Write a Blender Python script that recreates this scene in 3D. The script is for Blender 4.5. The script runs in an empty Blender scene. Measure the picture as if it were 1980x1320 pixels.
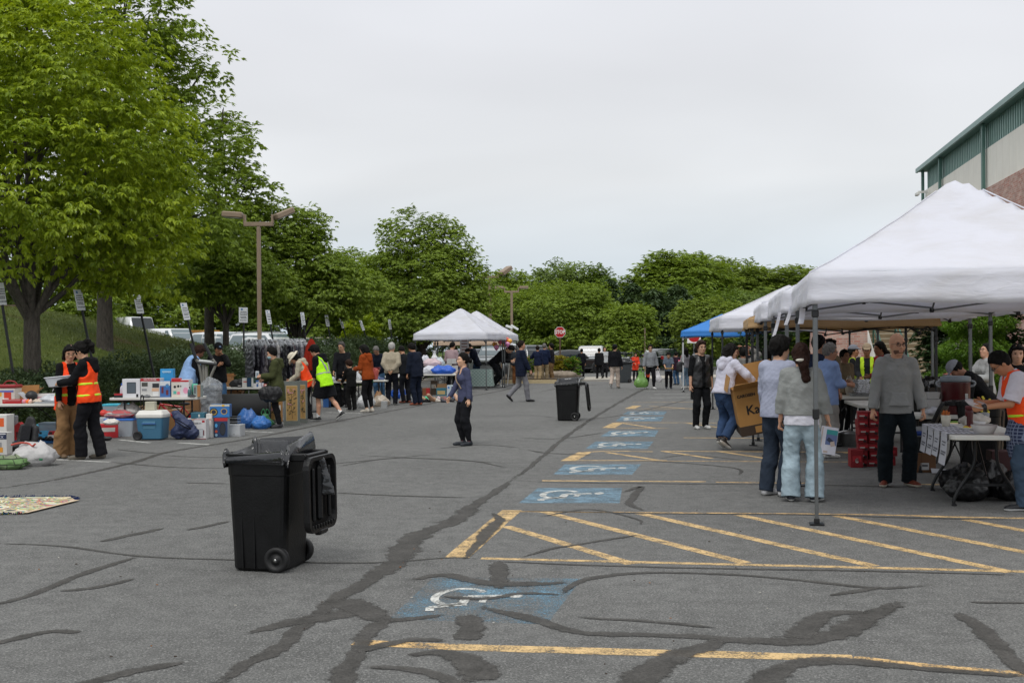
import bpy,bmesh,math,random
import numpy as np
from mathutils import Vector,Matrix,Euler
R=math.radians
scene=bpy.context.scene
COL=scene.collection
rng=random.Random(7)
F,HOR,CX,EYE,ROLL=2250.0,672.0,990.0,1.65,0.008
cam_data=bpy.data.cameras.new('camera')
cam_data.sensor_width=36.0
cam_data.lens=F/1980.0*36.0
cam_data.shift_y=(HOR-660.0)/1980.0
cam_data.clip_end=2000.0
cam_data.clip_start=0.1
cam=bpy.data.objects.new('camera',cam_data)
COL.objects.link(cam)
cam.matrix_world=Matrix.Translation((0,0,EYE))@Matrix.Rotation(R(90),4,'X')@Matrix.Rotation(-ROLL,4,'Z')
scene.camera=cam
SUN_EL,SUN_AZ=58.0,200.0
world=bpy.data.worlds.new('World')
scene.world=world
world.use_nodes=True
wn,wl=world.node_tree.nodes,world.node_tree.links
wn.clear()
w_out=wn.new('ShaderNodeOutputWorld')
w_bg=wn.new('ShaderNodeBackground')
w_bg.inputs['Strength'].default_value=0.10
sky=wn.new('ShaderNodeTexSky')
sky.sky_type='NISHITA'
sky.sun_disc=False
sky.sun_elevation=R(SUN_EL)
sky.sun_rotation=R(SUN_AZ)
sky.air_density=1.4
sky.dust_density=3.0
w_tc=wn.new('ShaderNodeTexCoord')
w_sep=wn.new('ShaderNodeSeparateXYZ')
wl.new(w_tc.outputs['Generated'],w_sep.inputs[0])
w_ramp=wn.new('ShaderNodeValToRGB')
cr=w_ramp.color_ramp
cr.elements[0].position=0.0
cr.elements[0].color=(0.555,0.63,0.70,1)
cr.elements[1].position=1.0
cr.elements[1].color=(0.98,1.0,1.0,1)
for pos,c in((0.06,(0.60,0.665,0.72)),(0.14,(0.715,0.735,0.757)),(0.24,(0.70,0.712,0.745)),(0.34,(0.70,0.715,0.76)),(0.6,(0.88,0.90,0.93))):
 e=cr.elements.new(pos)
 e.color=c+(1,)
wl.new(w_sep.outputs['Z'],w_ramp.inputs[0])
w_add=wn.new('ShaderNodeMath')
w_add.operation='ADD'
w_add.inputs[1].default_value=0.18
wl.new(w_sep.outputs['Z'],w_add.inputs[0])
w_div=wn.new('ShaderNodeVectorMath')
w_div.operation='DIVIDE'
w_cmb=wn.new('ShaderNodeCombineXYZ')
for i in range(3):
 wl.new(w_add.outputs[0],w_cmb.inputs[i])
wl.new(w_tc.outputs['Generated'],w_div.inputs[0])
wl.new(w_cmb.outputs[0],w_div.inputs[1])
w_noise=wn.new('ShaderNodeTexNoise')
w_noise.inputs['Scale'].default_value=0.9
w_noise.inputs['Detail'].default_value=3.5
w_noise.inputs['Roughness'].default_value=0.45
w_noise.inputs['Distortion'].default_value=0.4
wl.new(w_div.outputs[0],w_noise.inputs['Vector'])
w_map=wn.new('ShaderNodeMapRange')
w_map.inputs['From Min'].default_value=0.3
w_map.inputs['From Max'].default_value=0.7
w_map.inputs['To Min'].default_value=9.7
w_map.inputs['To Max'].default_value=11.3
wl.new(w_noise.outputs['Fac'],w_map.inputs['Value'])
w_mul=wn.new('ShaderNodeVectorMath')
w_mul.operation='SCALE'
wl.new(w_ramp.outputs['Color'],w_mul.inputs[0])
wl.new(w_map.outputs['Result'],w_mul.inputs['Scale'])
w_mix=wn.new('ShaderNodeMixRGB')
w_mix.inputs['Fac'].default_value=0.97
wl.new(sky.outputs['Color'],w_mix.inputs['Color1'])
wl.new(w_mul.outputs[0],w_mix.inputs['Color2'])
wl.new(w_mix.outputs['Color'],w_bg.inputs['Color'])
wl.new(w_bg.outputs[0],w_out.inputs['Surface'])
sl=bpy.data.lights.new('sun','SUN')
sl.energy=1.25
sl.angle=R(22)
sl.color=(1.0,0.97,0.93)
so=bpy.data.objects.new('sun',sl)
COL.objects.link(so)
so.rotation_euler=Euler((R(90-SUN_EL),0,R(180-SUN_AZ)),'XYZ')
so.location=(0,0,60)
scene.view_settings.view_transform='Standard'
scene.view_settings.look='None'
scene.view_settings.gamma=1.0
scene.view_settings.use_curve_mapping=False
scene.view_settings.exposure=0.12
scene.cycles.max_bounces=6
scene.cycles.transparent_max_bounces=12
scene.cycles.use_denoising=True
CR_,SR_=math.cos(ROLL),math.sin(ROLL)
def _un(px,py):
 x,y=px-CX,py-HOR
 return x*CR_-y*SR_,x*SR_+y*CR_
def G(px,py,z=0.0):
 """point on the level z seen at that pixel"""
 x,y=_un(px,py)
 d=F*(EYE-z)/y
 return Vector((x/F*d,d,z))
def P(px,py,d):
 """point at distance d seen at that pixel"""
 x,y=_un(px,py)
 return Vector((x/F*d,d,EYE-y/F*d))
ROADA=R(9.0)
U=Vector((math.sin(ROADA),math.cos(ROADA),0))
V=Vector((math.cos(ROADA),-math.sin(ROADA),0))
def WS(w,s,z=0.0):
 p=V*w+U*s
 return Vector((p.x,p.y,z))
def toWS(p):
 return p.x*V.x+p.y*V.y,p.x*U.x+p.y*U.y
def sm(a,b,x):
 t=min(1,max(0,(x-a)/(b-a)))
 return t*t*(3-2*t)
def hill(x,y):
 w,s=toWS(Vector((x,y,0)))
 A=float(np.interp(s,[0,44,49,53,57,61,80,120],[3.4,3.3,2.9,2.15,1.25,0.7,0.5,0.3]))
 far=float(np.interp(s,[0,60,80,120],[1.4,0.75,0.5,0.3]))
 up=sm(13.6,28,-w)
 down=sm(29,37,-w)
 return max(0.0,A*up*(1-down)+far*up*down)+0.14*sm(13.4,13.9,-w)
_mats={}
def lin(h):
 h=h.lstrip('#')
 c=[int(h[i:i+2],16)/255 for i in(0,2,4)]
 return tuple(x/12.92 if x<=0.04045 else((x+0.055)/1.055)**2.4 for x in c)
def newmat(name):
 m=bpy.data.materials.new(name)
 m.use_nodes=True
 nt=m.node_tree
 b=nt.nodes['Principled BSDF']
 return m,nt,b
def N(nt,t,**kw):
 n=nt.nodes.new(t)
 for k,v in kw.items():
  if k in n.inputs:
   n.inputs[k].default_value=v
  else:
   setattr(n,k,v)
 return n
def mat(hexc,rough=0.65,metal=0.0,var=0.12,scale=6.0,bump=0.0,bscale=60.0,spec=0.5,alpha=1.0,coat=0.0,kind=''):
 key=(hexc,rough,metal,var,scale,bump,bscale,spec,alpha,coat,kind)
 if key in _mats:
  return _mats[key]
 m,nt,b=newmat('surface_'+hexc.lstrip('#')+('_'+kind if kind else ''))
 L=nt.links.new
 c=lin(hexc)
 tc=N(nt,'ShaderNodeTexCoord')
 if var>0:
  no=N(nt,'ShaderNodeTexNoise',Scale=scale,Detail=4.0,Roughness=0.6)
  L(tc.outputs['Object'],no.inputs['Vector'])
  rp=N(nt,'ShaderNodeValToRGB')
  rp.color_ramp.elements[0].position=0.28
  rp.color_ramp.elements[1].position=0.72
  rp.color_ramp.elements[0].color=tuple(max(0,x*(1-var))for x in c)+(1,)
  rp.color_ramp.elements[1].color=tuple(min(1,x*(1+var))for x in c)+(1,)
  L(no.outputs['Fac'],rp.inputs[0])
  L(rp.outputs['Color'],b.inputs['Base Color'])
 else:
  b.inputs['Base Color'].default_value=c+(1,)
 b.inputs['Roughness'].default_value=rough
 b.inputs['Metallic'].default_value=metal
 b.inputs['Specular IOR Level'].default_value=spec
 b.inputs['Alpha'].default_value=alpha
 b.inputs['Coat Weight'].default_value=coat
 if bump>0:
  n2=N(nt,'ShaderNodeTexNoise',Scale=bscale,Detail=3.0,Roughness=0.55)
  L(tc.outputs['Object'],n2.inputs['Vector'])
  bp=N(nt,'ShaderNodeBump',Strength=bump,Distance=0.02)
  L(n2.outputs['Fac'],bp.inputs['Height'])
  L(bp.outputs['Normal'],b.inputs['Normal'])
 _mats[key]=m
 return m
def cloth(hexc,var=0.05,bump=0.6,bscale=15.0,rough=0.9):
 return mat(hexc,rough,0,var,5.0,bump,bscale,0.2,kind='cloth')
def metal(hexc,rough=0.35):
 return mat(hexc,rough,0.9,0.08,10.0)
def plastic(hexc,rough=0.4):
 return mat(hexc,rough,0,0.05,5.0,0.05,30)
def glassy(hexc='20262b',rough=0.08):
 return mat(hexc,rough,0,0.0,spec=0.9,coat=0.6)
def film(hexc,alpha):
 return mat(hexc,0.2,0,0.2,9.0,0.7,18,0.6,alpha,kind='film')
def link(o,parent=None):
 COL.objects.link(o)
 if parent is not None:
  o.parent=parent
 return o
def tag(o,label=None,cat=None,group=None,kind=None):
 if label:o['label']=label
 if cat:o['category']=cat
 if group:o['group']=group
 if kind:o['kind']=kind
 return o
def thing(name,label,cat,loc=(0,0,0),rotz=0.0,group=None):
 o=bpy.data.objects.new(name,None)
 o.empty_display_size=0.2
 o.location=loc
 o.rotation_euler=(0,0,rotz)
 link(o)
 return tag(o,label,cat,group)
def copy_tree(o,parent=None):
 c=o.copy()
 COL.objects.link(c)
 c.parent=parent
 for ch in list(o.children):
  copy_tree(ch,c)
 return c
def raw_mesh(name,verts,faces,mats,fmat=None,smooth=False,parent=None,loc=None):
 """fast mesh from numpy arrays, all faces the same size"""
 me=bpy.data.meshes.new(name)
 verts=np.asarray(verts,dtype=np.float32)
 faces=np.asarray(faces,dtype=np.int32)
 nf,k=faces.shape
 me.vertices.add(len(verts))
 me.vertices.foreach_set('co',verts.ravel())
 me.loops.add(nf*k)
 me.loops.foreach_set('vertex_index',faces.ravel())
 me.polygons.add(nf)
 me.polygons.foreach_set('loop_start',np.arange(0,nf*k,k,dtype=np.int32))
 if fmat is not None:
  me.polygons.foreach_set('material_index',np.asarray(fmat,dtype=np.int32))
 me.polygons.foreach_set('use_smooth',np.full(nf,smooth,dtype=bool))
 for m in mats:
  me.materials.append(m)
 me.update(calc_edges=True)
 me.validate()
 o=bpy.data.objects.new(name,me)
 if loc is not None:
  o.location=loc
 return link(o,parent)
class MB:
 """collects shapes and links them as ONE mesh object"""
 def __init__(s):
  s.v,s.f,s.m,s.sm=[],[],[],[]
  s.M=Matrix.Identity(4)
 def at(s,loc=(0,0,0),rot=(0,0,0),sc=1.0):
  s.M=Matrix.Translation(loc)@Euler(rot,'XYZ').to_matrix().to_4x4()@Matrix.Scale(sc,4)
  return s
 def add(s,vs,fs,mi=0,smooth=False):
  o=len(s.v)
  M=s.M
  s.v+=[M@Vector(p)for p in vs]
  for f in fs:
   s.f.append([o+i for i in f])
   s.m.append(mi)
   s.sm.append(smooth)
  return s
 def box(s,c,size,mi=0,ch=0.0,rot=None):
  hx,hy,hz=(x/2 for x in size)
  ch=min(ch,hx*0.9,hy*0.9,hz*0.9)
  c=Vector(c)
  rm=Euler(rot,'XYZ').to_matrix()if rot else None
  vs,ids=[],{}
  sg=(-1,1)
  if ch<=0:
   for x in sg:
    for y in sg:
     for z in sg:
      ids[(x,y,z)]=len(vs)
      vs.append(Vector((x*hx,y*hy,z*hz)))
   I=ids
   fs=[[I[-1,-1,-1],I[-1,-1,1],I[-1,1,1],I[-1,1,-1]],[I[1,-1,-1],I[1,1,-1],I[1,1,1],I[1,-1,1]],[I[-1,-1,-1],I[1,-1,-1],I[1,-1,1],I[-1,-1,1]],[I[-1,1,-1],I[-1,1,1],I[1,1,1],I[1,1,-1]],[I[-1,-1,-1],I[-1,1,-1],I[1,1,-1],I[1,-1,-1]],[I[-1,-1,1],I[1,-1,1],I[1,1,1],I[-1,1,1]]]
  else:
   H=(hx,hy,hz)
   for x in sg:
    for y in sg:
     for z in sg:
      for ax in range(3):
       p=[x*(hx-ch),y*(hy-ch),z*(hz-ch)]
       p[ax]=(x,y,z)[ax]*H[ax]
       ids[(x,y,z,ax)]=len(vs)
       vs.append(Vector(p))
   I=ids
   fs=[]
   for ax in range(3):
    a,b=[k for k in range(3)if k!=ax]
    for q in sg:
     r=[]
     for sa,sb in((-1,-1),(1,-1),(1,1),(-1,1)):
      k=[0,0,0]
      k[ax],k[a],k[b]=q,sa,sb
      r.append(I[tuple(k)+(ax,)])
     fs.append(r)
    for sa in sg:
     for sb in sg:
      k0,k1=[0,0,0],[0,0,0]
      k0[ax],k0[a],k0[b]=-1,sa,sb
      k1[ax],k1[a],k1[b]=1,sa,sb
      fs.append([I[tuple(k0)+(a,)],I[tuple(k1)+(a,)],I[tuple(k1)+(b,)],I[tuple(k0)+(b,)]])
   for x in sg:
    for y in sg:
     for z in sg:
      fs.append([I[x,y,z,0],I[x,y,z,1],I[x,y,z,2]])
  vs=[(rm@p if rm else p)+c for p in vs]
  return s.add(vs,fs,mi)
 def cyl(s,p0,p1,r0,r1=None,n=12,mi=0,caps=True,smooth=True):
  return s.tube([p0,p1],[r0,r0 if r1 is None else r1],n,mi,caps,smooth)
 def tube(s,pts,rad,n=8,mi=0,caps=True,smooth=True):
  pts=[Vector(p)for p in pts]
  if not isinstance(rad,(list,tuple)):
   rad=[rad]*len(pts)
  vs,fs=[],[]
  up=None
  for i,p in enumerate(pts):
   d=(pts[min(i+1,len(pts)-1)]-pts[max(i-1,0)])
   d=d.normalized()if d.length>1e-9 else Vector((0,0,1))
   if up is None:
    up=d.orthogonal().normalized()
   a=(up-d*up.dot(d))
   a=a.normalized()if a.length>1e-6 else d.orthogonal().normalized()
   up=a
   b=d.cross(a)
   for k in range(n):
    t=2*math.pi*k/n
    vs.append(p+(a*math.cos(t)+b*math.sin(t))*rad[i])
  for i in range(len(pts)-1):
   for k in range(n):
    k2=(k+1)%n
    fs.append([i*n+k,i*n+k2,(i+1)*n+k2,(i+1)*n+k])
  s.add(vs,fs,mi,smooth)
  if caps:
   s.add(vs[:n],[list(range(n))[::-1]],mi)
   s.add(vs[-n:],[list(range(n))],mi)
  return s
 def lathe(s,prof,n=20,c=(0,0,0),mi=0,smooth=True,sx=1.0,sy=1.0):
  c=Vector(c)
  vs,fs=[],[]
  for r,z in prof:
   for k in range(n):
    t=2*math.pi*k/n
    vs.append(c+Vector((r*math.cos(t)*sx,r*math.sin(t)*sy,z)))
  for i in range(len(prof)-1):
   for k in range(n):
    k2=(k+1)%n
    fs.append([i*n+k,i*n+k2,(i+1)*n+k2,(i+1)*n+k])
  if prof[0][0]>1e-6:fs.append(list(range(n))[::-1])
  if prof[-1][0]>1e-6:fs.append([(len(prof)-1)*n+k for k in range(n)])
  return s.add(vs,fs,mi,smooth)
 def ell(s,c,r,n=14,mi=0):
  m=max(5,n//2)
  pr=[(math.sin(math.pi*i/m)+(1e-7 if i in(0,m)else 0),-math.cos(math.pi*i/m))for i in range(m+1)]
  c=Vector(c)
  vs,fs=[],[]
  for q,z in pr:
   for k in range(n):
    t=2*math.pi*k/n
    vs.append(c+Vector((q*math.cos(t)*r[0],q*math.sin(t)*r[1],z*r[2])))
  for i in range(m):
   for k in range(n):
    k2=(k+1)%n
    fs.append([i*n+k,i*n+k2,(i+1)*n+k2,(i+1)*n+k])
  return s.add(vs,fs,mi,True)
 def prism(s,poly,d0,d1,plane='xz',mi=0,smooth=False):
  n=len(poly)
  def q(p,d):
   return{'xz':(p[0],d,p[1]),'yz':(d,p[0],p[1]),'xy':(p[0],p[1],d)}[plane]
  vs=[q(p,d0)for p in poly]+[q(p,d1)for p in poly]
  fs=[list(range(n))[::-1],[n+i for i in range(n)]]
  s.add(vs,fs,mi)
  s.add(vs,[[i,(i+1)%n,n+(i+1)%n,n+i]for i in range(n)],mi,smooth)
  return s
 def loft(s,rings,mi=0,smooth=True,caps=True):
  n=len(rings[0])
  vs=[p for r in rings for p in r]
  fs=[]
  for i in range(len(rings)-1):
   for k in range(n):
    k2=(k+1)%n
    fs.append([i*n+k,i*n+k2,(i+1)*n+k2,(i+1)*n+k])
  s.add(vs,fs,mi,smooth)
  if caps:
   s.add(rings[0],[list(range(n))[::-1]],mi)
   s.add(rings[-1],[list(range(n))],mi)
  return s
 def quad(s,a,b,c,d,mi=0):
  return s.add([a,b,c,d],[[0,1,2,3]],mi)
 def text(s,txt,size,loc,rot=(0,0,0),mi=0,bold=0.0,sx=1.0,depth=0.0015,align='CENTER'):
  cu=bpy.data.curves.new('lettering','FONT')
  cu.body=txt
  cu.size=size
  cu.align_x=align
  cu.align_y='CENTER'
  cu.offset=bold
  cu.extrude=depth
  cu.resolution_u=2
  o=bpy.data.objects.new('lettering',cu)
  COL.objects.link(o)
  me=bpy.data.meshes.new_from_object(o.evaluated_get(bpy.context.evaluated_depsgraph_get()))
  M=Matrix.Translation(loc)@Euler(rot,'XYZ').to_matrix().to_4x4()
  vs=[M@Vector((v.co.x*sx,v.co.y,v.co.z))for v in me.vertices]
  s.add(vs,[list(p.vertices)for p in me.polygons],mi)
  bpy.data.objects.remove(o)
  bpy.data.curves.remove(cu)
  bpy.data.meshes.remove(me)
  return s
 def build(s,name,mats,parent=None,loc=None,rotz=None,label=None,cat=None,group=None,kind=None,fixn=True):
  if not isinstance(mats,(list,tuple)):
   mats=[mats]
  me=bpy.data.meshes.new(name)
  me.from_pydata([tuple(v)for v in s.v],[],s.f)
  for m in mats:
   me.materials.append(m)
  me.polygons.foreach_set('material_index',s.m)
  me.polygons.foreach_set('use_smooth',s.sm)
  if fixn:
   bm=bmesh.new()
   bm.from_mesh(me)
   bmesh.ops.recalc_face_normals(bm,faces=bm.faces)
   bm.to_mesh(me)
   bm.free()
  me.update()
  o=bpy.data.objects.new(name,me)
  if loc is not None:o.location=loc
  if rotz is not None:o.rotation_euler=(0,0,rotz)
  link(o,parent)
  return tag(o,label,cat,group,kind)
def rrect(hx,hy,r,n=4):
 """rounded rectangle outline"""
 pts=[]
 for cx,cy,a0 in((hx-r,hy-r,0),(-hx+r,hy-r,90),(-hx+r,-hy+r,180),(hx-r,-hy+r,270)):
  for i in range(n+1):
   a=R(a0+90*i/n)
   pts.append((cx+r*math.cos(a),cy+r*math.sin(a)))
 return pts
def smoothpath(pts,per=8):
 pts=[Vector(p)for p in pts]
 if len(pts)==2:
  return[pts[0].lerp(pts[1],i/per)for i in range(per+1)]
 q=[pts[0]*2-pts[1]]+pts+[pts[-1]*2-pts[-2]]
 out=[]
 for i in range(1,len(q)-2):
  for k in range(per):
   t=k/per
   a,b,c,d=q[i-1],q[i],q[i+1],q[i+2]
   out.append(0.5*((2*b)+(c-a)*t+(2*a-5*b+4*c-d)*t*t+(3*b-a-3*c+d)*t**3))
 out.append(pts[-1])
 return out
# ================================================================ the ground
def asphalt_mat():
 m,nt,b=newmat('asphalt')
 L=nt.links.new
 tc=N(nt,'ShaderNodeTexCoord')
 big=N(nt,'ShaderNodeTexNoise',Scale=0.35,Detail=6.0,Roughness=0.6)
 mid=N(nt,'ShaderNodeTexNoise',Scale=5.0,Detail=8.0,Roughness=0.75)
 fine=N(nt,'ShaderNodeTexNoise',Scale=70.0,Detail=4.0,Roughness=0.85)
 vor=N(nt,'ShaderNodeTexVoronoi',Scale=120.0)
 for n in(big,mid,fine,vor):
  L(tc.outputs['Object'],n.inputs['Vector'])
 r1=N(nt,'ShaderNodeValToRGB')
 r1.color_ramp.elements[0].position,r1.color_ramp.elements[1].position=0.3,0.75
 r1.color_ramp.elements[0].color=(0.120,0.120,0.117,1)
 r1.color_ramp.elements[1].color=(0.168,0.168,0.164,1)
 L(big.outputs['Fac'],r1.inputs[0])
 r2=N(nt,'ShaderNodeValToRGB')
 r2.color_ramp.elements[0].position,r2.color_ramp.elements[1].position=0.25,0.78
 r2.color_ramp.elements[0].color=(0.60,0.60,0.60,1)
 r2.color_ramp.elements[1].color=(1.30,1.30,1.29,1)
 L(mid.outputs['Fac'],r2.inputs[0])
 m1=N(nt,'ShaderNodeMixRGB',blend_type='MULTIPLY')
 m1.inputs['Fac'].default_value=1
 L(r1.outputs[0],m1.inputs[1]);L(r2.outputs[0],m1.inputs[2])
 r3=N(nt,'ShaderNodeValToRGB')
 r3.color_ramp.elements[0].position,r3.color_ramp.elements[1].position=0.36,0.66
 r3.color_ramp.elements[0].color=(0.36,0.36,0.36,1)
 r3.color_ramp.elements[1].color=(1.66,1.66,1.64,1)
 L(fine.outputs['Fac'],r3.inputs[0])
 m2=N(nt,'ShaderNodeMixRGB',blend_type='MULTIPLY')
 m2.inputs['Fac'].default_value=1
 L(m1.outputs[0],m2.inputs[1]);L(r3.outputs[0],m2.inputs[2])
 gt=N(nt,'ShaderNodeMath',operation='GREATER_THAN')
 sepc=N(nt,'ShaderNodeSeparateColor')
 L(vor.outputs['Color'],sepc.inputs[0])
 gt.inputs[1].default_value=0.93
 L(sepc.outputs[0],gt.inputs[0])
 m3=N(nt,'ShaderNodeMixRGB')
 L(gt.outputs[0],m3.inputs[0]);L(m2.outputs[0],m3.inputs[1])
 m3.inputs[2].default_value=(0.235,0.233,0.225,1)
 L(m3.outputs[0],b.inputs['Base Color'])
 b.inputs['Roughness'].default_value=0.9
 b.inputs['Specular IOR Level'].default_value=0.25
 bp=N(nt,'ShaderNodeBump',Strength=0.5,Distance=0.006)
 L(fine.outputs['Fac'],bp.inputs['Height'])
 L(bp.outputs[0],b.inputs['Normal'])
 return m
def paint_mat(name,c,lo=0.36,hi=0.52,sc=7.0,fine=55.0,c2=None):
 """worn road paint: chipped away where the noise says so"""
 m,nt,b=newmat(name)
 L=nt.links.new
 tc=N(nt,'ShaderNodeTexCoord')
 a=N(nt,'ShaderNodeTexNoise',Scale=sc,Detail=5.0,Roughness=0.7)
 f=N(nt,'ShaderNodeTexNoise',Scale=fine,Detail=3.0,Roughness=0.7)
 for n in(a,f):
  L(tc.outputs['Object'],n.inputs['Vector'])
 mx=N(nt,'ShaderNodeMath',operation='MULTIPLY_ADD')
 mx.inputs[1].default_value=0.55
 L(f.outputs['Fac'],mx.inputs[0])
 hf=N(nt,'ShaderNodeMath',operation='MULTIPLY')
 hf.inputs[1].default_value=0.45
 L(a.outputs['Fac'],hf.inputs[0])
 L(hf.outputs[0],mx.inputs[2])
 mr=N(nt,'ShaderNodeMapRange')
 mr.inputs['From Min'].default_value=lo
 mr.inputs['From Max'].default_value=hi
 L(mx.outputs[0],mr.inputs['Value'])
 L(mr.outputs[0],b.inputs['Alpha'])
 cr=N(nt,'ShaderNodeValToRGB')
 cr.color_ramp.elements[0].position,cr.color_ramp.elements[1].position=0.35,0.65
 cr.color_ramp.elements[0].color=tuple((c2 or tuple(x*0.78 for x in c)))+(1,)
 cr.color_ramp.elements[1].color=tuple(c)+(1,)
 L(a.outputs['Fac'],cr.inputs[0])
 L(cr.outputs[0],b.inputs['Base Color'])
 b.inputs['Roughness'].default_value=0.75
 b.inputs['Specular IOR Level'].default_value=0.3
 return m
def tar_mat():
 m,nt,b=newmat('crack_sealer')
 L=nt.links.new
 tc=N(nt,'ShaderNodeTexCoord')
 a=N(nt,'ShaderNodeTexNoise',Scale=4.5,Detail=8.0,Roughness=0.75)
 f=N(nt,'ShaderNodeTexNoise',Scale=70.0,Detail=4.0,Roughness=0.8)
 e=N(nt,'ShaderNodeTexNoise',Scale=14.0,Detail=7.0,Roughness=0.75)
 for n in(a,f,e):
  L(tc.outputs['Object'],n.inputs['Vector'])
 cr=N(nt,'ShaderNodeValToRGB')
 cr.color_ramp.elements[0].position,cr.color_ramp.elements[1].position=0.3,0.7
 cr.color_ramp.elements[0].color=(0.042,0.040,0.036,1)
 cr.color_ramp.elements[1].color=(0.098,0.093,0.086,1)
 L(a.outputs['Fac'],cr.inputs[0])
 r2=N(nt,'ShaderNodeValToRGB')
 r2.color_ramp.elements[0].position,r2.color_ramp.elements[1].position=0.36,0.66
 r2.color_ramp.elements[0].color=(0.6,0.6,0.6,1)
 r2.color_ramp.elements[1].color=(1.45,1.45,1.45,1)
 L(f.outputs['Fac'],r2.inputs[0])
 mm=N(nt,'ShaderNodeMixRGB',blend_type='MULTIPLY')
 mm.inputs[0].default_value=1
 L(cr.outputs[0],mm.inputs[1]);L(r2.outputs[0],mm.inputs[2])
 L(mm.outputs[0],b.inputs['Base Color'])
 at_=N(nt,'ShaderNodeAttribute')
 at_.attribute_name='edge'
 ad=N(nt,'ShaderNodeMath',operation='MULTIPLY_ADD')
 ad.inputs[1].default_value=2.4
 L(e.outputs['Fac'],ad.inputs[0])
 L(at_.outputs['Fac'],ad.inputs[2])
 mr=N(nt,'ShaderNodeMapRange')
 mr.inputs['From Min'].default_value=1.42
 mr.inputs['From Max'].default_value=1.72
 mr.inputs['To Max'].default_value=0.86
 L(ad.outputs[0],mr.inputs['Value'])
 L(mr.outputs[0],b.inputs['Alpha'])
 b.inputs['Roughness'].default_value=0.8
 b.inputs['Specular IOR Level'].default_value=0.25
 return m
ASPHALT=asphalt_mat()
MB().quad((-300,-40,0),(300,-40,0),(300,700,0),(-300,700,0)).build('car_park_asphalt',ASPHALT,kind='structure')
YEL=paint_mat('yellow_road_paint',(0.66,0.46,0.22),0.39,0.53)
YELW=paint_mat('worn_yellow_road_paint',(0.70,0.46,0.20),0.42,0.56)
WHT=paint_mat('white_road_paint',(0.64,0.64,0.60),0.38,0.53)
BLU=paint_mat('blue_road_paint',(0.17,0.28,0.36),0.37,0.56,3.0,c2=(0.13,0.21,0.27))
BLUW=paint_mat('worn_blue_road_paint',(0.15,0.29,0.39),0.47,0.62,2.0,c2=(0.09,0.18,0.25))
TAR=tar_mat()
_z=[0.0006]
def zstep(d=0.00003):
 _z[0]+=d
 return _z[0]
def ribbon(pts,width,jitter=0.0,per=8,z=None):
 """a flat ragged band on the ground through ground points"""
 z=zstep()if z is None else z
 pts=[Vector((p.x,p.y,0))for p in pts]
 pp=smoothpath(pts,per)
 if jitter>.1:
  seg=[(pp[i+1]-pp[i]).length for i in range(len(pp)-1)]
  cum=[0.0]
  for s_ in seg:cum.append(cum[-1]+s_)
  m=max(8,min(500,int(cum[-1]/0.055)))
  xs=np.interp(np.linspace(0,cum[-1],m+1),cum,[p.x for p in pp]);ys=np.interp(np.linspace(0,cum[-1],m+1),cum,[p.y for p in pp])
  pp=[Vector((x,y,0))for x,y in zip(xs,ys)]
 out=[]
 n=len(pp)
 ph=[rng.uniform(0,6.28)for _ in range(8)]
 wsm=None
 for i,p in enumerate(pp):
  d=(pp[min(i+1,n-1)]-pp[max(i-1,0)]).normalized()
  s=Vector((-d.y,d.x,0))
  t=i/(n-1)
  w=width if not callable(width)else width(t)
  q=i*0.055 if jitter>.1 else i
  na=.5*math.sin(q*3.1+ph[0])+.4*math.sin(q*7.7+ph[1])+.3*math.sin(q*17.3+ph[2])+.25*math.sin(q*37+ph[3])
  nb_=.5*math.sin(q*2.7+ph[4])+.4*math.sin(q*8.3+ph[5])+.3*math.sin(q*19.1+ph[6])+.25*math.sin(q*41+ph[7])
  a=w/2*max(.1,1+jitter*na)
  b=w/2*max(.1,1+jitter*nb_)
  out.append((p+s*a,p-s*b))
 return[(Vector((a.x,a.y,z)),Vector((b.x,b.y,z)))for a,b in out]
def add_ribbon(mb,rb,mi=0):
 vs,fs=[],[]
 for a,b in rb:
  vs+=[a,b]
 for i in range(len(rb)-1):
  fs.append([2*i,2*i+1,2*i+3,2*i+2])
 mb.add(vs,fs,mi)
blue=MB()
BL=[(1003,972,1198,972,1203,943,1040,943),(1070,917,1222,917,1240,897,1092,897),(1132,867,1252,867,1264,853,1152,853),(1160,844,1266,844,1274,831,1180,832),(1190,814,1278,814,1284,805,1202,805),(1203,802,1284,802,1290,795,1214,795)]
for q in BL:
 z=zstep()
 blue.quad(*[G(q[2*i],q[2*i+1])+Vector((0,0,z))for i in range(4)])
z=zstep()
blue.quad(*[G(*p)+Vector((0,0,z))for p in((752,1196),(1058,1206),(1125,1118),(838,1116))],mi=1)
blue.build('blue_parking_squares',[BLU,BLUW],kind='structure',fixn=False)
lines=MB()
_z[0]=0.0016
def yl(pts,w=0.105,mi=0):
 add_ribbon(lines,ribbon([G(*p)for p in pts],w,0.06,6),mi)
yl([(685,1241),(870,1250)],0.12,1)
yl([(870,1250),(1290,1262),(1650,1272)],0.135,0)
yl([(1650,1272),(1810,1289),(1980,1303)],0.10,1)
yl([(930,1079),(1300,1088),(1640,1096),(1990,1105)],0.085,0)
yl([(972,988),(1300,991),(1640,994),(1860,999)],0.075,1)
yl([(1780,998),(2000,1002)],0.09,0)
yl([(990,986),(883,1078)],0.20,0)
for a,b in(((978,1017),(1222,1090)),((1052,989),(1442,1088)),((1236,992),(1690,1094)),((1428,995),(1955,1106)),((1618,997),(2060,1082)),((1866,1004),(2100,1048))):
 yl([a,b],0.115,0)
yl([(1048,929),(1365,931)],0.10)
yl([(1384,932),(1590,934)],0.08,1)
yl([(1780,936),(1850,937)],0.09)
yl([(1100,890),(1290,890)],0.09)
yl([(1280,891),(1476,892),(1700,893)],0.08,1)
yl([(1130,874),(1180,872),(1262,873)],0.09)
yl([(1278,872),(1476,873),(1690,874)],0.10)
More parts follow.
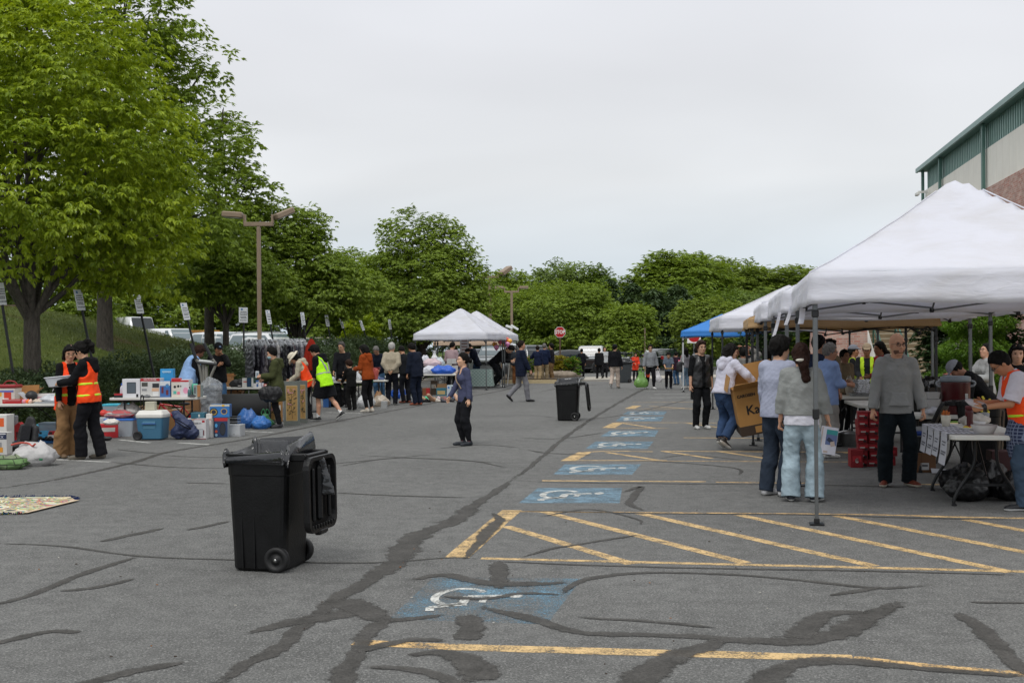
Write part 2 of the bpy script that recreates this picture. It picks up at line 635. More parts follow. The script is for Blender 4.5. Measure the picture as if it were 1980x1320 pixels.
yl([(1098,891),(1131,874)],0.22)
for a,b in(((1172,874),(1270,889)),((1282,872),(1376,886)),((1395,873),(1480,886)),((1630,874),(1680,883))):
 yl([a,b],0.10)
yl([(1322,846),(1480,847)],0.10)
yl([(1174,827),(1292,828)],0.09)
yl([(1190,817),(1300,817),(1480,818)],0.09)
yl([(1176,827),(1196,817)],0.25)
for a,b in(((1205,818),(1268,828)),((1330,818),(1388,826))):
 yl([a,b],0.10)
yl([(1216,790),(1400,790)],0.10)
yl([(1217,790),(1232,784)],0.25)
yl([(1256,785),(1352,791)],0.10)
yl([(1224,778),(1345,777)],0.10)
yl([(1060,733),(1240,739)],0.14,1)
yl([(1230,738),(1345,736)],0.12,1)
for a,b in(((1265,762),(1345,761)),((1245,756),(1350,755)),((1258,769),(1345,768)),((65,843),(118,846)),((103,888),(212,893)),((232,850),(290,856)),((462,833),(528,836)),((630,797),(700,799)),((345,856),(415,860)),((1010,726),(1060,726)),((810,760),(850,762))):
 yl([a,b],0.10,2)
lines.build('parking_lines',[YEL,YELW,WHT],kind='structure',fixn=False)
def wheelchair(mb,o,ex,ey,wid,z):
 """symbol drawn upright in a unit box, x right, y up, in the ground frame o, ex, ey"""
 def gp(x,y):
  p=o+ex*x+ey*y
  return Vector((p.x,p.y,z))
 def stroke(pts,w):
  pp=smoothpath([gp(*p)for p in pts],6)
  add_ribbon(mb,ribbon(pp,w*wid*.8,0.08,1,z),0)
 arc=[(0.45+0.27*math.cos(R(a)),0.32+0.27*math.sin(R(a)))for a in range(125,390,24)]
 stroke(arc,0.07)
 stroke([(0.40,0.80),(0.42,0.62),(0.44,0.40)],0.09)
 stroke([(0.44,0.40),(0.60,0.40),(0.68,0.40)],0.08)
 stroke([(0.66,0.40),(0.76,0.20),(0.80,0.10)],0.08)
 stroke([(0.80,0.10),(0.90,0.13)],0.07)
 stroke([(0.42,0.60),(0.62,0.60)],0.06)
 hd=[gp(0.39+0.075*math.cos(R(a)),0.92+0.075*math.sin(R(a)))for a in range(0,360,30)]
 mb.add(hd,[list(range(len(hd)))],0)
sym=MB()
for q in BL:
 c=[G(q[2*i],q[2*i+1])for i in range(4)]
 z=zstep()
 o=c[3].lerp(c[0],0.04).lerp(c[2],0.12)
 wheelchair(sym,o,(c[0]-c[3])*0.92,(c[2]-c[3])*0.72,(c[0]-c[3]).length,z)
c=[G(*p)for p in((800,1187),(1010,1200),(1075,1128),(862,1125))]
wheelchair(sym,c[3].lerp(c[0],0.05),(c[0]-c[3])*0.95,(c[2]-c[3])*0.78,(c[0]-c[3]).length*1.0,zstep())
sym.build('wheelchair_symbols',WHT,kind='structure',fixn=False)
TV,TF,TE=[],[],[]
_z[0]=0.0042
def tr(pts,w,j=0.35,per=14):
 w=tuple(q*.88 for q in w)if isinstance(w,tuple)else w*.88
 if isinstance(w,tuple):
  ww=lambda t:float(np.interp(t,np.linspace(0,1,len(w)),w))
 else:
  ww=lambda t:w*(0.35+0.65*min(1,6*t,6*(1-t)))
 rb=ribbon([G(*p)for p in pts],(lambda t:ww(t)*1.3),j*.7,per)
 o=len(TV)
 n=len(rb)
 for i,(p,q)in enumerate(rb):
  ee=min(1,.25+9*i/n,.25+9*(n-1-i)/n)
  for k in range(5):
   TV.append(p.lerp(q,k/4));TE.append((0,.75,1,.75,0)[k]*ee)
 for i in range(n-1):
  for k in range(4):TF.append((o+5*i+k,o+5*i+k+1,o+5*i+6+k,o+5*i+5+k))
tr([(-20,946),(120,925),(260,893),(330,873),(470,850),(560,833),(700,805),(860,775),(960,757),(1010,745)],(0.12,0.13,0.10,0.12,0.10))
tr([(395,1345),(470,1290),(530,1259),(571,1219),(646,1163),(707,1128),(757,1088),(818,1032),(884,1002),(934,966),(990,929)],(0.10,0.12,0.14,0.22,0.27,0.22,0.17,0.12,0.08),0.6)
tr([(990,929),(1040,890),(1100,840),(1160,800),(1220,765),(1250,750)],(0.08,0.10,0.11,0.14,0.14),0.6)
tr([(482,1224),(560,1205),(640,1192),(700,1172)],(0.05,0.16,0.22,0.25),0.5)
tr([(640,1160),(700,1176),(745,1196),(800,1195),(860,1188)],(0.3,0.26,0.2,0.12,0.08),0.5)
tr([(745,1196),(705,1230),(690,1260),(670,1300),(655,1345)],(0.15,0.13,0.12,0.16,0.18),0.4)
tr([(-20,1050),(120,1056),(270,1075),(440,1082),(700,1088),(875,1078),(935,1083)],0.05)
tr([(930,1084),(1150,1093),(1400,1099),(1640,1103),(1990,1112)],0.055)
tr([(-20,1172),(60,1150),(160,1110),(265,1076)],(0.07,0.08,0.11,0.06))
tr([(115,1143),(190,1135),(262,1118)],0.08)
tr([(-20,1246),(40,1232),(100,1221),(155,1222)],(0.08,0.10,0.08,0.09))
tr([(120,1335),(250,1300),(355,1280)],0.10)
tr([(190,1048),(250,1035),(318,1021)],0.09)
tr([(362,1025),(400,1017),(446,1007)],0.09)
tr([(1085,1150),(1110,1130),(1150,1117),(1250,1107),(1400,1110),(1550,1122),(1690,1137),(1788,1133)],(0.05,0.09,0.07,0.06,0.07,0.08,0.07))
tr([(1605,1151),(1650,1144),(1705,1136)],0.07)
tr([(930,1172),(1020,1195),(1090,1217),(1150,1225),(1330,1230),(1460,1238),(1560,1238),(1640,1216),(1742,1163)],(0.10,0.14,0.10,0.09,0.13,0.20,0.22,0.17,0.12))
tr([(1545,1236),(1562,1210),(1600,1187),(1680,1184)],(0.22,0.16,0.13,0.09))
tr([(1110,1193),(1250,1201),(1385,1214)],0.055)
tr([(1842,1185),(1890,1208),(1930,1250),(1965,1285),(2010,1310)],(0.10,0.12,0.14,0.12))
tr([(1872,1164),(1990,1166)],0.05)
tr([(1460,1340),(1500,1305),(1540,1285),(1620,1277),(1760,1290),(1990,1308)],(0.16,0.18,0.16,0.12,0.09,0.07))
tr([(1220,1335),(1255,1296),(1300,1270),(1370,1250),(1390,1236)],(0.20,0.24,0.22,0.2,0.12))
tr([(955,988),(1100,989),(1300,993),(1560,995),(1760,1001),(1990,1006)],0.05)
tr([(900,1080),(930,1045),(955,1015),(968,1005),(950,992)],(0.05,0.11,0.16,0.12,0.06))
tr([(1010,1077),(1070,1060),(1110,1054),(1240,1033)],0.06)
tr([(962,1085),(967,1110),(968,1138)],0.16)
tr([(790,1122),(860,1112),(930,1125),(1010,1130),(1095,1126)],(0.06,0.12,0.14,0.16,0.08),0.5)
tr([(850,1152),(930,1158),(1010,1148),(1085,1150)],0.08,0.5)
tr([(905,1188),(912,1210),(905,1238)],(0.14,0.18,0.16))
tr([(690,1262),(740,1248),(800,1237),(862,1240)],(0.08,0.1,0.09,0.07))
tr([(700,1290),(780,1292),(850,1306),(900,1335)],(0.07,0.10,0.12,0.12))
tr([(790,1268),(850,1262),(905,1280),(925,1318)],(0.10,0.16,0.2,0.2),0.5)
tr([(1205,952),(1240,940),(1224,960),(1218,975),(1248,988)],0.10)
tr([(565,906),(680,893),(840,878)],0.05)
tr([(650,902),(760,886),(900,890),(985,905)],0.05)
tr([(690,880),(850,888),(990,896)],0.05)
tr([(640,952),(760,958),(905,962)],0.06)
tr([(355,933),(445,935)],0.05)
tr([(300,880),(410,884),(560,882)],0.04)
tr([(210,893),(330,903),(450,905)],0.05)
tr([(220,868),(300,876),(345,872)],0.05)
tr([(1040,1000),(1140,985),(1230,1003),(1240,1015)],0.04)
tr([(990,929),(1100,933),(1300,935),(1600,938),(1860,945)],0.05)
tr([(1190,891),(1290,893),(1420,905),(1430,920)],0.05)
tr([(1270,886),(1340,880),(1440,890)],0.04)
tr([(1080,812),(1180,806),(1260,790),(1330,772)],0.06)
tr([(930,806),(1020,803),(1080,808)],0.05)
tr([(1000,846),(1080,848),(1170,836)],0.06)
tr([(1040,758),(1100,748),(1180,742)],0.10)
tr([(840,868),(930,860),(1010,866)],0.05)
tr([(1020,870),(1060,876),(1150,880)],0.07)
tar=raw_mesh('crack_sealer',[tuple(p)for p in TV],TF,[TAR])
tag(tar,kind='structure')
tar.data.attributes.new('edge','FLOAT','POINT').data.foreach_set('value',TE)
def grass_mat(name,c1,c2,c3=None,sc=0.5):
 m,nt,b=newmat(name)
 L=nt.links.new
 tc=N(nt,'ShaderNodeTexCoord')
 a=N(nt,'ShaderNodeTexNoise',Scale=sc,Detail=6.0,Roughness=0.65)
 f=N(nt,'ShaderNodeTexNoise',Scale=26.0,Detail=4.0,Roughness=0.75)
 d=N(nt,'ShaderNodeTexNoise',Scale=0.28,Detail=4.0,Roughness=0.6)
 for n in(a,f,d):
  L(tc.outputs['Object'],n.inputs['Vector'])
 cr=N(nt,'ShaderNodeValToRGB')
 cr.color_ramp.elements[0].position,cr.color_ramp.elements[1].position=0.3,0.7
 cr.color_ramp.elements[0].color=c1+(1,)
 cr.color_ramp.elements[1].color=c2+(1,)
 L(a.outputs['Fac'],cr.inputs[0])
 cf=N(nt,'ShaderNodeValToRGB')
 cf.color_ramp.elements[0].position,cf.color_ramp.elements[1].position=0.3,0.7
 cf.color_ramp.elements[0].color=(0.45,0.45,0.45,1)
 cf.color_ramp.elements[1].color=(1.5,1.5,1.4,1)
 L(f.outputs['Fac'],cf.inputs[0])
 mm=N(nt,'ShaderNodeMixRGB',blend_type='MULTIPLY')
 mm.inputs[0].default_value=1
 if c3:
  dr=N(nt,'ShaderNodeValToRGB')
  dr.color_ramp.elements[0].position,dr.color_ramp.elements[1].position=0.58,0.72
  L(d.outputs['Fac'],dr.inputs[0])
  mz=N(nt,'ShaderNodeMixRGB')
  L(dr.outputs[0],mz.inputs[0])
  L(cr.outputs[0],mz.inputs[1])
  mz.inputs[2].default_value=c3+(1,)
  L(mz.outputs[0],mm.inputs[1])
 else:
  L(cr.outputs[0],mm.inputs[1])
 L(cf.outputs[0],mm.inputs[2])
 L(mm.outputs[0],b.inputs['Base Color'])
 b.inputs['Roughness'].default_value=0.95
 b.inputs['Specular IOR Level'].default_value=0.1
 bp=N(nt,'ShaderNodeBump',Strength=0.8,Distance=0.05)
 L(f.outputs['Fac'],bp.inputs['Height'])
 L(bp.outputs[0],b.inputs['Normal'])
 return m
LAWN=grass_mat('lawn',(0.060,0.088,0.018),(0.115,0.140,0.034),(0.125,0.098,0.042),1.1)
ws=[-13.45,-13.6,-13.9,-14.4,-15,-16,-17,-18,-19,-20,-21,-22,-23.5,-25,-26.5,-28,-29.5,-31,-33,-35,-37,-40,-46,-60,-90]
ss=list(range(-10,56,3))+list(range(56,74,2))+[76,82,90,100,120,150,200]
vs=[]
for s_ in ss:
 for w_ in ws:
  p=WS(w_,s_)
  vs.append((p.x,p.y,hill(p.x,p.y)-(0.02 if w_>-13.5 else 0.0)))
nw=len(ws)
fs=[[i*nw+j,i*nw+j+1,(i+1)*nw+j+1,(i+1)*nw+j]for i in range(len(ss)-1)for j in range(nw-1)]
MB().add(vs,fs,0,True).build('lawn_hill',LAWN,kind='structure')
CONC=mat('a8a296',0.85,0,0.12,3.0,0.25,40)
CONCD=mat('8d887d',0.88,0,0.15,2.0,0.25,40)
kb=MB()
for a,b in((WS(-13.4,-8),WS(-13.4,62)),):
 d=(b-a)
 mid=(a+b)/2
 kb.box((mid.x,mid.y,0.07),(0.15,d.length,0.14),0,0.015,(0,0,-ROADA))
kb.build('hedge_kerb',CONC,kind='structure')
g=MB()
q=[G(700,716),G(1700,716)]
g.quad((-14,92,0.03),(160,92,0.03),(260,500,0.03),(-160,500,0.03))
g.build('grass_verge',grass_mat('verge',(0.04,0.075,0.014),(0.075,0.12,0.025)),kind='structure')
m_=MB()
a,b=G(1190,727),G(1430,723)
m_.quad(G(1128,735)+Vector((0,0,.012)),G(1500,727)+Vector((0,0,.012)),G(1500,722)+Vector((0,0,.012)),G(1132,729)+Vector((0,0,.012)))
m_.build('concrete_path',CONC,kind='structure')
lt=MB()
for i in range(70):
 p=G(rng.uniform(20,1960),rng.uniform(780,1310))
 a=rng.uniform(0,3.14)
 lt.box((p.x,p.y,.013),(rng.uniform(.005,.018),rng.uniform(.004,.011),rng.uniform(.002,.006)),rng.choice((0,0,0,1,2)),0,(rng.uniform(-.3,.3),0,a))
lt.build('litter',[mat('3a2c20',.9),mat('b8b4aa',.8),mat('8a5a30',.9)],kind='stuff')
# ================================================================ trees and hedges
def leaf_mat(name,dark,light,hue=0.0,trans=0.35):
 m=bpy.data.materials.new(name)
 m.use_nodes=True
 nt=m.node_tree
 nt.nodes.clear()
 L=nt.links.new
 out=N(nt,'ShaderNodeOutputMaterial')
 geo=N(nt,'ShaderNodeNewGeometry')
 tc=N(nt,'ShaderNodeTexCoord')
 no=N(nt,'ShaderNodeTexNoise',Scale=0.8,Detail=4.0)
 L(tc.outputs['Object'],no.inputs['Vector'])
 ad=N(nt,'ShaderNodeMath',operation='MULTIPLY_ADD')
 ad.inputs[1].default_value=0.38
 L(geo.outputs['Random Per Island'],ad.inputs[0])
 sc=N(nt,'ShaderNodeMath',operation='MULTIPLY')
 sc.inputs[1].default_value=0.72
 L(no.outputs['Fac'],sc.inputs[0])
 L(sc.outputs[0],ad.inputs[2])
 cr=N(nt,'ShaderNodeValToRGB')
 cr.color_ramp.elements[0].position,cr.color_ramp.elements[1].position=0.15,0.85
 cr.color_ramp.elements[0].color=dark+(1,)
 cr.color_ramp.elements[1].color=light+(1,)
 L(ad.outputs[0],cr.inputs[0])
 df=N(nt,'ShaderNodeBsdfDiffuse')
 tr_=N(nt,'ShaderNodeBsdfTranslucent')
 gl=N(nt,'ShaderNodeBsdfGlossy',Roughness=0.45)
 gl.inputs['Color'].default_value=(0.8,0.85,0.8,1)
 mu=N(nt,'ShaderNodeMixRGB',blend_type='MULTIPLY')
 mu.inputs[0].default_value=1
 mu.inputs[2].default_value=(1.25,1.2,0.55,1)
 L(cr.outputs[0],df.inputs['Color'])
 L(cr.outputs[0],mu.inputs[1])
 L(mu.outputs[0],tr_.inputs['Color'])
 mx=N(nt,'ShaderNodeMixShader')
 mx.inputs[0].default_value=trans
 L(df.outputs[0],mx.inputs[1]);L(tr_.outputs[0],mx.inputs[2])
 m2=N(nt,'ShaderNodeMixShader')
 m2.inputs[0].default_value=0.035
 L(mx.outputs[0],m2.inputs[1]);L(gl.outputs[0],m2.inputs[2])
 L(m2.outputs[0],out.inputs['Surface'])
 return m
def bark_mat(name,a,b_):
 m,nt,b=newmat(name)
 L=nt.links.new
 tc=N(nt,'ShaderNodeTexCoord')
 mp=N(nt,'ShaderNodeMapping')
 mp.inputs['Scale'].default_value=(9,9,2.2)
 L(tc.outputs['Object'],mp.inputs[0])
 no=N(nt,'ShaderNodeTexNoise',Scale=2.0,Detail=6.0,Roughness=0.7)
 L(mp.outputs[0],no.inputs['Vector'])
 cr=N(nt,'ShaderNodeValToRGB')
 cr.color_ramp.elements[0].position,cr.color_ramp.elements[1].position=0.35,0.7
 cr.color_ramp.elements[0].color=a+(1,)
 cr.color_ramp.elements[1].color=b_+(1,)
 L(no.outputs['Fac'],cr.inputs[0])
 L(cr.outputs[0],b.inputs['Base Color'])
 b.inputs['Roughness'].default_value=0.9
 bp=N(nt,'ShaderNodeBump',Strength=0.9,Distance=0.03)
 L(no.outputs['Fac'],bp.inputs['Height'])
 L(bp.outputs[0],b.inputs['Normal'])
 return m
BARK=bark_mat('grey_bark',(0.05,0.043,0.036),(0.15,0.13,0.108))
BARKD=bark_mat('dark_bark',(0.035,0.03,0.025),(0.10,0.085,0.07))
LF={'bright':leaf_mat('bright_spring_leaves',(0.105,0.190,0.013),(0.43,0.52,0.030),trans=0.36),'mid':leaf_mat('mid_green_leaves',(0.090,0.155,0.020),(0.29,0.39,0.046),trans=0.32),'deep':leaf_mat('deep_green_leaves',(0.068,0.122,0.021),(0.20,0.29,0.042)),'far':leaf_mat('far_green_leaves',(0.078,0.128,0.032),(0.21,0.29,0.062)),'farlight':leaf_mat('light_far_leaves',(0.115,0.175,0.03),(0.29,0.38,0.056)),'pine':leaf_mat('dark_conifer_needles',(0.025,0.050,0.020),(0.075,0.12,0.042),trans=0.2),'juniper':leaf_mat('juniper_needles',(0.036,0.064,0.032),(0.125,0.175,0.080),trans=0.15),'arbor':leaf_mat('arborvitae_sprays',(0.05,0.12,0.015),(0.18,0.32,0.03),trans=0.25),'gold':leaf_mat('golden_shrub_leaves',(0.16,0.15,0.012),(0.42,0.36,0.03)),'holly':leaf_mat('dark_glossy_leaves',(0.012,0.03,0.010),(0.04,0.075,0.02),trans=0.1),}
def leaves_np(centers,normals,size,rg,aspect=2.4,droop=0.35,spread=1.0):
 """one folded rhombus per centre, its long axis roughly along the outward direction"""
 n=len(centers)
 rnd=rg.normal(size=(n,3))*spread
 d=normals+rnd*0.75
 d[:,2]=d[:,2]*.55-droop
 d/=np.linalg.norm(d,axis=1,keepdims=True)+1e-9
 up=np.tile(np.array([0,0,1.0]),(n,1))+rg.normal(size=(n,3))*0.30
 s=np.cross(d,up)
 s/=np.linalg.norm(s,axis=1,keepdims=True)+1e-9
 nn=np.cross(s,d)
 L=size*rg.uniform(0.65,1.25,size=(n,1))
 W=L/aspect
 a=centers-d*L*0.5
 tip=centers+d*L*0.5
 l=centers+s*W*0.5+nn*W*0.16
 r=centers-s*W*0.5+nn*W*0.16
 v=np.stack([a,r,tip,l],axis=1).reshape(-1,3)
 f=np.arange(4*n).reshape(n,4)
 return v,f
def crown_np(lobes,n_clump,per,clump_r,leaf,rg,flat=0.5,aspect=2.4,droop=0.35,shell=0.62):
 """leaf clumps through the crown: lobes are (centre, radii); denser towards the outside"""
 sz=.84 if leaf<.2 else.66
 n_clump,per,clump_r,leaf=int(n_clump*0.60),int(per*(2.7 if leaf<.2 else 3.9)),clump_r*1.18,leaf*sz
 lob=[(np.array(c,float),np.array(r,float))for c,r in lobes]
 vol=np.array([r[0]*r[1]*r[2]for c,r in lob])**0.67
 vol/=vol.sum()
 C,Nn=[],[]
 for(c,r),w in zip(lob,vol):
  k=max(3,int(n_clump*w))
  d=rg.normal(size=(k,3))
  d/=np.linalg.norm(d,axis=1,keepdims=True)
  ph=rg.uniform(0,6.28,4)
  lump=1+0.13*np.sin(d[:,0]*5+ph[0])*np.sin(d[:,1]*4+ph[1])+0.11*np.sin(d[:,2]*7+ph[2]+d[:,0]*3)
  rad=shell+(1-shell)*rg.uniform(0,1,k)**0.6
  rad=np.where(rg.uniform(size=k)<0.06,rad*1.12,rad)*lump
  C.append(c+d*r*rad[:,None])
  Nn.append(d)
 C,Nn=np.concatenate(C),np.concatenate(Nn)
 k=len(C)
 fan=6
 ns=max(2,int(per/fan))
 rr=clump_r*rg.uniform(0.6,1.4,size=(k,1,1))
 off=rg.normal(size=(k,ns,3))
 off/=np.linalg.norm(off,axis=2,keepdims=True)+1e-9
 off*=rg.uniform(0.1,1.0,size=(k,ns,1))**0.5
 off[:,:,2]=np.abs(off[:,:,2])*flat*.55-0.45*(off[:,:,0]**2+off[:,:,1]**2)+rg.normal(size=(k,ns))*.10
 pts=(C[:,None,:]+off*rr).reshape(-1,3)
 out=(off*[1,1,.3]+Nn[:,None,:]*.45).reshape(-1,3)
 out[:,2]-=droop*.8
 out/=np.linalg.norm(out,axis=1,keepdims=True)+1e-9
 n=len(pts)
 sd=np.cross(out,np.tile([0,0,1.0],(n,1))+rg.normal(size=(n,3))*.25)
 sd/=np.linalg.norm(sd,axis=1,keepdims=True)+1e-9
 dn=np.cross(sd,out)
 P_,D_=[],[]
 for j in range(fan):
  an=np.linspace(-1.25,1.25,fan)[j]+rg.normal(size=(n,1))*.16
  dd=out*np.cos(an)+sd*np.sin(an)
  dd[:,2]-=(.18+droop*.6)*rg.uniform(.3,1.3,n)
  dd/=np.linalg.norm(dd,axis=1,keepdims=True)+1e-9
  P_.append(pts);D_.append(dd)
 P_=np.concatenate(P_);D_=np.concatenate(D_)
 m=len(P_)
 L=leaf*1.22*rg.uniform(0.7,1.25,size=(m,1))
 W=L/(aspect*1.05)
 up=np.tile(np.array([0,0,1.0]),(m,1))+rg.normal(size=(m,3))*.28
 s_=np.cross(D_,up)
 s_/=np.linalg.norm(s_,axis=1,keepdims=True)+1e-9
 nn=np.cross(s_,D_)
 v=np.stack([P_+D_*L*.08,P_+D_*L*.5+s_*W*.5+nn*W*.14,P_+D_*L*1.08-nn*W*.15,P_+D_*L*.5-s_*W*.5+nn*W*.14],axis=1).reshape(-1,3)
 return v,np.arange(4*m).reshape(m,4)
def limbs(mb,base,fork,tips,r0,rg,mi=0,lean=(0,0),sub=3,flare=1.5):
 """tapered trunk with limbs that curve out to points in the crown"""
 b=Vector(base)
 f=Vector(fork)
 mid=b.lerp(f,0.5)+Vector((lean[0],lean[1],0))
 mb.tube(smoothpath([b+Vector((0,0,-0.15)),b+(f-b)*0.12,mid,f],4),[r0*flare]+[r0*(1.15-0.3*i/12)for i in range(12)],12,mi)
 for t in tips:
  t=Vector(t)
  h=f+Vector((0,0,-rg.uniform(0,0.35)*(f-b).length*0.4))
  k=h.lerp(t,0.45)+Vector((0,0,(t-h).length*0.08))
  path=smoothpath([h,h.lerp(k,0.5)+Vector((rg.normal()*.05,rg.normal()*.05,0)),k,t],4)
  n=len(path)
  r1=r0*rg.uniform(0.34,0.5)
  mb.tube(path,[r1*(1-0.85*i/(n-1))+0.008 for i in range(n)],7,mi)
  for q in range(sub):
   i=int(n*rg.uniform(0.35,0.85))
   p=path[i]
   e=p+(t-h).normalized()*(t-h).length*0.16+Vector(tuple(np.clip(rg.normal(size=3),-1,1)*(t-h).length*0.13))
   mb.tube(smoothpath([p,p.lerp(e,0.5)+Vector((0,0,0.05)),e],3),[r1*0.45,r1*0.38,r1*0.3,r1*0.22,r1*0.16,r1*0.1,0.006][:7],5,mi)
def tree(name,label,base,H,rad,crown0,leaf='mid',n_clump=700,per=30,clump_r=0.6,lsize=0.14,seed=1,r0=0.2,fork=None,n_limb=8,lobes=None,flat=0.5,droop=0.35,bark=None,group=None,shell=0.62,aspect=2.4,ry=1.0,lean=(0,0),cat='tree'):
 rg=np.random.default_rng(seed)
 root=thing(name,label,cat,base,0,group)
 zc=(H+crown0)/2
 if lobes is None:
  lobes=[((0,0,zc),(rad*0.8,rad*0.8*ry,(H-crown0)*0.46))]
  k=7
  for i in range(k):
   a=6.283*i/k+rg.uniform(-.4,.4)
   q=rg.uniform(0.45,0.68)
   z=crown0+(H-crown0)*rg.uniform(0.22,0.78)
   s_=rg.uniform(0.36,0.52)
   lobes.append(((rad*q*math.cos(a),rad*q*math.sin(a)*ry,z),(rad*s_,rad*s_*ry,(H-crown0)*s_*0.5)))
  lobes.append(((rg.uniform(-.2,.2)*rad,0,H-(H-crown0)*0.2),(rad*.45,rad*.45*ry,(H-crown0)*.22)))
 v,f=crown_np(lobes,n_clump,per,clump_r,lsize,rg,flat,aspect,droop,shell)
 raw_mesh('crown',v,f,[LF[leaf]],parent=root)
 if fork is None:fork=crown0+0.1*(H-crown0)
 tips=[]
 for i in range(n_limb):
  c,r=lobes[int(rg.integers(len(lobes)))]if i>=len(lobes)else lobes[i]
  d=rg.normal(size=3);d/=np.linalg.norm(d)
  d[2]=abs(d[2])
  tips.append(tuple(np.array(c)+np.array(r)*d*0.45))
 mb=MB()
 limbs(mb,(0,0,0),(lean[0],lean[1],fork),tips,r0,rg,0)
 mb.build('trunk',bark or BARKD,root,fixn=False)
 return root
def conifer(name,label,base,H,rad,leaf='pine',seed=1,n=9000,lsize=0.3,bare=0.1,group=None,r0=0.15,cat='tree',power=0.9):
 rg=np.random.default_rng(seed)
 root=thing(name,label,cat,base,0,group)
 u=rg.uniform(0,1,n)**0.75
 z=H*(bare+(1-bare)*(1-u))
 env=rad*(1-(z/H))**power*(1+0.22*np.sin(z*4.1/max(.3,H/10)))+0.02*rad
 a=rg.uniform(0,6.283,n)
 lump=1+0.16*np.sin(a*5+z*1.7)+0.1*np.sin(a*9-z*3.1)
 r=env*(0.45+0.55*rg.uniform(0,1,n)**0.5)*lump
 pts=np.stack([r*np.cos(a),r*np.sin(a),z],axis=1)
 nr=np.stack([np.cos(a),np.sin(a),np.full(n,-0.1)],axis=1)
 v,f=leaves_np(pts,nr,lsize,rg,2.6,0.25,0.8)
 raw_mesh('crown',v,f,[LF[leaf]],parent=root)
 mb=MB()
 mb.tube([(0,0,-0.2),(0,0,H*0.5),(0,0,H*0.93)],[r0,r0*0.6,0.02],8)
 mb.build('trunk',BARKD,root,fixn=False)
 return root
def shrub(name,label,base,rx,ry,h,leaf,n_clump=120,per=22,clump_r=0.16,lsize=0.07,seed=3,group=None,cat='shrub',rotz=0.0):
 rg=np.random.default_rng(seed)
 root=thing(name,label,cat,base,rotz,group)
 lobes=[((0,0,h*0.5),(rx*.85,ry*.85,h*0.5))]
 for i in range(5):
  a=rg.uniform(0,6.28)
  lobes.append(((rx*.45*math.cos(a),ry*.45*math.sin(a),h*rg.uniform(.35,.7)),(rx*.5,ry*.5,h*.34)))
 v,f=crown_np(lobes,n_clump,per,clump_r,lsize,rg,0.8,1.9,0.1,0.55)
 v[:,2]=np.maximum(v[:,2],0.01)
 raw_mesh('foliage',v,f,[LF[leaf]],parent=root)
 mb=MB()
 for i in range(6):
  a=rg.uniform(0,6.28)
  mb.tube([(0,0,-0.05),(rx*.25*math.cos(a),ry*.25*math.sin(a),h*.4),(rx*.5*math.cos(a),ry*.5*math.sin(a),h*.75)],[0.02,0.014,0.006],5)
 mb.build('stem',BARKD,root,fixn=False)
 return root
def gp(px,d):
 """a point at distance d seen in that column, standing on the terrain"""
 q=P(px,672,d)
 return Vector((q.x,q.y,hill(q.x,q.y)))
def top_h(py,d,px=990):
 return P(px,py,d).z
b1=gp(62,27.0)
tree('shade_tree','large bright spring green tree with a thick forked trunk behind the hedge',b1,10.9,5.0,2.7,'bright',2400,36,0.50,0.135,11,0.20,2.3,15,[((0.3,0,6.6),(3.3,3.2,3.6)),((-1.6,.3,8.3),(2.5,2.4,2.5)),((2.2,-.4,5.6),(1.6,2.2,2.3)),((1.4,-1.4,7.7),(1.9,1.9,1.6)),((-2.6,-.6,5.2),(2.2,2.2,2.3)),((0.4,-2.2,5.2),(2.4,1.8,2.0)),((2.5,.6,4.1),(1.15,1.7,1.4)),((-.8,.5,10.0),(1.6,1.6,1.3)),((.6,1.5,3.9),(2.5,1.8,1.2)),((-3.4,.3,7.2),(1.9,1.9,2.2))],0.42,0.5,BARK,shell=0.5)
b2=gp(203,41.0)
tree('tall_maple_tree','tall deep green maple on the lawn hill behind the big spreading tree',b2,14.6,5.2,3.2,'mid',1500,32,0.72,0.19,12,0.26,3.6,13,[((0,0,8.2),(3.6,3.6,4.2)),((2.0,0,6.3),(2.5,2.8,2.9)),((1.2,-.6,11.6),(2.4,2.4,2.5)),((2.9,.3,9.8),(1.3,1.4,1.3)),((-2.2,0,9.2),(2.7,2.6,3.0)),((.4,0,13.3),(1.3,1.3,1.2)),((3.4,-.4,4.6),(1.7,1.8,1.4)),((-.6,1,4.4),(3,2.4,1.2))],0.5,0.3,BARKD,shell=0.5)
b3=gp(405,49.0)
tree('tall_maple_tree','tall airy maple standing between the lawn hill and the tan lamp post',b3,11.0,3.4,2.6,'mid',640,30,0.50,0.19,13,0.2,3.2,11,[((0,0,6.2),(2.5,2.4,3.2)),((1.1,0,8.8),(1.1,1.2,1.6)),((1.9,.2,7.0),(1.1,1.2,1.0)),((-1.2,.8,5.0),(1.9,2,2.2)),((1.6,.6,5.0),(1.3,1.5,1.4)),((.5,0,10.0),(.7,.7,.9))],0.5,0.3,BARKD,shell=0.45)
b4=gp(575,51.0)
tree('spreading_tree','vase shaped green tree with fanned dark limbs behind the clothes rack',b4,7.8,3.2,1.9,'mid',1400,32,0.55,0.165,14,0.17,1.1,14,[((-.3,0,4.6),(2.3,2.2,1.9)),((-.8,0,6.4),(1.7,1.6,1.2)),((.4,.2,6.0),(1.1,1.2,1.2)),((1.5,0,4.1),(1.6,1.6,1.3)),((-2.0,0,4.2),(1.7,1.6,1.3)),((2.6,.3,3.6),(1.3,1.4,1.1)),((-.2,-1,3.3),(2.4,1.5,.9))],0.4,0.45,BARKD,shell=0.45)
b5=gp(437,46.0)
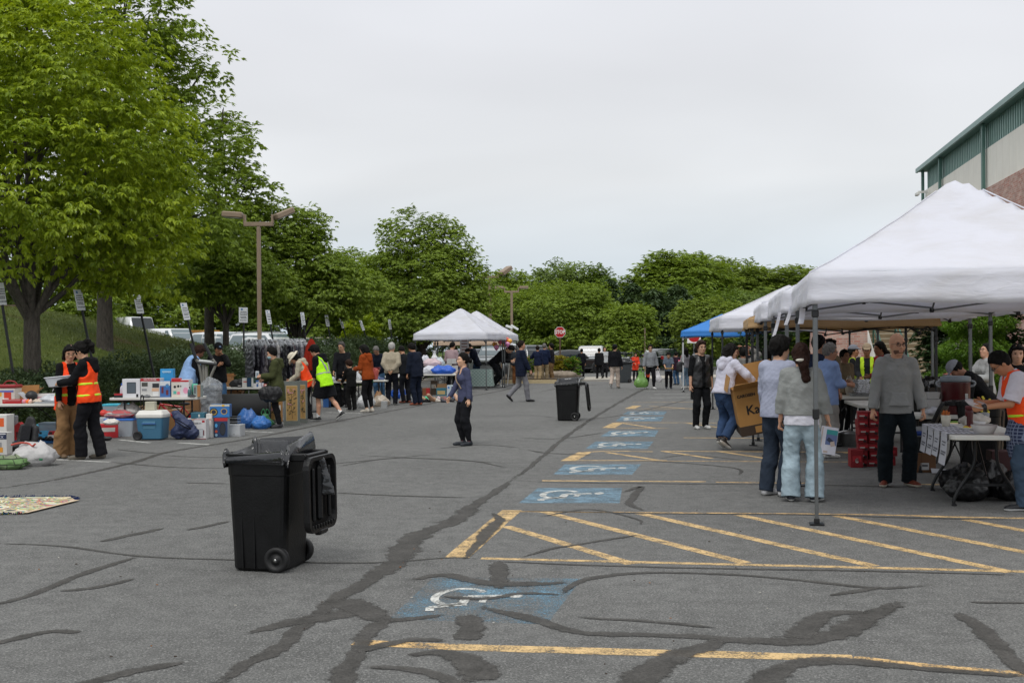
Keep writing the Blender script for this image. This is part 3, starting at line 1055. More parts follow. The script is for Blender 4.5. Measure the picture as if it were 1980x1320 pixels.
tree('spreading_tree','slim trunked green tree between two leaning parking signs',b5,5.9,2.2,2.1,'mid',700,30,0.5,0.16,15,0.13,1.7,9,[((0.2,0,3.9),(1.7,1.6,1.5)),((-1.0,0,3.4),(1.3,1.3,1.0)),((1.2,.2,3.5),(1.2,1.3,1.1)),((.1,0,5.0),(1.1,1.1,.9))],0.42,0.45,BARKD,shell=0.45)
b6=gp(815,60.0)
tree('spreading_tree','broad full green tree behind the two white tents on the hedge side',b6,8.8,3.7,1.8,'mid',1500,32,0.66,0.2,16,0.26,1.5,14,[((.2,0,4.6),(2.8,2.7,2.6)),((-.7,0,7.2),(1.3,1.3,1.5)),((1.1,.2,7.1),(1.3,1.3,1.3)),((2.0,0,5.0),(1.6,1.6,2.0)),((-2.2,0,5.2),(1.3,1.3,1.5)),((-2.3,0,3.4),(1.5,1.5,1.3)),((1.9,-.3,3.2),(1.6,1.6,1.3)),((0,-1.2,3.2),(2.4,1.4,1.2))],0.5,0.4,BARKD,shell=0.5)
tree('spreading_tree','low green tree with a yellowish top between the vase shaped tree and the broad tree',gp(672,63),6.6,2.6,1.7,'mid',800,30,0.6,0.19,17,0.15,1.3,10)
shrub('bright_shrub','round bright lime green shrub behind the hedge among the leaning signs',gp(697,56),1.05,1.0,2.9,'bright',420,26,0.22,0.11,5)
shrub('bright_shrub','smaller lime green shrub beside the leaning signs near the white tents',gp(765,62),0.75,0.7,2.2,'bright',240,26,0.2,0.11,6)
k=0
left_far=[(-30,66,7.0,3.6,'deep'),(120,74,8.0,4.2,'mid'),(215,88,9.0,4.5,'deep'),(300,84,8.0,4.2,'mid'),(385,90,8.5,4.2,'deep'),(470,92,8.0,4.5,'deep'),(560,96,8.5,4.5,'mid'),(650,100,9.0,4.6,'deep'),(735,96,9.0,4.4,'deep'),(800,104,9.5,4.5,'deep'),(880,100,8.4,4.2,'deep')]
lbl=['dark tree rising over the lawn crest at the left edge','tree behind the crest of the lawn hill','dark tree behind the white passenger van','mid green tree behind the white cargo van','dark tree behind the yellow container','dark tree behind the first white car','mid green tree behind the second white car','dark tree behind the pale trailer','dark tree behind the lime green shrub','dark tree in the gap beside the broad tree','dark tree just left of the second lamp post']
for(px,d,H,r,lf),lb in zip(left_far,lbl):
 k+=1
 tree('background_tree',lb,gp(px,d),H,r,0.9,lf,420,26,0.95,0.36,30+k,0.22,1.8,6,group='trees beyond the hedge',shell=0.35)
mid_trees=[(1020,88,545,3.9,'mid','green tree just right of the small double lamp post'),(1108,84,545,4.4,'mid','full green tree behind the stop sign'),(1062,92,552,3.0,'farlight','lighter green tree directly left of the stop sign crown'),(1214,80,592,1.9,'mid','lower rounded green tree by the thin pole right of the stop sign'),(1364,84,578,2.4,'farlight','yellowish green tree above the blue canopy'),(1432,90,585,2.3,'farlight','yellowish green tree behind the far white canopy'),(950,96,600,3.0,'far','small green tree behind the second lamp post')]
for px,d,py,r,lf,lb in mid_trees:
 k+=1
 H=top_h(py,d,px)
 tree('parking_tree',lb,Vector((P(px,672,d).x,d,0)),H,r,0.7,lf,900,28,0.72,0.25,60+k,0.18,1.6,8,group='trees at the end of the car park',shell=0.45)
for px,d,py,r,lb in((1265,97,560,3.4,'dark spruce in the shaded gap of the wood'),(1310,102,552,3.6,'dark spruce left of the blue canopy'),(1225,104,548,3.2,'dark spruce behind the thin pole'),(1180,112,540,3.4,'dark spruce behind the full green tree')):
 k+=1
 conifer('spruce_tree',lb,Vector((P(px,672,d).x,d,0)),top_h(py,d,px),r,'pine',80+k,9000,0.42,0.03,'spruces in the shaded gap',0.2,power=0.6)
far=[(935,150,560,5,'far'),(965,160,530,5,'far'),(995,150,514,3.2,'mid'),(1035,155,530,5,'far'),(1075,150,506,5.5,'far'),(1110,158,503,5.2,'mid'),(1148,150,512,3.4,'deep'),(1185,160,545,5,'deep'),(1215,165,552,4,'pine'),(1232,150,530,3,'pine'),(1255,150,525,4.5,'mid'),(1290,140,482,5.4,'mid'),(1322,142,478,5.4,'mid'),(1352,150,492,5.2,'mid'),(1385,146,496,5.0,'farlight'),(1400,150,493,4.0,'farlight'),(1440,155,505,5,'far'),(1478,150,509,5.5,'farlight'),(1520,150,512,5.5,'farlight'),(1562,152,512,5.5,'farlight'),(1600,150,520,5.5,'far'),(1650,150,520,5.5,'far'),(1350,118,560,4,'deep'),(1420,125,555,4.5,'deep'),(1480,118,560,4.5,'far'),(1300,122,548,4,'deep'),(1540,122,560,4.6,'far'),(1500,104,600,3.6,'deep'),(1560,104,605,3.6,'mid'),(1450,100,610,3.4,'deep'),(1620,104,600,3.6,'deep'),(1010,120,560,4.5,'deep'),(1160,125,560,4.4,'deep')]
far_px=[f_[0]for f_ in far]
protos={}
for i,(px,d,py,r,lf)in enumerate(far):
 H=top_h(py,d,px)
 x=P(px,672,d).x
 key=(lf,i%2)if lf in('far','farlight','mid','deep')else(lf,0)
 lb='wood tree on the skyline, '+('over the hedge side tents' if px<980 else 'left of the stop sign' if px<1080 else 'right of the stop sign' if px<1230 else 'over the blue canopy' if px<1400 else 'over the far white canopy' if px<1500 else 'beside the near white tent')
 if key not in protos:
  if lf=='pine':
   t=conifer('wood_tree',lb,(x,d,0),H,r*.75,'pine',200+i,5000,0.55,0.05,'trees of the far wood',0.25,power=.7)
  else:
   t=tree('wood_tree',lb,(x,d,0),H,r,1.2,lf,520,26,1.15,0.46,200+i,0.28,3,7,group='trees of the far wood',shell=0.4)
  protos[key]=(t,H,r)
 else:
  t0,H0,r0_=protos[key]
  t=copy_tree(t0)
  t.location=(x,d,0)
  t.scale=(r/r0_,r/r0_,H/H0)
  t.rotation_euler=(0,0,rng.uniform(0,6.28))
  t['label']=lb
def hedge(label,s0,s1,hts,seed,w0=-13.7,wid=1.25):
 rg=np.random.default_rng(seed)
 L_=s1-s0
 mid=WS(w0-wid,(s0+s1)/2)
 root=thing('juniper_hedge',label,'hedge',(mid.x,mid.y,0.0),-ROADA,'juniper hedge along the lawn')
 n=int(L_*4200)
 y=rg.uniform(-L_/2,L_/2,n)
 th=rg.uniform(0.0,math.pi,n)
 hh=np.interp(y,np.linspace(-L_/2,L_/2,len(hts)),hts)
 lump=1+0.10*np.sin(y*2.3+1.0)+0.09*np.sin(y*5.1+th*2)+0.06*np.sin(y*11.3-th*5)
 rr=(0.72+0.28*rg.uniform(0,1,n)**0.5)*lump
 x=np.cos(th)*wid*rr*np.where(np.sin(th)>.5,1,1)
 z=np.abs(np.sin(th))**0.6*hh*rr
 pts=np.stack([x,y,np.maximum(z,0.03)],axis=1)
 nr=np.stack([np.cos(th),rg.normal(size=n)*.5,np.sin(th)*.8],axis=1)
 v,f=leaves_np(pts,nr,0.125,rg,3.2,-0.05,0.8)
 raw_mesh('foliage',v,f,[LF['juniper']],parent=root)
 mb=MB()
 for i in range(int(L_/1.2)):
  yy=-L_/2+0.6+i*1.2
  for q in range(3):
   a=rg.uniform(-.6,.6)
   mb.tube([(0,yy,-0.05),(a*.5,yy+a*.3,.4),(a,yy+a*.6,.8)],[.03,.022,.01],5)
 mb.build('stem',BARKD,root,fixn=False)
rg_=np.random.default_rng(77)
n_=60000
w_=-14.2-rg_.uniform(0,1,n_)**1.3*17
s_=14+rg_.uniform(0,1,n_)**.8*50
gx,gy=V.x*w_+U.x*s_,V.y*w_+U.y*s_
gz=np.array([hill(x,y)for x,y in zip(gx,gy)])
P0=np.stack([gx,gy,gz],1)
a_=rg_.uniform(0,6.28,n_)
h_=rg_.uniform(.04,.11,n_)
dv=np.stack([np.cos(a_),np.sin(a_),np.zeros(n_)],1)
tl=np.stack([rg_.normal(size=n_)*.4,rg_.normal(size=n_)*.4,np.ones(n_)],1)*h_[:,None]
wd=.012
v=np.stack([P0-dv*wd,P0+dv*wd,P0+dv*wd*.2+tl,P0-dv*wd*.2+tl],1).reshape(-1,3)
tag(raw_mesh('lawn_grass',v,np.arange(4*n_).reshape(-1,4),[leaf_mat('lawn_blades',(0.055,0.085,0.018),(0.17,0.20,0.05),trans=.2)]),kind='stuff')
hedge('dark green juniper hedge behind the toy table at the left end',12,26.5,(1.25,1.2,1.05,1.1,1.2),1)
hedge('dark green juniper hedge behind the boxed goods and the clothes rack',27.1,41,(1.3,1.45,1.6,1.6,1.65),2)
hedge('dark green juniper hedge running on behind the far stalls and white tents',41.5,61,(1.75,1.85,2.0,1.8,1.7),3)
# ================================================================ buildings, tents, posts and signs
def brick_mat(name,c1,c2,mortar,sc=1.0,bump=0.4):
 m,nt,b=newmat(name)
 L=nt.links.new
 tc=N(nt,'ShaderNodeTexCoord')
 sp=N(nt,'ShaderNodeSeparateXYZ')
 L(tc.outputs['Object'],sp.inputs[0])
 ad=N(nt,'ShaderNodeMath',operation='ADD')
 L(sp.outputs['X'],ad.inputs[0]);L(sp.outputs['Y'],ad.inputs[1])
 cb=N(nt,'ShaderNodeCombineXYZ')
 L(ad.outputs[0],cb.inputs['X']);L(sp.outputs['Z'],cb.inputs['Y'])
 br=N(nt,'ShaderNodeTexBrick')
 br.inputs['Scale'].default_value=sc
 br.inputs['Brick Width'].default_value=0.215
 br.inputs['Row Height'].default_value=0.075
 br.inputs['Mortar Size'].default_value=0.008
 br.inputs['Color1'].default_value=c1+(1,)
 br.inputs['Color2'].default_value=c2+(1,)
 br.inputs['Mortar'].default_value=mortar+(1,)
 L(cb.outputs[0],br.inputs['Vector'])
 no=N(nt,'ShaderNodeTexNoise',Scale=1.7,Detail=7.0,Roughness=0.75)
 mpn=N(nt,'ShaderNodeMapping')
 mpn.inputs['Scale'].default_value=(1,1,2.6)
 L(tc.outputs['Object'],mpn.inputs[0])
 L(mpn.outputs[0],no.inputs['Vector'])
 mr=N(nt,'ShaderNodeMapRange')
 mr.inputs['From Min'].default_value,mr.inputs['From Max'].default_value=0.3,0.7
 mr.inputs['To Min'].default_value,mr.inputs['To Max'].default_value=0.7,1.3
 L(no.outputs['Fac'],mr.inputs['Value'])
 mu=N(nt,'ShaderNodeMixRGB',blend_type='MULTIPLY')
 mu.inputs[0].default_value=1
 L(br.outputs['Color'],mu.inputs[1]);L(mr.outputs[0],mu.inputs[2])
 L(mu.outputs[0],b.inputs['Base Color'])
 b.inputs['Roughness'].default_value=0.9
 bp=N(nt,'ShaderNodeBump',Strength=bump,Distance=0.01)
 L(br.outputs['Fac'],bp.inputs['Height'])
 bp.invert=True
 L(bp.outputs[0],b.inputs['Normal'])
 return m
BRICK=brick_mat('pink_red_brick',(0.44,0.185,0.145),(0.52,0.36,0.30),(0.46,0.42,0.37))
GREENM=mat('54766e',0.5,0.0,0.08,2.0)
GREENL=mat('86a09c',0.5,0.0,0.08,2.0)
BEIGE=mat('ece9df',0.8,0,0.05,1.2)
hall=thing('sports_hall','tall hall of pink brick and beige panels under a green metal eave on the right','building',tuple(WS(11.1,0)),-ROADA)
y0,y1=22.0,59.6
MB().box((6,(y0+y1)/2,3.82),(12,y1-y0,7.64)).build('brick_wall',BRICK,hall)
bw=MB()
bw.box((6.03,(y0+y1)/2,8.42),(11.94,y1-y0-.04,1.55))
for i in range(int((y1-y0)/0.9)):
 bw.box((0.0605,y0+0.5+i*0.9,8.42),(0.006,0.03,1.53),1)
bw.build('beige_panel',[BEIGE,mat('e4e0d5',0.8,0,0.05)],hall)
cg=MB()
cg.box((6.1,(y0+y1)/2,9.68),(11.8,y1-y0-.1,0.95))
n=int((y1-y0)/0.32)
for i in range(n):
 cg.box((0.17,y0+0.2+i*0.32,9.68),(0.09,0.13,0.95),1)
cg.build('corrugated_band',[GREENM,mat('86a59d',0.5,0,.06)],hall)
rf=MB()
rf.box((6.0,(y0+y1)/2+.1,10.21),(12.42,y1-y0+0.7,0.10),0)
rf.box((-0.265,(y0+y1)/2+.1,10.22),(0.10,y1-y0+0.7,0.20),1)
rf.prism([(-.2,10.265),(12,10.265),(12,11.4)],y0,y1+.4,'xz',2)
rf.build('roof',[GREENM,GREENL,mat('9aa6a6',0.4,0,.05)],hall)
for yy in(59.55,55.5,47.4,39.5,31.5,23.6):
 MB().box((-0.065,yy,4.9+2.65),(0.12,0.22,5.2),0,0.01).build('pilaster',GREENM,hall)
sc_=MB()
sc_.box((-0.25,58.6,9.0),(0.45,0.10,0.10))
sc_.box((-0.5,58.6,8.9),(0.16,0.45,0.16),0,.03)
sc_.build('security_camera',plastic('d8d8d4'),hall)
st=thing('concrete_stairs','concrete steps with white sloping cheek walls and green handrails behind the bald man','stairs',tuple(WS(6.75,37.2)),-ROADA)
stp=MB()
for i in range(14):
 stp.box((0,0.15+i*0.30+(14-i)*0.15,0.085+i*0.17),(2.35,0.30*(14-i),0.17),0)
 stp.box((0,0.02+i*0.30,0.155+i*0.17),(2.35,0.05,0.036),1)
stp.box((0,6.4,1.19),(2.35,4.0,2.38),0)
stp.build('steps',[mat('8f8168',0.9,0,.12,3,.2),mat('bdb4a0',0.9,0,.08)],st)
WHITEW=mat('b9b8b2',0.85,0,0.08,1.5,0.1)
for s_ in(-1,1):
 w=MB()
 w.prism([(-.6,0),(-.6,.55),(4.3,3.3),(8.4,3.3),(8.4,0)],s_*1.19,s_*1.45,'yz')
 w.build('cheek_wall',WHITEW,st)
for xx in(-.95,-.25,.95):
 w=MB()
 w.tube([(xx,-.3,1.0),(xx,0,1.05),(xx,4.2,3.4),(xx,4.6,3.42)],.03,8)
 w.tube([(xx,-.3,.7),(xx,0,.72),(xx,4.2,3.05),(xx,4.6,3.07)],.022,8)
 for yy,z0,z1 in((0,0,1.05),(1.4,.8,1.84),(2.8,1.55,2.62),(4.2,2.35,3.4)):
  w.tube([(xx,yy,z0),(xx,yy,z1)],.025,8)
 w.build('handrail',mat('2f5f50',0.45),st)
rw=thing('brick_retaining_wall','pink brick retaining wall left of the stairs behind the food stall','wall',tuple(WS(4.0,37.6)),-ROADA)
MB().prism([(-.55,0),(-.35,3.2),(1.28,3.2),(1.28,0)],0,0.4,'xz').build('brickwork',BRICK,rw)
MB().box((0.45,.2,3.26),(1.75,.5,.12),0,.02).build('coping',CONC,rw)
pr=thing('brick_pier','pink brick pier with a concrete cap and a sloping coping beside the hall','wall',tuple(WS(6.0,21.2)),-ROADA)
MB().box((0,0,.68),(.5,.5,1.36)).build('brickwork',BRICK,pr)
MB().box((0,0,1.43),(.68,.68,.13),0,.02).build('cap',CONC,pr)
MB().prism([(.25,0),(.25,1.1),(5.0,4.0),(5.0,0)],-.2,.2,'xz').build('stepped_wall',BRICK,pr)
MB().prism([(.25,1.103),(.25,1.28),(5.0,4.18),(5.0,4.003)],-.27,.27,'xz').build('coping',mat('8a857a',.85,0,.1),pr)
conifer('arborvitae','bright green cone shaped arborvitae between the stairs and the brick pier',tuple(WS(6.75,30)),4.3,.98,'arbor',7,70000,0.07,0.0,power=0.5,cat='shrub')
shrub('holly_shrub','dark glossy holly behind the arborvitae against the brick wall',tuple(WS(7.75,32.5)),.75,.75,3.3,'holly',260,26,.28,.12,9)
shrub('holly_shrub','dark broad leaved bush between the stairs and the arborvitae',tuple(WS(6.75,33.6)),.65,.6,3.4,'holly',260,26,.3,.13,10)
shrub('holly_shrub','dark bush under the far tan canopy beside the brick retaining wall',tuple(WS(2.2,38.6)),1.2,1.0,3.2,'holly',220,26,.3,.13,12)
shrub('low_shrub','small yellow green shrub at the foot of the arborvitae',tuple(WS(5.9,28.3)),.45,.4,.75,'arbor',70,22,.12,.07,13)
vg=MB()
a_,b_=WS(5.2,22.5,.06),WS(5.2,37,.06)
vg.quad(WS(4.9,24.5,.06),WS(11.1,24.5,.06),WS(11.1,37.0,.06),WS(4.9,37.0,.06))
vg.build('planting_bed',grass_mat('bed_grass',(0.05,0.095,0.018),(0.10,0.16,0.03),(0.11,0.085,0.04)),kind='structure')
pv=MB()
pv.box(tuple(WS(8.0,14,.05)),(6.4,20,.10),0,0,(0,0,-ROADA))
pv.build('pavement',mat('a58f6d',.9,0,.12,2.0,.15,40),kind='structure')
lw=thing('brick_outbuilding','low pinkish brick wall peeping over the lawn crest at the left edge','building',tuple(P(12,600,62)*1.0),0)
lw.location.z=2.0
MB().box((0,0,1.0),(2.6,3,2.0)).build('wall',brick_mat('far_brick',(0.30,.14,.10),(.36,.2,.15),(.3,.25,.2)),lw)
MB().box((0,0,2.04),(2.9,3.2,.08)).build('roof',mat('5c4a40'),lw)
def canopy_mat(name,hexc,tr_=.40):
 m,nt,b=newmat(name)
 L=nt.links.new
 tc=N(nt,'ShaderNodeTexCoord')
 no=N(nt,'ShaderNodeTexNoise',Scale=1.1,Detail=6.0,Roughness=0.65,Distortion=0.6)
 n2=N(nt,'ShaderNodeTexNoise',Scale=3.2,Detail=5.0,Roughness=0.5,Distortion=1.2)
 mp=N(nt,'ShaderNodeMapping')
 mp.inputs['Scale'].default_value=(1,1,3.5)
 L(tc.outputs['Object'],mp.inputs[0])
 for n in(no,n2):L(mp.outputs[0],n.inputs['Vector'])
 c=lin(hexc)
 cr=N(nt,'ShaderNodeValToRGB')
 cr.color_ramp.elements[0].position,cr.color_ramp.elements[1].position=.25,.55
 cr.color_ramp.elements[0].color=(c[0]*.90,c[1]*.885,c[2]*.85,1)
 cr.color_ramp.elements[1].color=c+(1,)
 L(no.outputs['Fac'],cr.inputs[0])
 L(cr.outputs[0],b.inputs['Base Color'])
 b.inputs['Roughness'].default_value=.75
 b.inputs['Specular IOR Level'].default_value=.2
 bp=N(nt,'ShaderNodeBump',Strength=.28,Distance=.05)
 L(n2.outputs['Fac'],bp.inputs['Height'])
 L(bp.outputs[0],b.inputs['Normal'])
 t=N(nt,'ShaderNodeBsdfTranslucent')
 L(cr.outputs[0],t.inputs['Color'])
 mx=N(nt,'ShaderNodeMixShader')
 mx.inputs[0].default_value=tr_
 L(b.outputs[0],mx.inputs[1]);L(t.outputs[0],mx.inputs[2])
 L(mx.outputs[0],nt.nodes['Material Output'].inputs['Surface'])
 return m
WHITE_CLOTH=canopy_mat('white_canopy_cloth','eeeff6')
POLE=mat('6f7273',0.4,0.7,0.08,20)
POLED=mat('2b2d2f',0.5,0.3,0.05)
JOINT=plastic('17181a')
def canopy(label,loc,rotz,size=(3.05,3.05),eave=2.34,drop=0.28,peak=3.38,c=None,pole=None,group=None,seed=1,logo=False,folds=1.0,flat_top=0.0,cloth_dirty=True,lower=None):
 rg=random.Random(seed)
 c=c or WHITE_CLOTH
 pole=pole or POLE
 root=thing('pop_up_canopy',label,'canopy',loc,rotz,group)
 hx,hy=size[0]/2,size[1]/2
 n=28
 vs,fs=[],[]
 for j in range(n+1):
  for i in range(n+1):
   u,v=-1+2*i/n,-1+2*j/n
   t=max(abs(u),abs(v))
   k=(1-t)
   z=eave+(peak-eave)*(0.86*k+0.14*k**2.2)if t>0.06 else eave+(peak-eave)*(0.86*0.94+0.14*0.94**2.2)+0.035
   e=min(abs(u),abs(v))/max(t,1e-6)
   z-=0.055*(1-e)**1.5*math.sin(math.pi*min(1,t))*folds
   z+=0.006*folds*math.sin(17*u+9*v+seed)*t+0.004*folds*math.sin(31*v-12*u)*t
   vs.append((u*hx,v*hy,z))
 for j in range(n):
  for i in range(n):
   a=j*(n+1)+i
   fs.append([a,a+1,a+n+2,a+n+1])
 roof=MB().add(vs,fs,0,True).build('roof',c,root)
 sdf=roof.modifiers.new('thickness','SOLIDIFY')
 sdf.thickness=0.006
 sm_=MB()
 for du,dv_ in((1,1),(-1,1),(1,-1),(-1,-1)):
  pts=[]
  for i in range(2,15):
   q=(14+i)*(n+1)+14+i if False else None
   t=i/14
   u,v=du*t,dv_*t
   p=vs[round((v+1)/2*n)*(n+1)+round((u+1)/2*n)]
   pts.append((p[0],p[1],p[2]+.004))
  sm_.tube(pts,.007,5)
 sm_.build('seam',c,root)
 vl=MB()
 per=[]
 m=30
 cor=[(-hx,-hy),(hx,-hy),(hx,hy),(-hx,hy)]
 for q in range(4):
  a,b=cor[q],cor[(q+1)%4]
  for i in range(m):
   t=i/m
   per.append((a[0]+(b[0]-a[0])*t,a[1]+(b[1]-a[1])*t,q,t))
 L=len(per)
 rows=5
 vs,fs=[],[]
 for r in range(rows+1):
  for(x,y,q,t)in per:
   f=r/rows
   wv=0.013*folds*f*(math.sin(t*23+q*2+seed)+.6*math.sin(t*51+q))*math.sin(math.pi*t)
   nx,ny=[(0,-1),(1,0),(0,1),(-1,0)][q]
   fl=0.004+0.022*f+0.006*math.sin(f*9+t*4)
   sag=0.012*math.sin(t*9+q)*f
   vs.append((x*(1+fl/hx)+nx*wv,y*(1+fl/hy)+ny*wv,eave-drop*f+sag+0.004))
 for r in range(rows):
  for i in range(L):
   i2=(i+1)%L
   fs.append([r*L+i,r*L+i2,(r+1)*L+i2,(r+1)*L+i])
 vo=vl.add(vs,fs,0,True).build('valance',c,root)
 sdf=vo.modifiers.new('thickness','SOLIDIFY')
 sdf.thickness=0.005
 lx,ly=hx-0.05,hy-0.05
 for sx in(-1,1):
  for sy in(-1,1):
   l=MB()
   x,y=sx*lx,sy*ly
   zt=eave-0.05
   l.box((x,y,(1.0+zt)/2),(0.045,0.045,zt-1.0),0,.006)
   l.box((x,y,0.51),(0.034,0.034,1.02),0,.005)
   l.box((x,y,0.012),(0.13,0.13,0.012),1)
   l.box((x,y,0.04),(0.05,0.05,0.05),1,.006)
   l.box((x,y,1.02),(0.06,0.06,0.10),1,.01)
   l.box((x,y,zt-0.02),(0.07,0.07,0.09),1,.01)
   l.box((x,y,zt-0.32),(0.064,0.064,0.07),1,.01)
   l.build('leg',[pole,JOINT],root)
 tr_=MB()
 zt,zb=eave-0.07,eave-0.27
 for(ax,ay,bx,by)in((-lx,-ly,lx,-ly),(-lx,ly,lx,ly),(-lx,-ly,-lx,ly),(lx,-ly,lx,ly)):
  for h in range(2):
   p0=Vector((ax,ay,0)).lerp(Vector((bx,by,0)),h/2)
   p1=Vector((ax,ay,0)).lerp(Vector((bx,by,0)),(h+1)/2)
   tr_.tube([p0+Vector((0,0,zt)),p1+Vector((0,0,zb+.03))],.011,6)
   tr_.tube([p0+Vector((0,0,zb)),p1+Vector((0,0,zt))],.011,6)
   tr_.box(tuple((p0+p1)/2+Vector((0,0,(zt+zb)/2))),(.035,.035,.04),1)
  pm=Vector(((ax+bx)/2,(ay+by)/2,0))
  tr_.box((pm.x,pm.y,zb),(.05,.05,.05),1,.01)
  tr_.box((pm.x,pm.y,zt),(.05,.05,.05),1,.01)
  tr_.tube([pm+Vector((0,0,zb)),Vector((pm.x*.5,pm.y*.5,eave+.12)),Vector((0,0,eave+.05))],.011,6)
 tr_.tube([(0,0,eave),(0,0,peak-.06)],.02,8)
 tr_.build('frame',[pole,JOINT],root)
 return root
TENTA=R(-9.6)
def tent_at(px,Z_,size=3.05):
 """centre of a canopy whose near left corner is in that column at that distance"""
 p=P(px,672,Z_)
 uu=Vector((math.sin(-TENTA),math.cos(-TENTA),0));vv=Vector((math.cos(TENTA),math.sin(TENTA),0))
 c=Vector((p.x,p.y,0))+uu*size/2+vv*size/2
 return(c.x,c.y,0)
canopy('large white pop up canopy over the bald man and the plate table, nearest tent',tent_at(1574,10.62,3.1),TENTA-R(1.2),(3.1,3.1),2.31,.29,3.36,group='canopies on the hall side',seed=2)
canopy('second white canopy on the hall side, directly behind the nearest tent',tent_at(1514,13.95,3.1),TENTA,(3.1,3.1),2.31,.28,2.92,group='canopies on the hall side',seed=5,folds=1.8)
canopy('white canopy with a drooping corner behind the second tent',tent_at(1474,17.3,3.0),TENTA,(3.0,3.0),2.28,.27,2.80,group='canopies on the hall side',seed=9,folds=2.2)
TAN=mat('a98b63',.75,0,.06,2,.3,6,kind='canopy')
canopy('tan pop up canopy with black legs among the white ones',tent_at(1449,19.2,3.0),TENTA,(3.0,3.0),2.11,.18,2.70,TAN,POLED,'canopies on the hall side',4,folds=1.4)
canopy('far white canopy with a black and tan corner left of the tan one',tent_at(1383,27.0,3.6),R(-6),(3.6,3.6),2.33,.32,3.15,pole=POLED,group='canopies on the hall side',seed=6,folds=.8)
canopy('blue pop up canopy at the far end of the hall side row',tent_at(1316,42.0,3.0),R(-8),(3.0,3.0),2.2,.22,2.85,mat('2f79c4',.7,0,.05,2,.2,6,kind='canopy'),mat('c9cbcc',.4,.3),'canopies on the hall side',8)
canopy('white canopy over the bag table on the hedge side',(P(890,672,46.6).x,47.2,0),R(-14),(3.0,3.0),2.22,.26,3.3,group='canopies on the hedge side',seed=12)
canopy('white canopy with balloons behind the first hedge side tent',(P(921,672,49.5).x,50.1,0),R(-12),(3.0,3.0),2.2,.26,3.28,group='canopies on the hedge side',seed=14)
canopy('low beige canopy under and behind the white hedge side tents',(P(912,672,54).x,54.2,0),R(-4),(3.2,3.0),1.95,.2,2.35,mat('c3ab94',.75,0,.05,2,.2,6,kind='canopy'),group='canopies on the hedge side',seed=15)
for(px,y0_,y1_,w,lb)in((1548,596,626,.055,'white cloth strap with eyelets hanging at the corner of the nearest tent'),(1527,590,628,.04,'white cloth strap hanging beside the second tent leg'),(1504,604,650,.035,'long slanting white strap hanging below the second tent')):
 a=P(px+4,y0_,12.0 if px>1540 else 13.6);b=P(px-(0 if px>1540 else 8),y1_,12.0 if px>1540 else 13.6)
 s_=MB()
 pth=smoothpath([a,a.lerp(b,.5)+Vector((.01,.02,0)),b],5)
 for i in range(len(pth)-1):
  p,q=pth[i],pth[i+1]
  s_.quad(p+Vector((-w/2,0,0)),p+Vector((w/2,0,0)),q+Vector((w/2*1.1,0,0)),q+Vector((-w/2*1.1,0,0)))
 o=s_.build('cloth_strap',WHITE_CLOTH,label=lb,cat='strap',group='straps hanging from the tents')
 md=o.modifiers.new('thickness','SOLIDIFY');md.thickness=.003
LAMPC=mat('8f7d6a',.5,.1,.08,4)
def lamp(label,base,h,heads,arm=.95,hs=1.0,rot=0.0,sq=.16):
 root=thing('lamp_post',label,'lamp post',base,rot,'lamp posts of the car park')
 p=MB()
 p.box((0,0,h/2),(sq,sq,h),0,.02)
 p.box((0,0,.1),(sq*2,sq*2,.2),0,.03)
 p.build('pole',LAMPC,root)
 a=MB()
 a.box((0,0,h+.07),(arm*2,.13,.13),0,.01)
 for x,*_ in heads:
  a.box((x*arm*.95,0,h+.22),(.08,.10,.3),0,.01)
 a.build('arm',LAMPC,root)
 for x,tilt,yaw in heads:
  hd=thing('lamp_head',None,None)
  hd.parent=root
  hd.location=(x*(arm+.42*hs),0,h+.36+.03*tilt)
  hd.rotation_euler=(0,R(-tilt*x),R(yaw))
  bpy.data.objects.remove(hd)
  m=MB()
  m.at((x*(arm+.30*hs),0,h+.36),(0,R(-tilt*x),R(yaw)))
  m.box((x*.14*hs,0,0),(.78*hs,.46*hs,.23*hs),0,.03)
  m.box((x*.14*hs,0,-.118*hs),(.62*hs,.36*hs,.02),1)
  m.build('lamp_head',[LAMPC,mat('b9bdb8',.3)],root)
p_=gp(502,36.5)
lamp('tan double headed lamp post rising behind the clothes rack',p_,P(500,438,36.5).z-p_.z,((-1,4,0),(1,24,30)),.46,.8,sq=.12)
p_=Vector((P(948,672,66).x,66,0))
lamp('tan lamp post with one tilted head behind the second hedge side tent',p_,P(948,538,66).z,((1,30,40),),.5,1.0,sq=.17)
p_=Vector((P(990,672,80).x,80,0))
lamp('far tan double lamp post left of the stop sign trees',p_,P(990,566,80).z,((-1,0,0),(1,0,0)),.5,.8,sq=.17)
cc=thing('surveillance_camera','white surveillance camera bracket on the far double lamp post','camera',tuple(P(988,636,79.6)))
MB().box((-.12,0,.14),(.5,.16,.18),0,.03,(0,.35,0)).build('housing',plastic('e3e5e6'),cc)
MB().box((.25,0,.1),(.6,.16,.16),0,.03,(0,.55,0)).build('lens_hood',plastic('e3e5e6'),cc)
MB().box((0,0,-.3),(.16,.2,.5),0,.02).build('box',plastic('a9a796'),cc)
def octagon(r):
 return[(r*math.cos(R(22.5+45*i)),r*math.sin(R(22.5+45*i)))for i in range(8)]
RED=mat('b4131c',.45,0,.05)
p_=Vector((P(1083,672,62).x,62,0))
sg=thing('stop_sign','red octagonal stop sign on a brown post beside the planted island','road sign',p_,0)
zc=P(1083,642,62).z
MB().box((0,.03,zc/2+.1),(.08,.05,zc+.2),0,.01).build('post',mat('5a4636',.7),sg)
m=MB()
m.prism(octagon(.31),-.012,.0,'xz',0)
m.prism(octagon(.285),-.016,-.0125,'xz',1)
m.text('STOP',.27,(0,-.0175,-.003),(R(90),0,0),0,.010,.80)
for f_ in(0,):
 pass
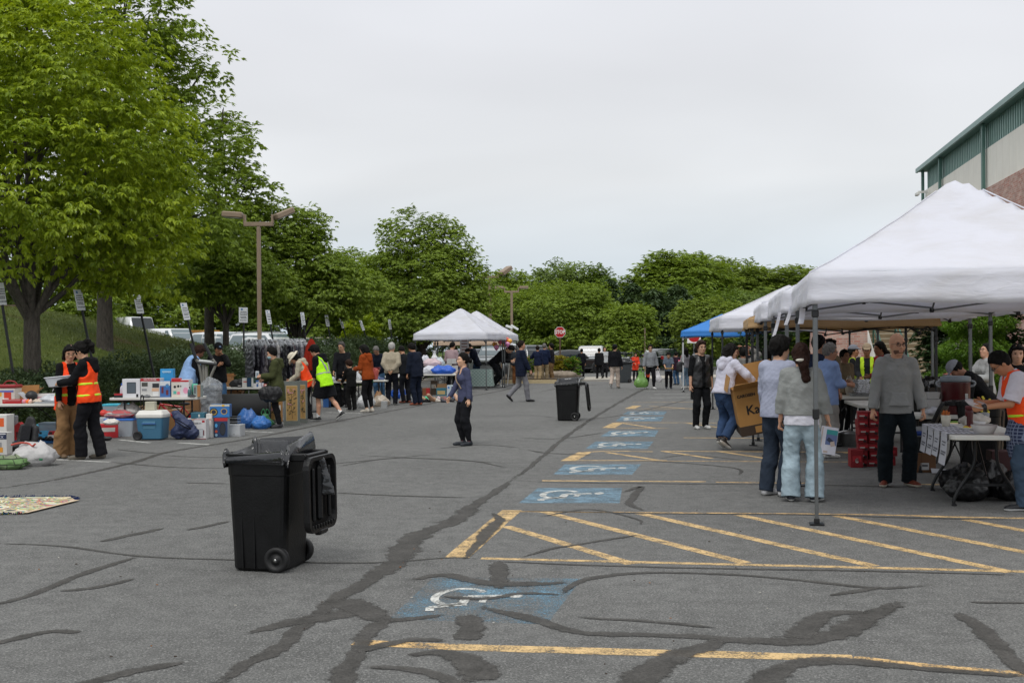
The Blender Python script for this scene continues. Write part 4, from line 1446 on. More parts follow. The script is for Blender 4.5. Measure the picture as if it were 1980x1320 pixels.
o=m.build('plate',[mat('e8e8e6',.5),RED],sg)
o.location.z=zc
p_=Vector((P(1342,672,62).x,62,0))
sg=thing('no_entry_sign','white square sign with a red disc half hidden behind the blue canopy','road sign',p_,0)
zc=P(1342,650,62).z
MB().box((0,.03,zc/2+.1),(.07,.05,zc+.2),0,.01).build('post',metal('8a8d8d'),sg)
m=MB()
m.box((0,0,zc),(.72,.02,.72),0)
m.prism([(.31*math.cos(R(a)),zc+.31*math.sin(R(a)))for a in range(0,360,15)],-.014,-.0105,'xz',1)
m.box((0,-.0155,zc),(.45,.003,.10),0)
m.build('plate',[mat('e8e8e6',.5),RED],sg)
SIGNW=mat('dfe3e4',.5,0,.04)
INK=mat('3a3f45',.7)
BLUEI=mat('4a7ba8',.6)
sg_list=[(1,568,.15,25.2,'cropped by the edge of the view'),(155,580,.19,27.0,'in front of the forked tree'),(269,588,.20,29.8,'left of the white van'),(359,602,.23,32.6,'above the pale blue vest'),(471,609,0,37.5,'the only upright one'),(520,613,.17,39.8,'just right of the lamp post'),(586,616,.12,45.0,'behind the fanned tree limbs'),(633,620,.15,50,'above the pale trailer'),(661,624,.27,52,'with a torn top'),(700,629,.34,53.5,'before the lime shrub'),(754,627,.12,57,'right of the lime shrub'),(774,630,.2,59.5,'nearest the white tents')]
for i,(px,py,pxb,d,lb)in enumerate(sg_list):
 c=P(px,py,d)
 gz=max(0.0,hill(c.x,d))+.02
 b=Vector((c.x+pxb*(c.z-gz),d,gz))
 sg=thing('parking_sign','white leaning parking sign on a black post, '+lb,'parking sign',b,0,'leaning parking signs along the hedge')
 top=c-b
 ln=top.length
 ang=math.atan2(top.x,top.z)
 ps=MB()
 ps.at((0,0,0),(0,ang,0))
 ps.box((0,0,(ln-.24)/2),(.052,.045,ln-.24),0,.008)
 ps.build('post',mat('1f2123',.6,0,.2,4),sg)
 m=MB()
 m.at((0,-.04,0),(0,ang,0))
 m.M=m.M@Matrix.Translation((0,0,ln))@Matrix.Rotation(R(74+(i*5)%7 if i not in(4,)else 50),4,'Z')
 hw,hh=.17,.245
 if i==8:
  m.prism([(-hw,-hh),(hw,-hh),(hw,.08),(.10,.02),(.06,.13),(0,.07),(-.06,.20),(-.10,.12),(-hw,hh)],-.004,.004,'xz',0)
 else:
  m.box((0,0,0),(hw*2,.008,hh*2),0)
 rows=((.10,.11),(.05,.13),(0,.12),(-.06,.12),(-.10,.10),(-.17,.13))if i!=8 else((-.06,.12),(-.10,.10),(-.17,.13))
 m.box((-.06,-.0055,.18 if i!=8 else-.02),(.07,.002,.06),2)
 for z,w in rows:
  q=-w
  while q<w:
   wl_=rng.uniform(.02,.05)
   m.box((q+wl_/2,-.0055,z),(wl_,.002,.022),1)
   q+=wl_+.012
 m.build('plate',[SIGNW,INK,BLUEI],sg)
isl=MB()
path=[G(960,741),G(1100,741),G(1118,737),G(1122,733),G(1110,729),G(960,727)]
pl=[(p.x,p.y)for p in path]
isl.prism(pl,0.0,.15,'xy')
isl.build('planted_island',mat('b8a884',.85,0,.1),kind='structure')
sl_=MB()
sl_.prism([(p.x*.99+.12,p.y+(.35 if i<3 else-.3))for i,p in enumerate(path)],.15,.2,'xy')
sl_.build('island_soil',mat('4a3d2c',.95,0,.25,3,.6,20),kind='structure')
def at(px,d,z=0.0):
 return Vector((P(px,672,d).x,d,z))
shrub('golden_shrub','round golden yellow shrub on the planted island',at(1090,58.6,.18),.68,.6,1.0,'gold',160,24,.17,.09,21)
shrub('low_shrub','leafy green plant right of the golden shrub',at(1107,58,.18),.4,.4,.95,'arbor',60,22,.16,.10,22)
shrub('low_shrub','low olive shrub behind the two men in navy jackets',at(1030,59.5,.18),.55,.5,1.1,'deep',90,22,.17,.09,23)
for px,w,lb in((1068,.45,'small grey rock below the golden shrub'),(1087,.6,'wide flat rock below the golden shrub'),(1099,.38,'pale rock at the island tip'),(1042,.4,'grey rock by the men in khaki trousers')):
 rr=random.Random(px)
 m=MB()
 m.ell((0,0,.12),(w,.3,.2),10)
 for v_ in m.v:
  v_*=1+rr.uniform(-.14,.14)
 m.build('rock',mat('8b8072',.95,0,.25,5,.5,12),None,at(px,57.2,.16),0,lb,'rock','rocks on the planted island')
# ================================================================ people: one continuous body surface each, clothes and hair over it
def vn(a):
 a=np.asarray(a,float)
 return a/(np.linalg.norm(a)+1e-12)
class Field:
 """distance field of smooth-joined tapered shapes, meshed by surface nets"""
 def __init__(s):
  s.pr=[]
 def cap(s,a,b,ra,rb,flat=None,k=0.02,cuts=()):
  s.pr.append(('c',np.asarray(a,float),np.asarray(b,float),ra,rb,flat,k,cuts));return s
 def ell(s,c,r,ax=None,k=0.015,cuts=(),sub=False):
  s.pr.append(('s' if sub else 'e',np.asarray(c,float),np.asarray(r,float),np.eye(3)if ax is None else np.asarray(ax,float),None,None,k,cuts));return s
 def mesh(s,h,cuts=(),noise=0.0,nseed=0,nscale=1.0):
  lo,hi=np.full(3,9.0),np.full(3,-9.0)
  for p in s.pr:
   if p[0]=='s':continue
   if p[0]=='c':
    r=max(p[3],p[4])+0.03
    lo=np.minimum(lo,np.minimum(p[1],p[2])-r);hi=np.maximum(hi,np.maximum(p[1],p[2])+r)
   else:
    r=p[2].max()+0.03
    lo=np.minimum(lo,p[1]-r);hi=np.maximum(hi,p[1]+r)
  n=np.ceil((hi-lo)/h).astype(int)+2
  X=[lo[i]+np.arange(n[i],dtype=np.float32)*h for i in range(3)]
  Vg=np.full(tuple(n),0.2,np.float32)
  for p in s.pr:
   if p[0]=='c':
    r=max(p[3],p[4])+0.05+p[6]
    l,u=np.minimum(p[1],p[2])-r,np.maximum(p[1],p[2])+r
   else:
    r=p[2].max()+0.05+p[6]
    l,u=p[1]-r,p[1]+r
   i0=np.maximum(0,np.floor((l-lo)/h).astype(int));i1=np.minimum(n,np.ceil((u-lo)/h).astype(int)+1)
   if(i1<=i0).any():continue
   sl_=tuple(slice(i0[k],i1[k])for k in range(3))
   gx=X[0][sl_[0]][:,None,None];gy=X[1][sl_[1]][None,:,None];gz=X[2][sl_[2]][None,None,:]
   q=[gx-p[1][0],gy-p[1][1],gz-p[1][2]]
   if p[0]=='c':
    ab=p[2]-p[1]
    qq=q
    if p[5]is not None:
     nv,sc=np.asarray(p[5][0],float),p[5][1]
     dn=q[0]*nv[0]+q[1]*nv[1]+q[2]*nv[2]
     qq=[q[k]+(sc-1)*nv[k]*dn for k in range(3)]
     ab2=ab+(sc-1)*nv*np.dot(ab,nv)
    else:
     ab2=ab
    t=np.clip((qq[0]*ab2[0]+qq[1]*ab2[1]+qq[2]*ab2[2])/(np.dot(ab2,ab2)+1e-9),0,1)
    d=np.sqrt((qq[0]-ab2[0]*t)**2+(qq[1]-ab2[1]*t)**2+(qq[2]-ab2[2]*t)**2)-(p[3]+(p[4]-p[3])*t)
    if p[5]is not None:d=d/max(1.0,p[5][1]**0.5)
   else:
    A=p[3]
    e=[q[0]*A[k][0]+q[1]*A[k][1]+q[2]*A[k][2]for k in range(3)]
    k0=np.sqrt((e[0]/p[2][0])**2+(e[1]/p[2][1])**2+(e[2]/p[2][2])**2)
    d=(k0-1)*float(p[2].min())
   for nv,c in p[7]:
    if callable(nv):
     d=np.maximum(d,nv(gx,gy,gz));continue
    nv=np.asarray(nv,float)
    d=np.maximum(d,gx*nv[0]+gy*nv[1]+gz*nv[2]-c)
   W=Vg[sl_]
   if p[0]=='s':
    Vg[sl_]=np.maximum(W,-d);continue
   k=p[6]
   hh=np.clip(0.5+0.5*(W-d)/k,0,1)
   Vg[sl_]=W*(1-hh)+d*hh-k*hh*(1-hh)
  for nv,c in cuts:
   nv=np.asarray(nv,float)
   Vg=np.maximum(Vg,(X[0][:,None,None]*nv[0]+X[1][None,:,None]*nv[1]+X[2][None,None,:]*nv[2]-c).astype(np.float32))
  neg=Vg<0
  cnt=np.zeros(tuple(n-1),np.int8)
  cs=[(a,b,c)for a in(0,1)for b in(0,1)for c in(0,1)]
  def sub(A,o):return A[o[0]:o[0]+n[0]-1,o[1]:o[1]+n[1]-1,o[2]:o[2]+n[2]-1]
  for o in cs:cnt+=sub(neg,o)
  act=(cnt>0)&(cnt<8)
  idx=np.argwhere(act)
  if len(idx)==0:return np.zeros((0,3)),np.zeros((0,4),int)
  vid=np.full(act.shape,-1,np.int32)
  vid[act]=np.arange(len(idx))
  cv=np.stack([Vg[idx[:,0]+o[0],idx[:,1]+o[1],idx[:,2]+o[2]]for o in cs],1)
  acc=np.zeros((len(idx),3));num=np.zeros(len(idx))
  for a in range(8):
   for b in range(a+1,8):
    df=[cs[b][k]-cs[a][k]for k in range(3)]
    if sum(abs(x)for x in df)!=1:continue
    va,vb=cv[:,a],cv[:,b]
    m=(va<0)!=(vb<0)
    t=np.where(m,va/np.where(m,va-vb,1),0)
    for k in range(3):
     acc[:,k]+=np.where(m,cs[a][k]+t*df[k],0)
    num+=m
  verts=(idx+acc/num[:,None])*h+lo
  fs=[]
  for ax in range(3):
   o=[0,0,0];o[ax]=1
   A=neg[:n[0]-o[0],:n[1]-o[1],:n[2]-o[2]]
   B=neg[o[0]:,o[1]:,o[2]:]
   ed=np.argwhere(A!=B)
   u,v=(ax+1)%3,(ax+2)%3
   ok=(ed[:,u]>0)&(ed[:,v]>0)&(ed[:,u]<n[u]-1)&(ed[:,v]<n[v]-1)
   ed=ed[ok]
   if len(ed)==0:continue
   def cid(du,dv):
    c=ed.copy();c[:,u]-=du;c[:,v]-=dv
    return vid[c[:,0],c[:,1],c[:,2]]
   q=np.stack([cid(1,1),cid(0,1),cid(0,0),cid(1,0)],1)
   fl=A[ed[:,0],ed[:,1],ed[:,2]]
   q=np.where(fl[:,None],q,q[:,::-1])
   fs.append(q)
  fs=np.concatenate(fs)
  fs=fs[(fs>=0).all(1)]
  a,b=np.concatenate([fs[:,0],fs[:,1],fs[:,2],fs[:,3]]),np.concatenate([fs[:,1],fs[:,2],fs[:,3],fs[:,0]])
  sm_=np.zeros_like(verts);c_=np.zeros(len(verts))
  np.add.at(sm_,a,verts[b]);np.add.at(c_,a,1)
  verts=verts*0.55+0.45*sm_/np.maximum(c_,1)[:,None]
  if noise>0:
   nr=np.zeros_like(verts)
   e1=verts[fs[:,2]]-verts[fs[:,0]];e2=verts[fs[:,3]]-verts[fs[:,1]]
   fn=np.cross(e1,e2)
   for k in range(4):np.add.at(nr,fs[:,k],fn)
   nr/=np.linalg.norm(nr,axis=1,keepdims=True)+1e-9
   rgn=np.random.default_rng(nseed+5)
   pv=verts*nscale
   pv=pv+0.035*np.sin(pv[:,[1,2,0]]*11+rgn.uniform(0,6,3))
   w=np.zeros(len(verts))
   for fq,am in((15,.5),(15,.5),(24,.55),(24,.5),(24,.4),(38,.4),(38,.35),(60,.22),(60,.2)):
    dv_=rgn.normal(size=3)*(1,1,.75);dv_/=np.linalg.norm(dv_)
    s1=np.sin(pv@dv_*fq+rgn.uniform(0,6.28))
    w+=am*(1-1.6*np.abs(s1))
   verts=verts+nr*(w*noise)[:,None]
  return verts,fs
def cubesphere(c,r,ax,m=3):
 vs,fs=[],[]
 t=np.linspace(-1,1,m+1)
 for a in range(3):
  for sg_ in(-1,1):
   o=len(vs)
   for i in t:
    for j in t:
     p=np.zeros(3);p[a]=sg_;p[(a+1)%3]=i*sg_;p[(a+2)%3]=j
     p=vn(p)*np.asarray(r)
     vs.append(np.asarray(c)+p[0]*ax[0]+p[1]*ax[1]+p[2]*ax[2])
   for i in range(m):
    for j in range(m):
     q=o+i*(m+1)+j
     fs.append([q,q+m+1,q+m+2,q+1])
 return np.array(vs),np.array(fs)
def qtube(pts,rad,n=6):
 pts=[np.asarray(p,float)for p in pts]
 vs,fs=[],[]
 for i,p in enumerate(pts):
  d=vn(pts[min(i+1,len(pts)-1)]-pts[max(0,i-1)])
  a=vn(np.cross(d,[0.31,0.77,0.55]));b=np.cross(d,a)
  for k in range(n):
   t=6.28318*k/n
   vs.append(p+(a*math.cos(t)+b*math.sin(t))*rad[i])
 for i in range(len(pts)-1):
  for k in range(n):
   k2=(k+1)%n
   fs.append([i*n+k,i*n+k2,(i+1)*n+k2,(i+1)*n+k])
 return np.array(vs),np.array(fs)
def ik(a,c,l1,l2,pole):
 a,c=np.asarray(a,float),np.asarray(c,float)
 d=c-a
 L=np.linalg.norm(d)
 if L>(l1+l2)*0.995:
  c=a+d/L*(l1+l2)*0.995
  d=c-a;L=np.linalg.norm(d)
 L=max(L,abs(l1-l2)+0.02)
 u=d/np.linalg.norm(d)
 x=(l1*l1-l2*l2+L*L)/(2*L)
 y=math.sqrt(max(0,l1*l1-x*x))
 p=np.asarray(pole,float);p=vn(p-u*np.dot(p,u))
 return a+u*x+p*y,c
SKIN={}
def skin(h):
 if h not in SKIN:
  m,nt,b=newmat('skin_'+h)
  L=nt.links.new
  tc=N(nt,'ShaderNodeTexCoord')
  no=N(nt,'ShaderNodeTexNoise',Scale=14.0,Detail=3.0)
  L(tc.outputs['Object'],no.inputs['Vector'])
  c=lin(h)
  cr=N(nt,'ShaderNodeValToRGB')
  cr.color_ramp.elements[0].position,cr.color_ramp.elements[1].position=.3,.7
  cr.color_ramp.elements[0].color=(c[0]*.92,c[1]*.84,c[2]*.8,1)
  cr.color_ramp.elements[1].color=c+(1,)
  L(no.outputs['Fac'],cr.inputs[0]);L(cr.outputs[0],b.inputs['Base Color'])
  b.inputs['Roughness'].default_value=.55
  b.inputs['Subsurface Weight'].default_value=.12
  b.inputs['Subsurface Radius'].default_value=(.012,.005,.003)
  SKIN[h]=m
 return SKIN[h]
EYEM=mat('17120f',.25,0,0);LIPM=mat('9a5a50',.5,0,.05);MOUTHW=mat('e6e0d6',.4,0,0)
HAIRC={'black':'0f0d0b','dark':'1d1511','brown':'2b1a14','grey':'6d6a67','white':'a9a7a3','salt':'4a4745'}
def hairmat(c):
 return mat(HAIRC.get(c,c),.7,0,.35,30,.25,90,.15,kind='hair')
NPERS=[0]
def person(label,px,d,H=1.70,face=0,top=None,bottom=None,shoes=('222222','222222'),hair=('short','black'),sk='c9a083',lean=0,side=0,twist=0,hy=0,hp=0,Lh=None,Rh=None,Lp=None,Rp=None,feet=None,drop=0.0,vest=None,glasses=None,wom=False,fat=1.0,curl=0.5,group=None,palmL=None,palmR=None,mask=None,fine=1.0,sit=None,child=False,z0=0.0,noface=False,cap=None,strap=None,py=None,beard=False):
 NPERS[0]+=1
 seed=NPERS[0]
 if py is not None:
  g_=G(px,py);loc=(g_.x,g_.y,z0);d=g_.y
 else:
  q=P(px,672,d);loc=(q.x,d,z0)
 S=H/1.75
 hv=min(0.020,max(0.007,d*0.00058))*fine/S
 top=dict(dict(c='333a4a',sleeve=1.0,hem=-.08,loose=.016,hood=False,rough=.9),**(top or{}))
 bottom=dict(dict(c='22252b',kind='trousers',loose=.014,len=1.0,flare=0.0),**(bottom or{}))
 X,Y,Z=np.eye(3)
 HS=1.22 if child else 1.07
 pel=np.array([0,0.0,.940-drop])
 if sit:pel=np.array(sit,float)
 la,sa=R(lean),R(side)
 Tu=vn([math.sin(sa),math.sin(la)*math.cos(sa),math.cos(la)*math.cos(sa)])
 tw=R(twist)
 Tr=np.array([math.cos(tw),-math.sin(tw),0]);Tr=vn(Tr-Tu*np.dot(Tr,Tu));Tf=np.cross(Tu,Tr)
 shw=.148 if wom else.168
 shc=pel+Tu*.485
 nb=pel+Tu*.53
 yw,pt=R(hy),R(hp)
 hf0=Tf*math.cos(yw)+Tr*math.sin(yw)
 Hr=vn(np.cross(hf0,Tu))
 Hf=hf0*math.cos(pt)-Tu*math.sin(pt);Hu=np.cross(Hr,Hf)
 hc=nb+vn(Tu+Hu*.6+Hf*.12)*.058+Hu*.112+Hf*.016
 shp={-1:shc-Tr*shw,1:shc+Tr*shw}
 hip={-1:pel-X*.082-Z*.02,1:pel+X*.082-Z*.02}
 ft=feet or((-.10,0.0,-8,0),(.10,0.0,8,0))
 an,kn,toe={},{},{}
 for s_,f in zip((-1,1),ft):
  lift=f[3]
  yaw=R(f[2])
  td=np.array([math.sin(yaw),math.cos(yaw),0])
  a=np.array([f[0],f[1]-.04,.085])+np.array([0,0,lift])
  pitch=R(f[4])if len(f)>4 else 0
  toe[s_]=td*math.cos(pitch)-Z*math.sin(pitch)
  if pitch>0:a=a+Z*math.sin(pitch)*.14
  kn[s_],an[s_]=ik(hip[s_],a,.43,.42,td+np.array([s_*.12,0,.1]))
 el,wr,hd={},{},{}
 for s_,t,pole in((-1,Lh,Lp),(1,Rh,Rp)):
  if t is None:t=(s_*(shw+.055)+Tu[0]*.2,.03+shc[1]*.85,.872-drop)
  if pole is None:pole=(s_*.35,-1,-.25)
  el[s_],wr[s_]=ik(shp[s_],t,.285,.255,pole)
 fk=Field();BN=.004
 A3=[Hr,Hf,Hu]
 def hp_(x,y,z):return hc+(Hr*x+Hf*y+Hu*z)*HS
 f=0.92 if wom else 1.0
 fk.ell(hp_(0,-.012,.022),np.array([.076,.096,.104])*HS,A3,.01)
 fk.ell(hp_(0,.028,-.048),np.array([.060*f,.066,.072])*HS,A3,.03)
 fk.ell(hp_(0,.052,-.092),np.array([.028,.026,.022])*HS,A3,.025)
 fk.cap(hp_(0,.078,.012),hp_(0,.100,-.026),.009*HS,.0155*HS,None,.012)
 fk.cap(hp_(-.013,.090,-.030),hp_(.013,.090,-.030),.0095*HS,.0095*HS,None,.008)
 fk.cap(hp_(-.040,.070,.034),hp_(.040,.070,.034),.013*HS,.013*HS,None,.015)
 for s_ in(-1,1):
  fk.ell(hp_(s_*.077,-.004,-.012),np.array([.009,.019,.031])*HS,A3,.006)
  fk.ell(hp_(s_*.037,.055,-.022),np.array([.024,.028,.024])*HS,A3,.02)
  fk.ell(hp_(s_*.031,.096,.010),np.array([.017,.012,.010])*HS,A3,.006,sub=True)
 fk.cap(hp_(-.014,.083,-.063),hp_(.014,.083,-.063),.0105*HS,.0105*HS,None,.01)
 fk.cap(nb-Tu*.05,hp_(0,-.012,-.05),.057*f,.054*f,None,.03)
 fl=(Tf,1.45)
 fk.cap(pel,pel+Tu*.15,.135*fat,.115*fat,fl,.04);fk.cap(pel+Tu*.15,pel+Tu*.36,.115*fat,.142,fl,.04);fk.cap(pel+Tu*.36,shc,.142,.09,fl,.04)
 fk.cap(shp[-1],shp[1],.048,.048,None,.04)
 lm=.88 if wom else 1.0
 bare_arm=top['sleeve']<.9
 for s_ in(-1,1):
  fk.cap(shp[s_],el[s_],.048*lm,.038*lm,None,.02);fk.cap(el[s_],wr[s_],.039*lm,.027*lm,None,.015)
  fk.cap(hip[s_],kn[s_],.078,.053,None,.03);fk.cap(kn[s_],kn[s_]*.62+an[s_]*.38+(0,-.015,0),.05,.052,None,.02);fk.cap(kn[s_]*.62+an[s_]*.38+(0,-.015,0),an[s_],.052,.036,None,.02)
  fk.cap(an[s_]-Z*.02,an[s_]+toe[s_]*.09-Z*.045,.028,.022,None,.02)
 fing=[]
 for s_,pal in((-1,palmL),(1,palmR)):
  dr=vn(wr[s_]-el[s_])
  pn=np.array(pal,float)if pal is not None else np.array([-s_*.9,-.25,-.1])
  pn=vn(pn-dr*np.dot(pn,dr));sd=np.cross(dr,pn)
  if np.dot(sd,Tf+Z*.5)<0:sd=-sd
  hs=lm
  fk.cap(wr[s_],wr[s_]+dr*.085*hs,.030*hs,.041*hs,(pn,2.3),.012)
  for i in range(4):
   o=wr[s_]+dr*(.080+(.004,.010,.006,-.004)[i])*hs+sd*(.029-.0185*i)*hs
   L=(.072,.080,.074,.058)[i]*hs
   c1=curl*(0.85+.12*i)
   d1=vn(dr*math.cos(c1*.7)+pn*math.sin(c1*.7));d2=vn(dr*math.cos(c1*1.7)+pn*math.sin(c1*1.7));d3=vn(dr*math.cos(c1*2.4)+pn*math.sin(c1*2.4))
   p1=o+d1*L*.45;p2=p1+d2*L*.32;p3=p2+d3*L*.23
   fing.append(qtube([o-dr*.025,o,p1,p2,p3,p3+d3*.005],[.0095*hs,.0095*hs,.0085*hs,.0078*hs,.0062*hs,.002]))
  o=wr[s_]+dr*.028*hs+sd*.030*hs
  t1=vn(dr*.7+sd*.62+pn*.25);t2=vn(dr*.92+sd*.22+pn*(.2+curl*.4))
  fing.append(qtube([o-t1*.02,o+t1*.015,o+t1*.038,o+t1*.038+t2*.032,o+t1*.038+t2*.037],[.012*hs,.0115*hs,.0098*hs,.0075*hs,.002]))
  hd[s_]=wr[s_]+dr*.075+pn*.035
 hb=hv*(.8 if d<60 else 1)
 bv,bf=fk.mesh(hb)
 BVS,BFS,BM=[bv],[bf],[np.zeros(len(bf),int)]
 def addi(v,q,m):
  BFS.append(q+sum(len(x)for x in BVS));BVS.append(v);BM.append(np.full(len(q),m,int))
 for v,q in fing:addi(v,q,0)
 if not noface and d<75:
  for s_ in(-1,1):
   addi(*cubesphere(hp_(s_*.031,.083,.010),np.array([.0135,.006,.0055])*HS,A3),1)
   if hair[1]not in('none',):addi(*cubesphere(hp_(s_*.032,.0865,.030),np.array([.017,.005,.0035])*HS,A3),3)
  addi(*cubesphere(hp_(0,.0935,-.064),np.array([.020,.005,.0042])*HS,A3),2)
  for s_ in(-1,1):addi(*cubesphere(hp_(s_*.008,.102,-.036),np.array([.0035,.003,.0025])*HS,A3),1)
 hm=hairmat(hair[1]if hair[1]!='none' else 'dark')
 body=raw_mesh('person',np.concatenate(BVS)*S,np.concatenate(BFS),[skin(sk),EYEM,LIPM,hm],np.concatenate(BM),True,None,loc)
 body.rotation_euler=(0,0,-R(face))
 tag(body,label,'person',group)
 def part(nm,vf,m,fm=None,smooth=True):
  v,q=vf
  if len(q)==0:return None
  return raw_mesh(nm,v*S,q,m if isinstance(m,list)else[m],fm,smooth,body)
 t=top
 lo_=t['loose']
 def torso_field(fd,add,flatk=1.38,hem=None,arms=True,shk=.0):
  fl2=(Tf,flatk)
  hem_=t['hem']if hem is None else hem
  b0=pel+Tu*min(0.0,hem_)
  wh,ww=(.152,.118)if wom else(.150,.134)
  fd.cap(pel,pel+Tu*.14,wh*fat+add,ww*fat+add,fl2,.05)
  if hem_<0:fd.cap(pel+Tu*hem_,pel,wh*fat+add+.004-hem_*.06,wh*fat+add,fl2,.05)
  fd.cap(pel+Tu*.14,pel+Tu*.35,ww*fat+add,(.132 if wom else.146)*(.5+.5*fat)+add,fl2,.05)
  fd.cap(pel+Tu*.35,shc-Tu*.03,(.132 if wom else.146)+add,.095+add*.7,fl2,.05)
  if wom:
   for s_ in(-1,1):fd.ell(pel+Tu*.345+Tf*.075+Tr*s_*.062,(.056+add*.6,.044+add*.7,.056+add*.6),[Tr,Tf,Tu],.04)
  fd.cap(shp[-1]-Tu*.006+Tr*.02,shp[1]-Tu*.006-Tr*.02,.046+add*.6,.046+add*.6,None,.045)
  fd.cap(shc-Tu*.02,nb-Tu*.012,.078+add*.4,.056,None,.04)
 fd=Field()
 torso_field(fd,lo_)
 sl_=t['sleeve']
 puff=t.get('puff',0)
 for s_ in(-1,1):
  ra=.048*lm+lo_*.85+puff
  fd.cap(shp[s_],shp[s_]*.5+el[s_]*.5,ra+.006,ra,None,.03)
  if sl_<=.5:
   e=shp[s_]+(el[s_]-shp[s_])*max(.05,sl_*2)
   u=vn(el[s_]-shp[s_])
   fd.pr[-1]=('c',shp[s_],e,ra+.004,ra+.008,None,.04,((u,np.dot(u,e)),))
  else:
   fd.cap(shp[s_]*.5+el[s_]*.5,el[s_],ra,ra-.002,None,.016)
   k=(sl_-.5)*2
   e=el[s_]+(wr[s_]-el[s_])*k
   u=vn(wr[s_]-el[s_])
   fd.cap(el[s_],e,ra-.002,.036*lm+lo_*.8+puff*.6-(1-k)*-.01,None,.012,((u,np.dot(u,e)),))
   if t.get('cuff',True)and k>.8:fd.cap(e-u*.035,e,.036*lm+lo_*.45,.034*lm+lo_*.3,None,.01,((u,np.dot(u,e)),))
 hemp=pel+Tu*t['hem']
 fd.cap(nb-Tu*.02,nb+Tu*t.get('collar',.012),.066,.061,None,.012)
 cuts=[(-Tu,-np.dot(Tu,hemp))]
 if t.get('vneck'):
  fd.ell(nb+Tf*.075-Tu*.03,(.045,.06,.085),[Tr,Tf,Tu],.01,sub=True)
 fd.ell(nb+Tu*.065+Hf*.012,(.052,.055,.07),[Tr,Tf,Tu],.01,sub=True)
 if t.get('hood'):
  fo=Field()
  for s_ in(-1,1):
   q0,q1,q2,q3=nb+Tf*.098-Tu*.070,nb+Tr*s_*.078+Tf*.045+Tu*.004,nb+Tr*s_*.085-Tf*.045+Tu*.022,nb-Tf*.115-Tu*.005
   fo.cap(q0,q1,.017,.026,None,.012);fo.cap(q1,q2,.026,.036,None,.02);fo.cap(q2,q3,.036,.046,None,.03)
   fo.cap(q2-Tu*.02,nb-Tf*.125-Tu*.12,.034,.05,None,.04)
  fo.cap(nb-Tf*.115-Tu*.02,nb-Tf*.125-Tu*.13,.06,.05,None,.04)
  part('hood',fo.mesh(hv,(),.004,seed+9),cloth(t['c'],t.get('var',.05)))
  if d<30:
   fo=Field();fo.cap(pel+Tu*.0+Tf*(.112*fat+lo_),pel+Tu*.13+Tf*(.102*fat+lo_),.125,.085,(Tf,3.4),.02)
   part('pouch_pocket',fo.mesh(hv,[(-Tu,-np.dot(Tu,pel+Tu*.0)),(Tu,np.dot(Tu,pel+Tu*.15))],.003,seed),cloth(t['c'],t.get('var',.05)))
 shirt=part(t.get('name','top'),fd.mesh(hv,cuts,.0036 if lo_<.03 else.0046,seed),t.get('mat')or cloth(t['c'],t.get('var',.05)))
 if t.get('rib')and d<60:
  fr=Field();torso_field(fr,lo_+.001)
  part('hem_band',fr.mesh(hv,[(-Tu,-np.dot(Tu,hemp-Tu*.01)),(Tu,np.dot(Tu,hemp+Tu*.045))],0),cloth(t['rib']))
 if t.get('under'):
  fu=Field();torso_field(fu,.012,hem=t['hem']-t.get('ul',.09))
  hu_=pel+Tu*(t['hem']-t.get('ul',.09))
  part('undershirt',fu.mesh(hv,[(-Tu,-np.dot(Tu,hu_)),(Tu,np.dot(Tu,hemp+Tu*.03))],.004,seed),cloth(t['under']))
 b=bottom
 fp=Field();lb=b['loose']
 fl2=(Y,1.30)
 fp.cap(pel-Z*.02,pel+Tu*.09,.132*fat+lb*.6,.120*fat+lb*.4,fl2,.05)
 if b['kind']=='skirt':
  k=(kn[-1]+kn[1])/2;a=(an[-1]+an[1])/2
  e=k+(a-k)*b['len']
  fp.cap(pel,k,.16+lb,.19+lb+b['flare']*.5,fl2,.05);fp.cap(k,e,.19+lb+b['flare']*.5,.20+lb+b['flare'],fl2,.05,((-Z,-e[2]),))
 for s_ in(-1,1):
  hq=hip[s_]
  ex_=.036 if b['flare']>=0 and b['len']>=1 else.008
  if b['kind']=='shorts':
   e=hq+(kn[s_]-hq)*b['len'];u=vn(kn[s_]-hq)
   fp.cap(hq,e,.094+lb,.086+lb+b['flare'],None,.03,((u,np.dot(u,e)),))
  elif b['kind']=='trousers':
   fp.cap(hq,hq*.6+kn[s_]*.4,.080+lb*.65,.074+lb*.9,None,.03);fp.cap(hq*.6+kn[s_]*.4,kn[s_],.074+lb*.9,.056+lb,None,.03)
   e=kn[s_]+(an[s_]-kn[s_])*b['len'];u=vn(an[s_]-kn[s_])
   c_=kn[s_]*.65+e*.35+np.array([0,-.012,0])
   r2=max(.046,.044+lb*.8+b['flare'])if b['flare']>=0 else.041
   fp.cap(kn[s_],c_,.058+lb,.056+lb*.9+max(0,b['flare'])*.5,None,.03);fp.cap(c_,e+u*ex_,.056+lb*.9+max(0,b['flare'])*.5,r2+.004,None,.025,((u,np.dot(u,e+u*ex_)),))
 part(b.get('name',b['kind']if b['kind']!='trousers' else 'trousers'),fp.mesh(hv,(),.0046,seed+3),b.get('mat')or cloth(b['c'],b.get('var',.10)))
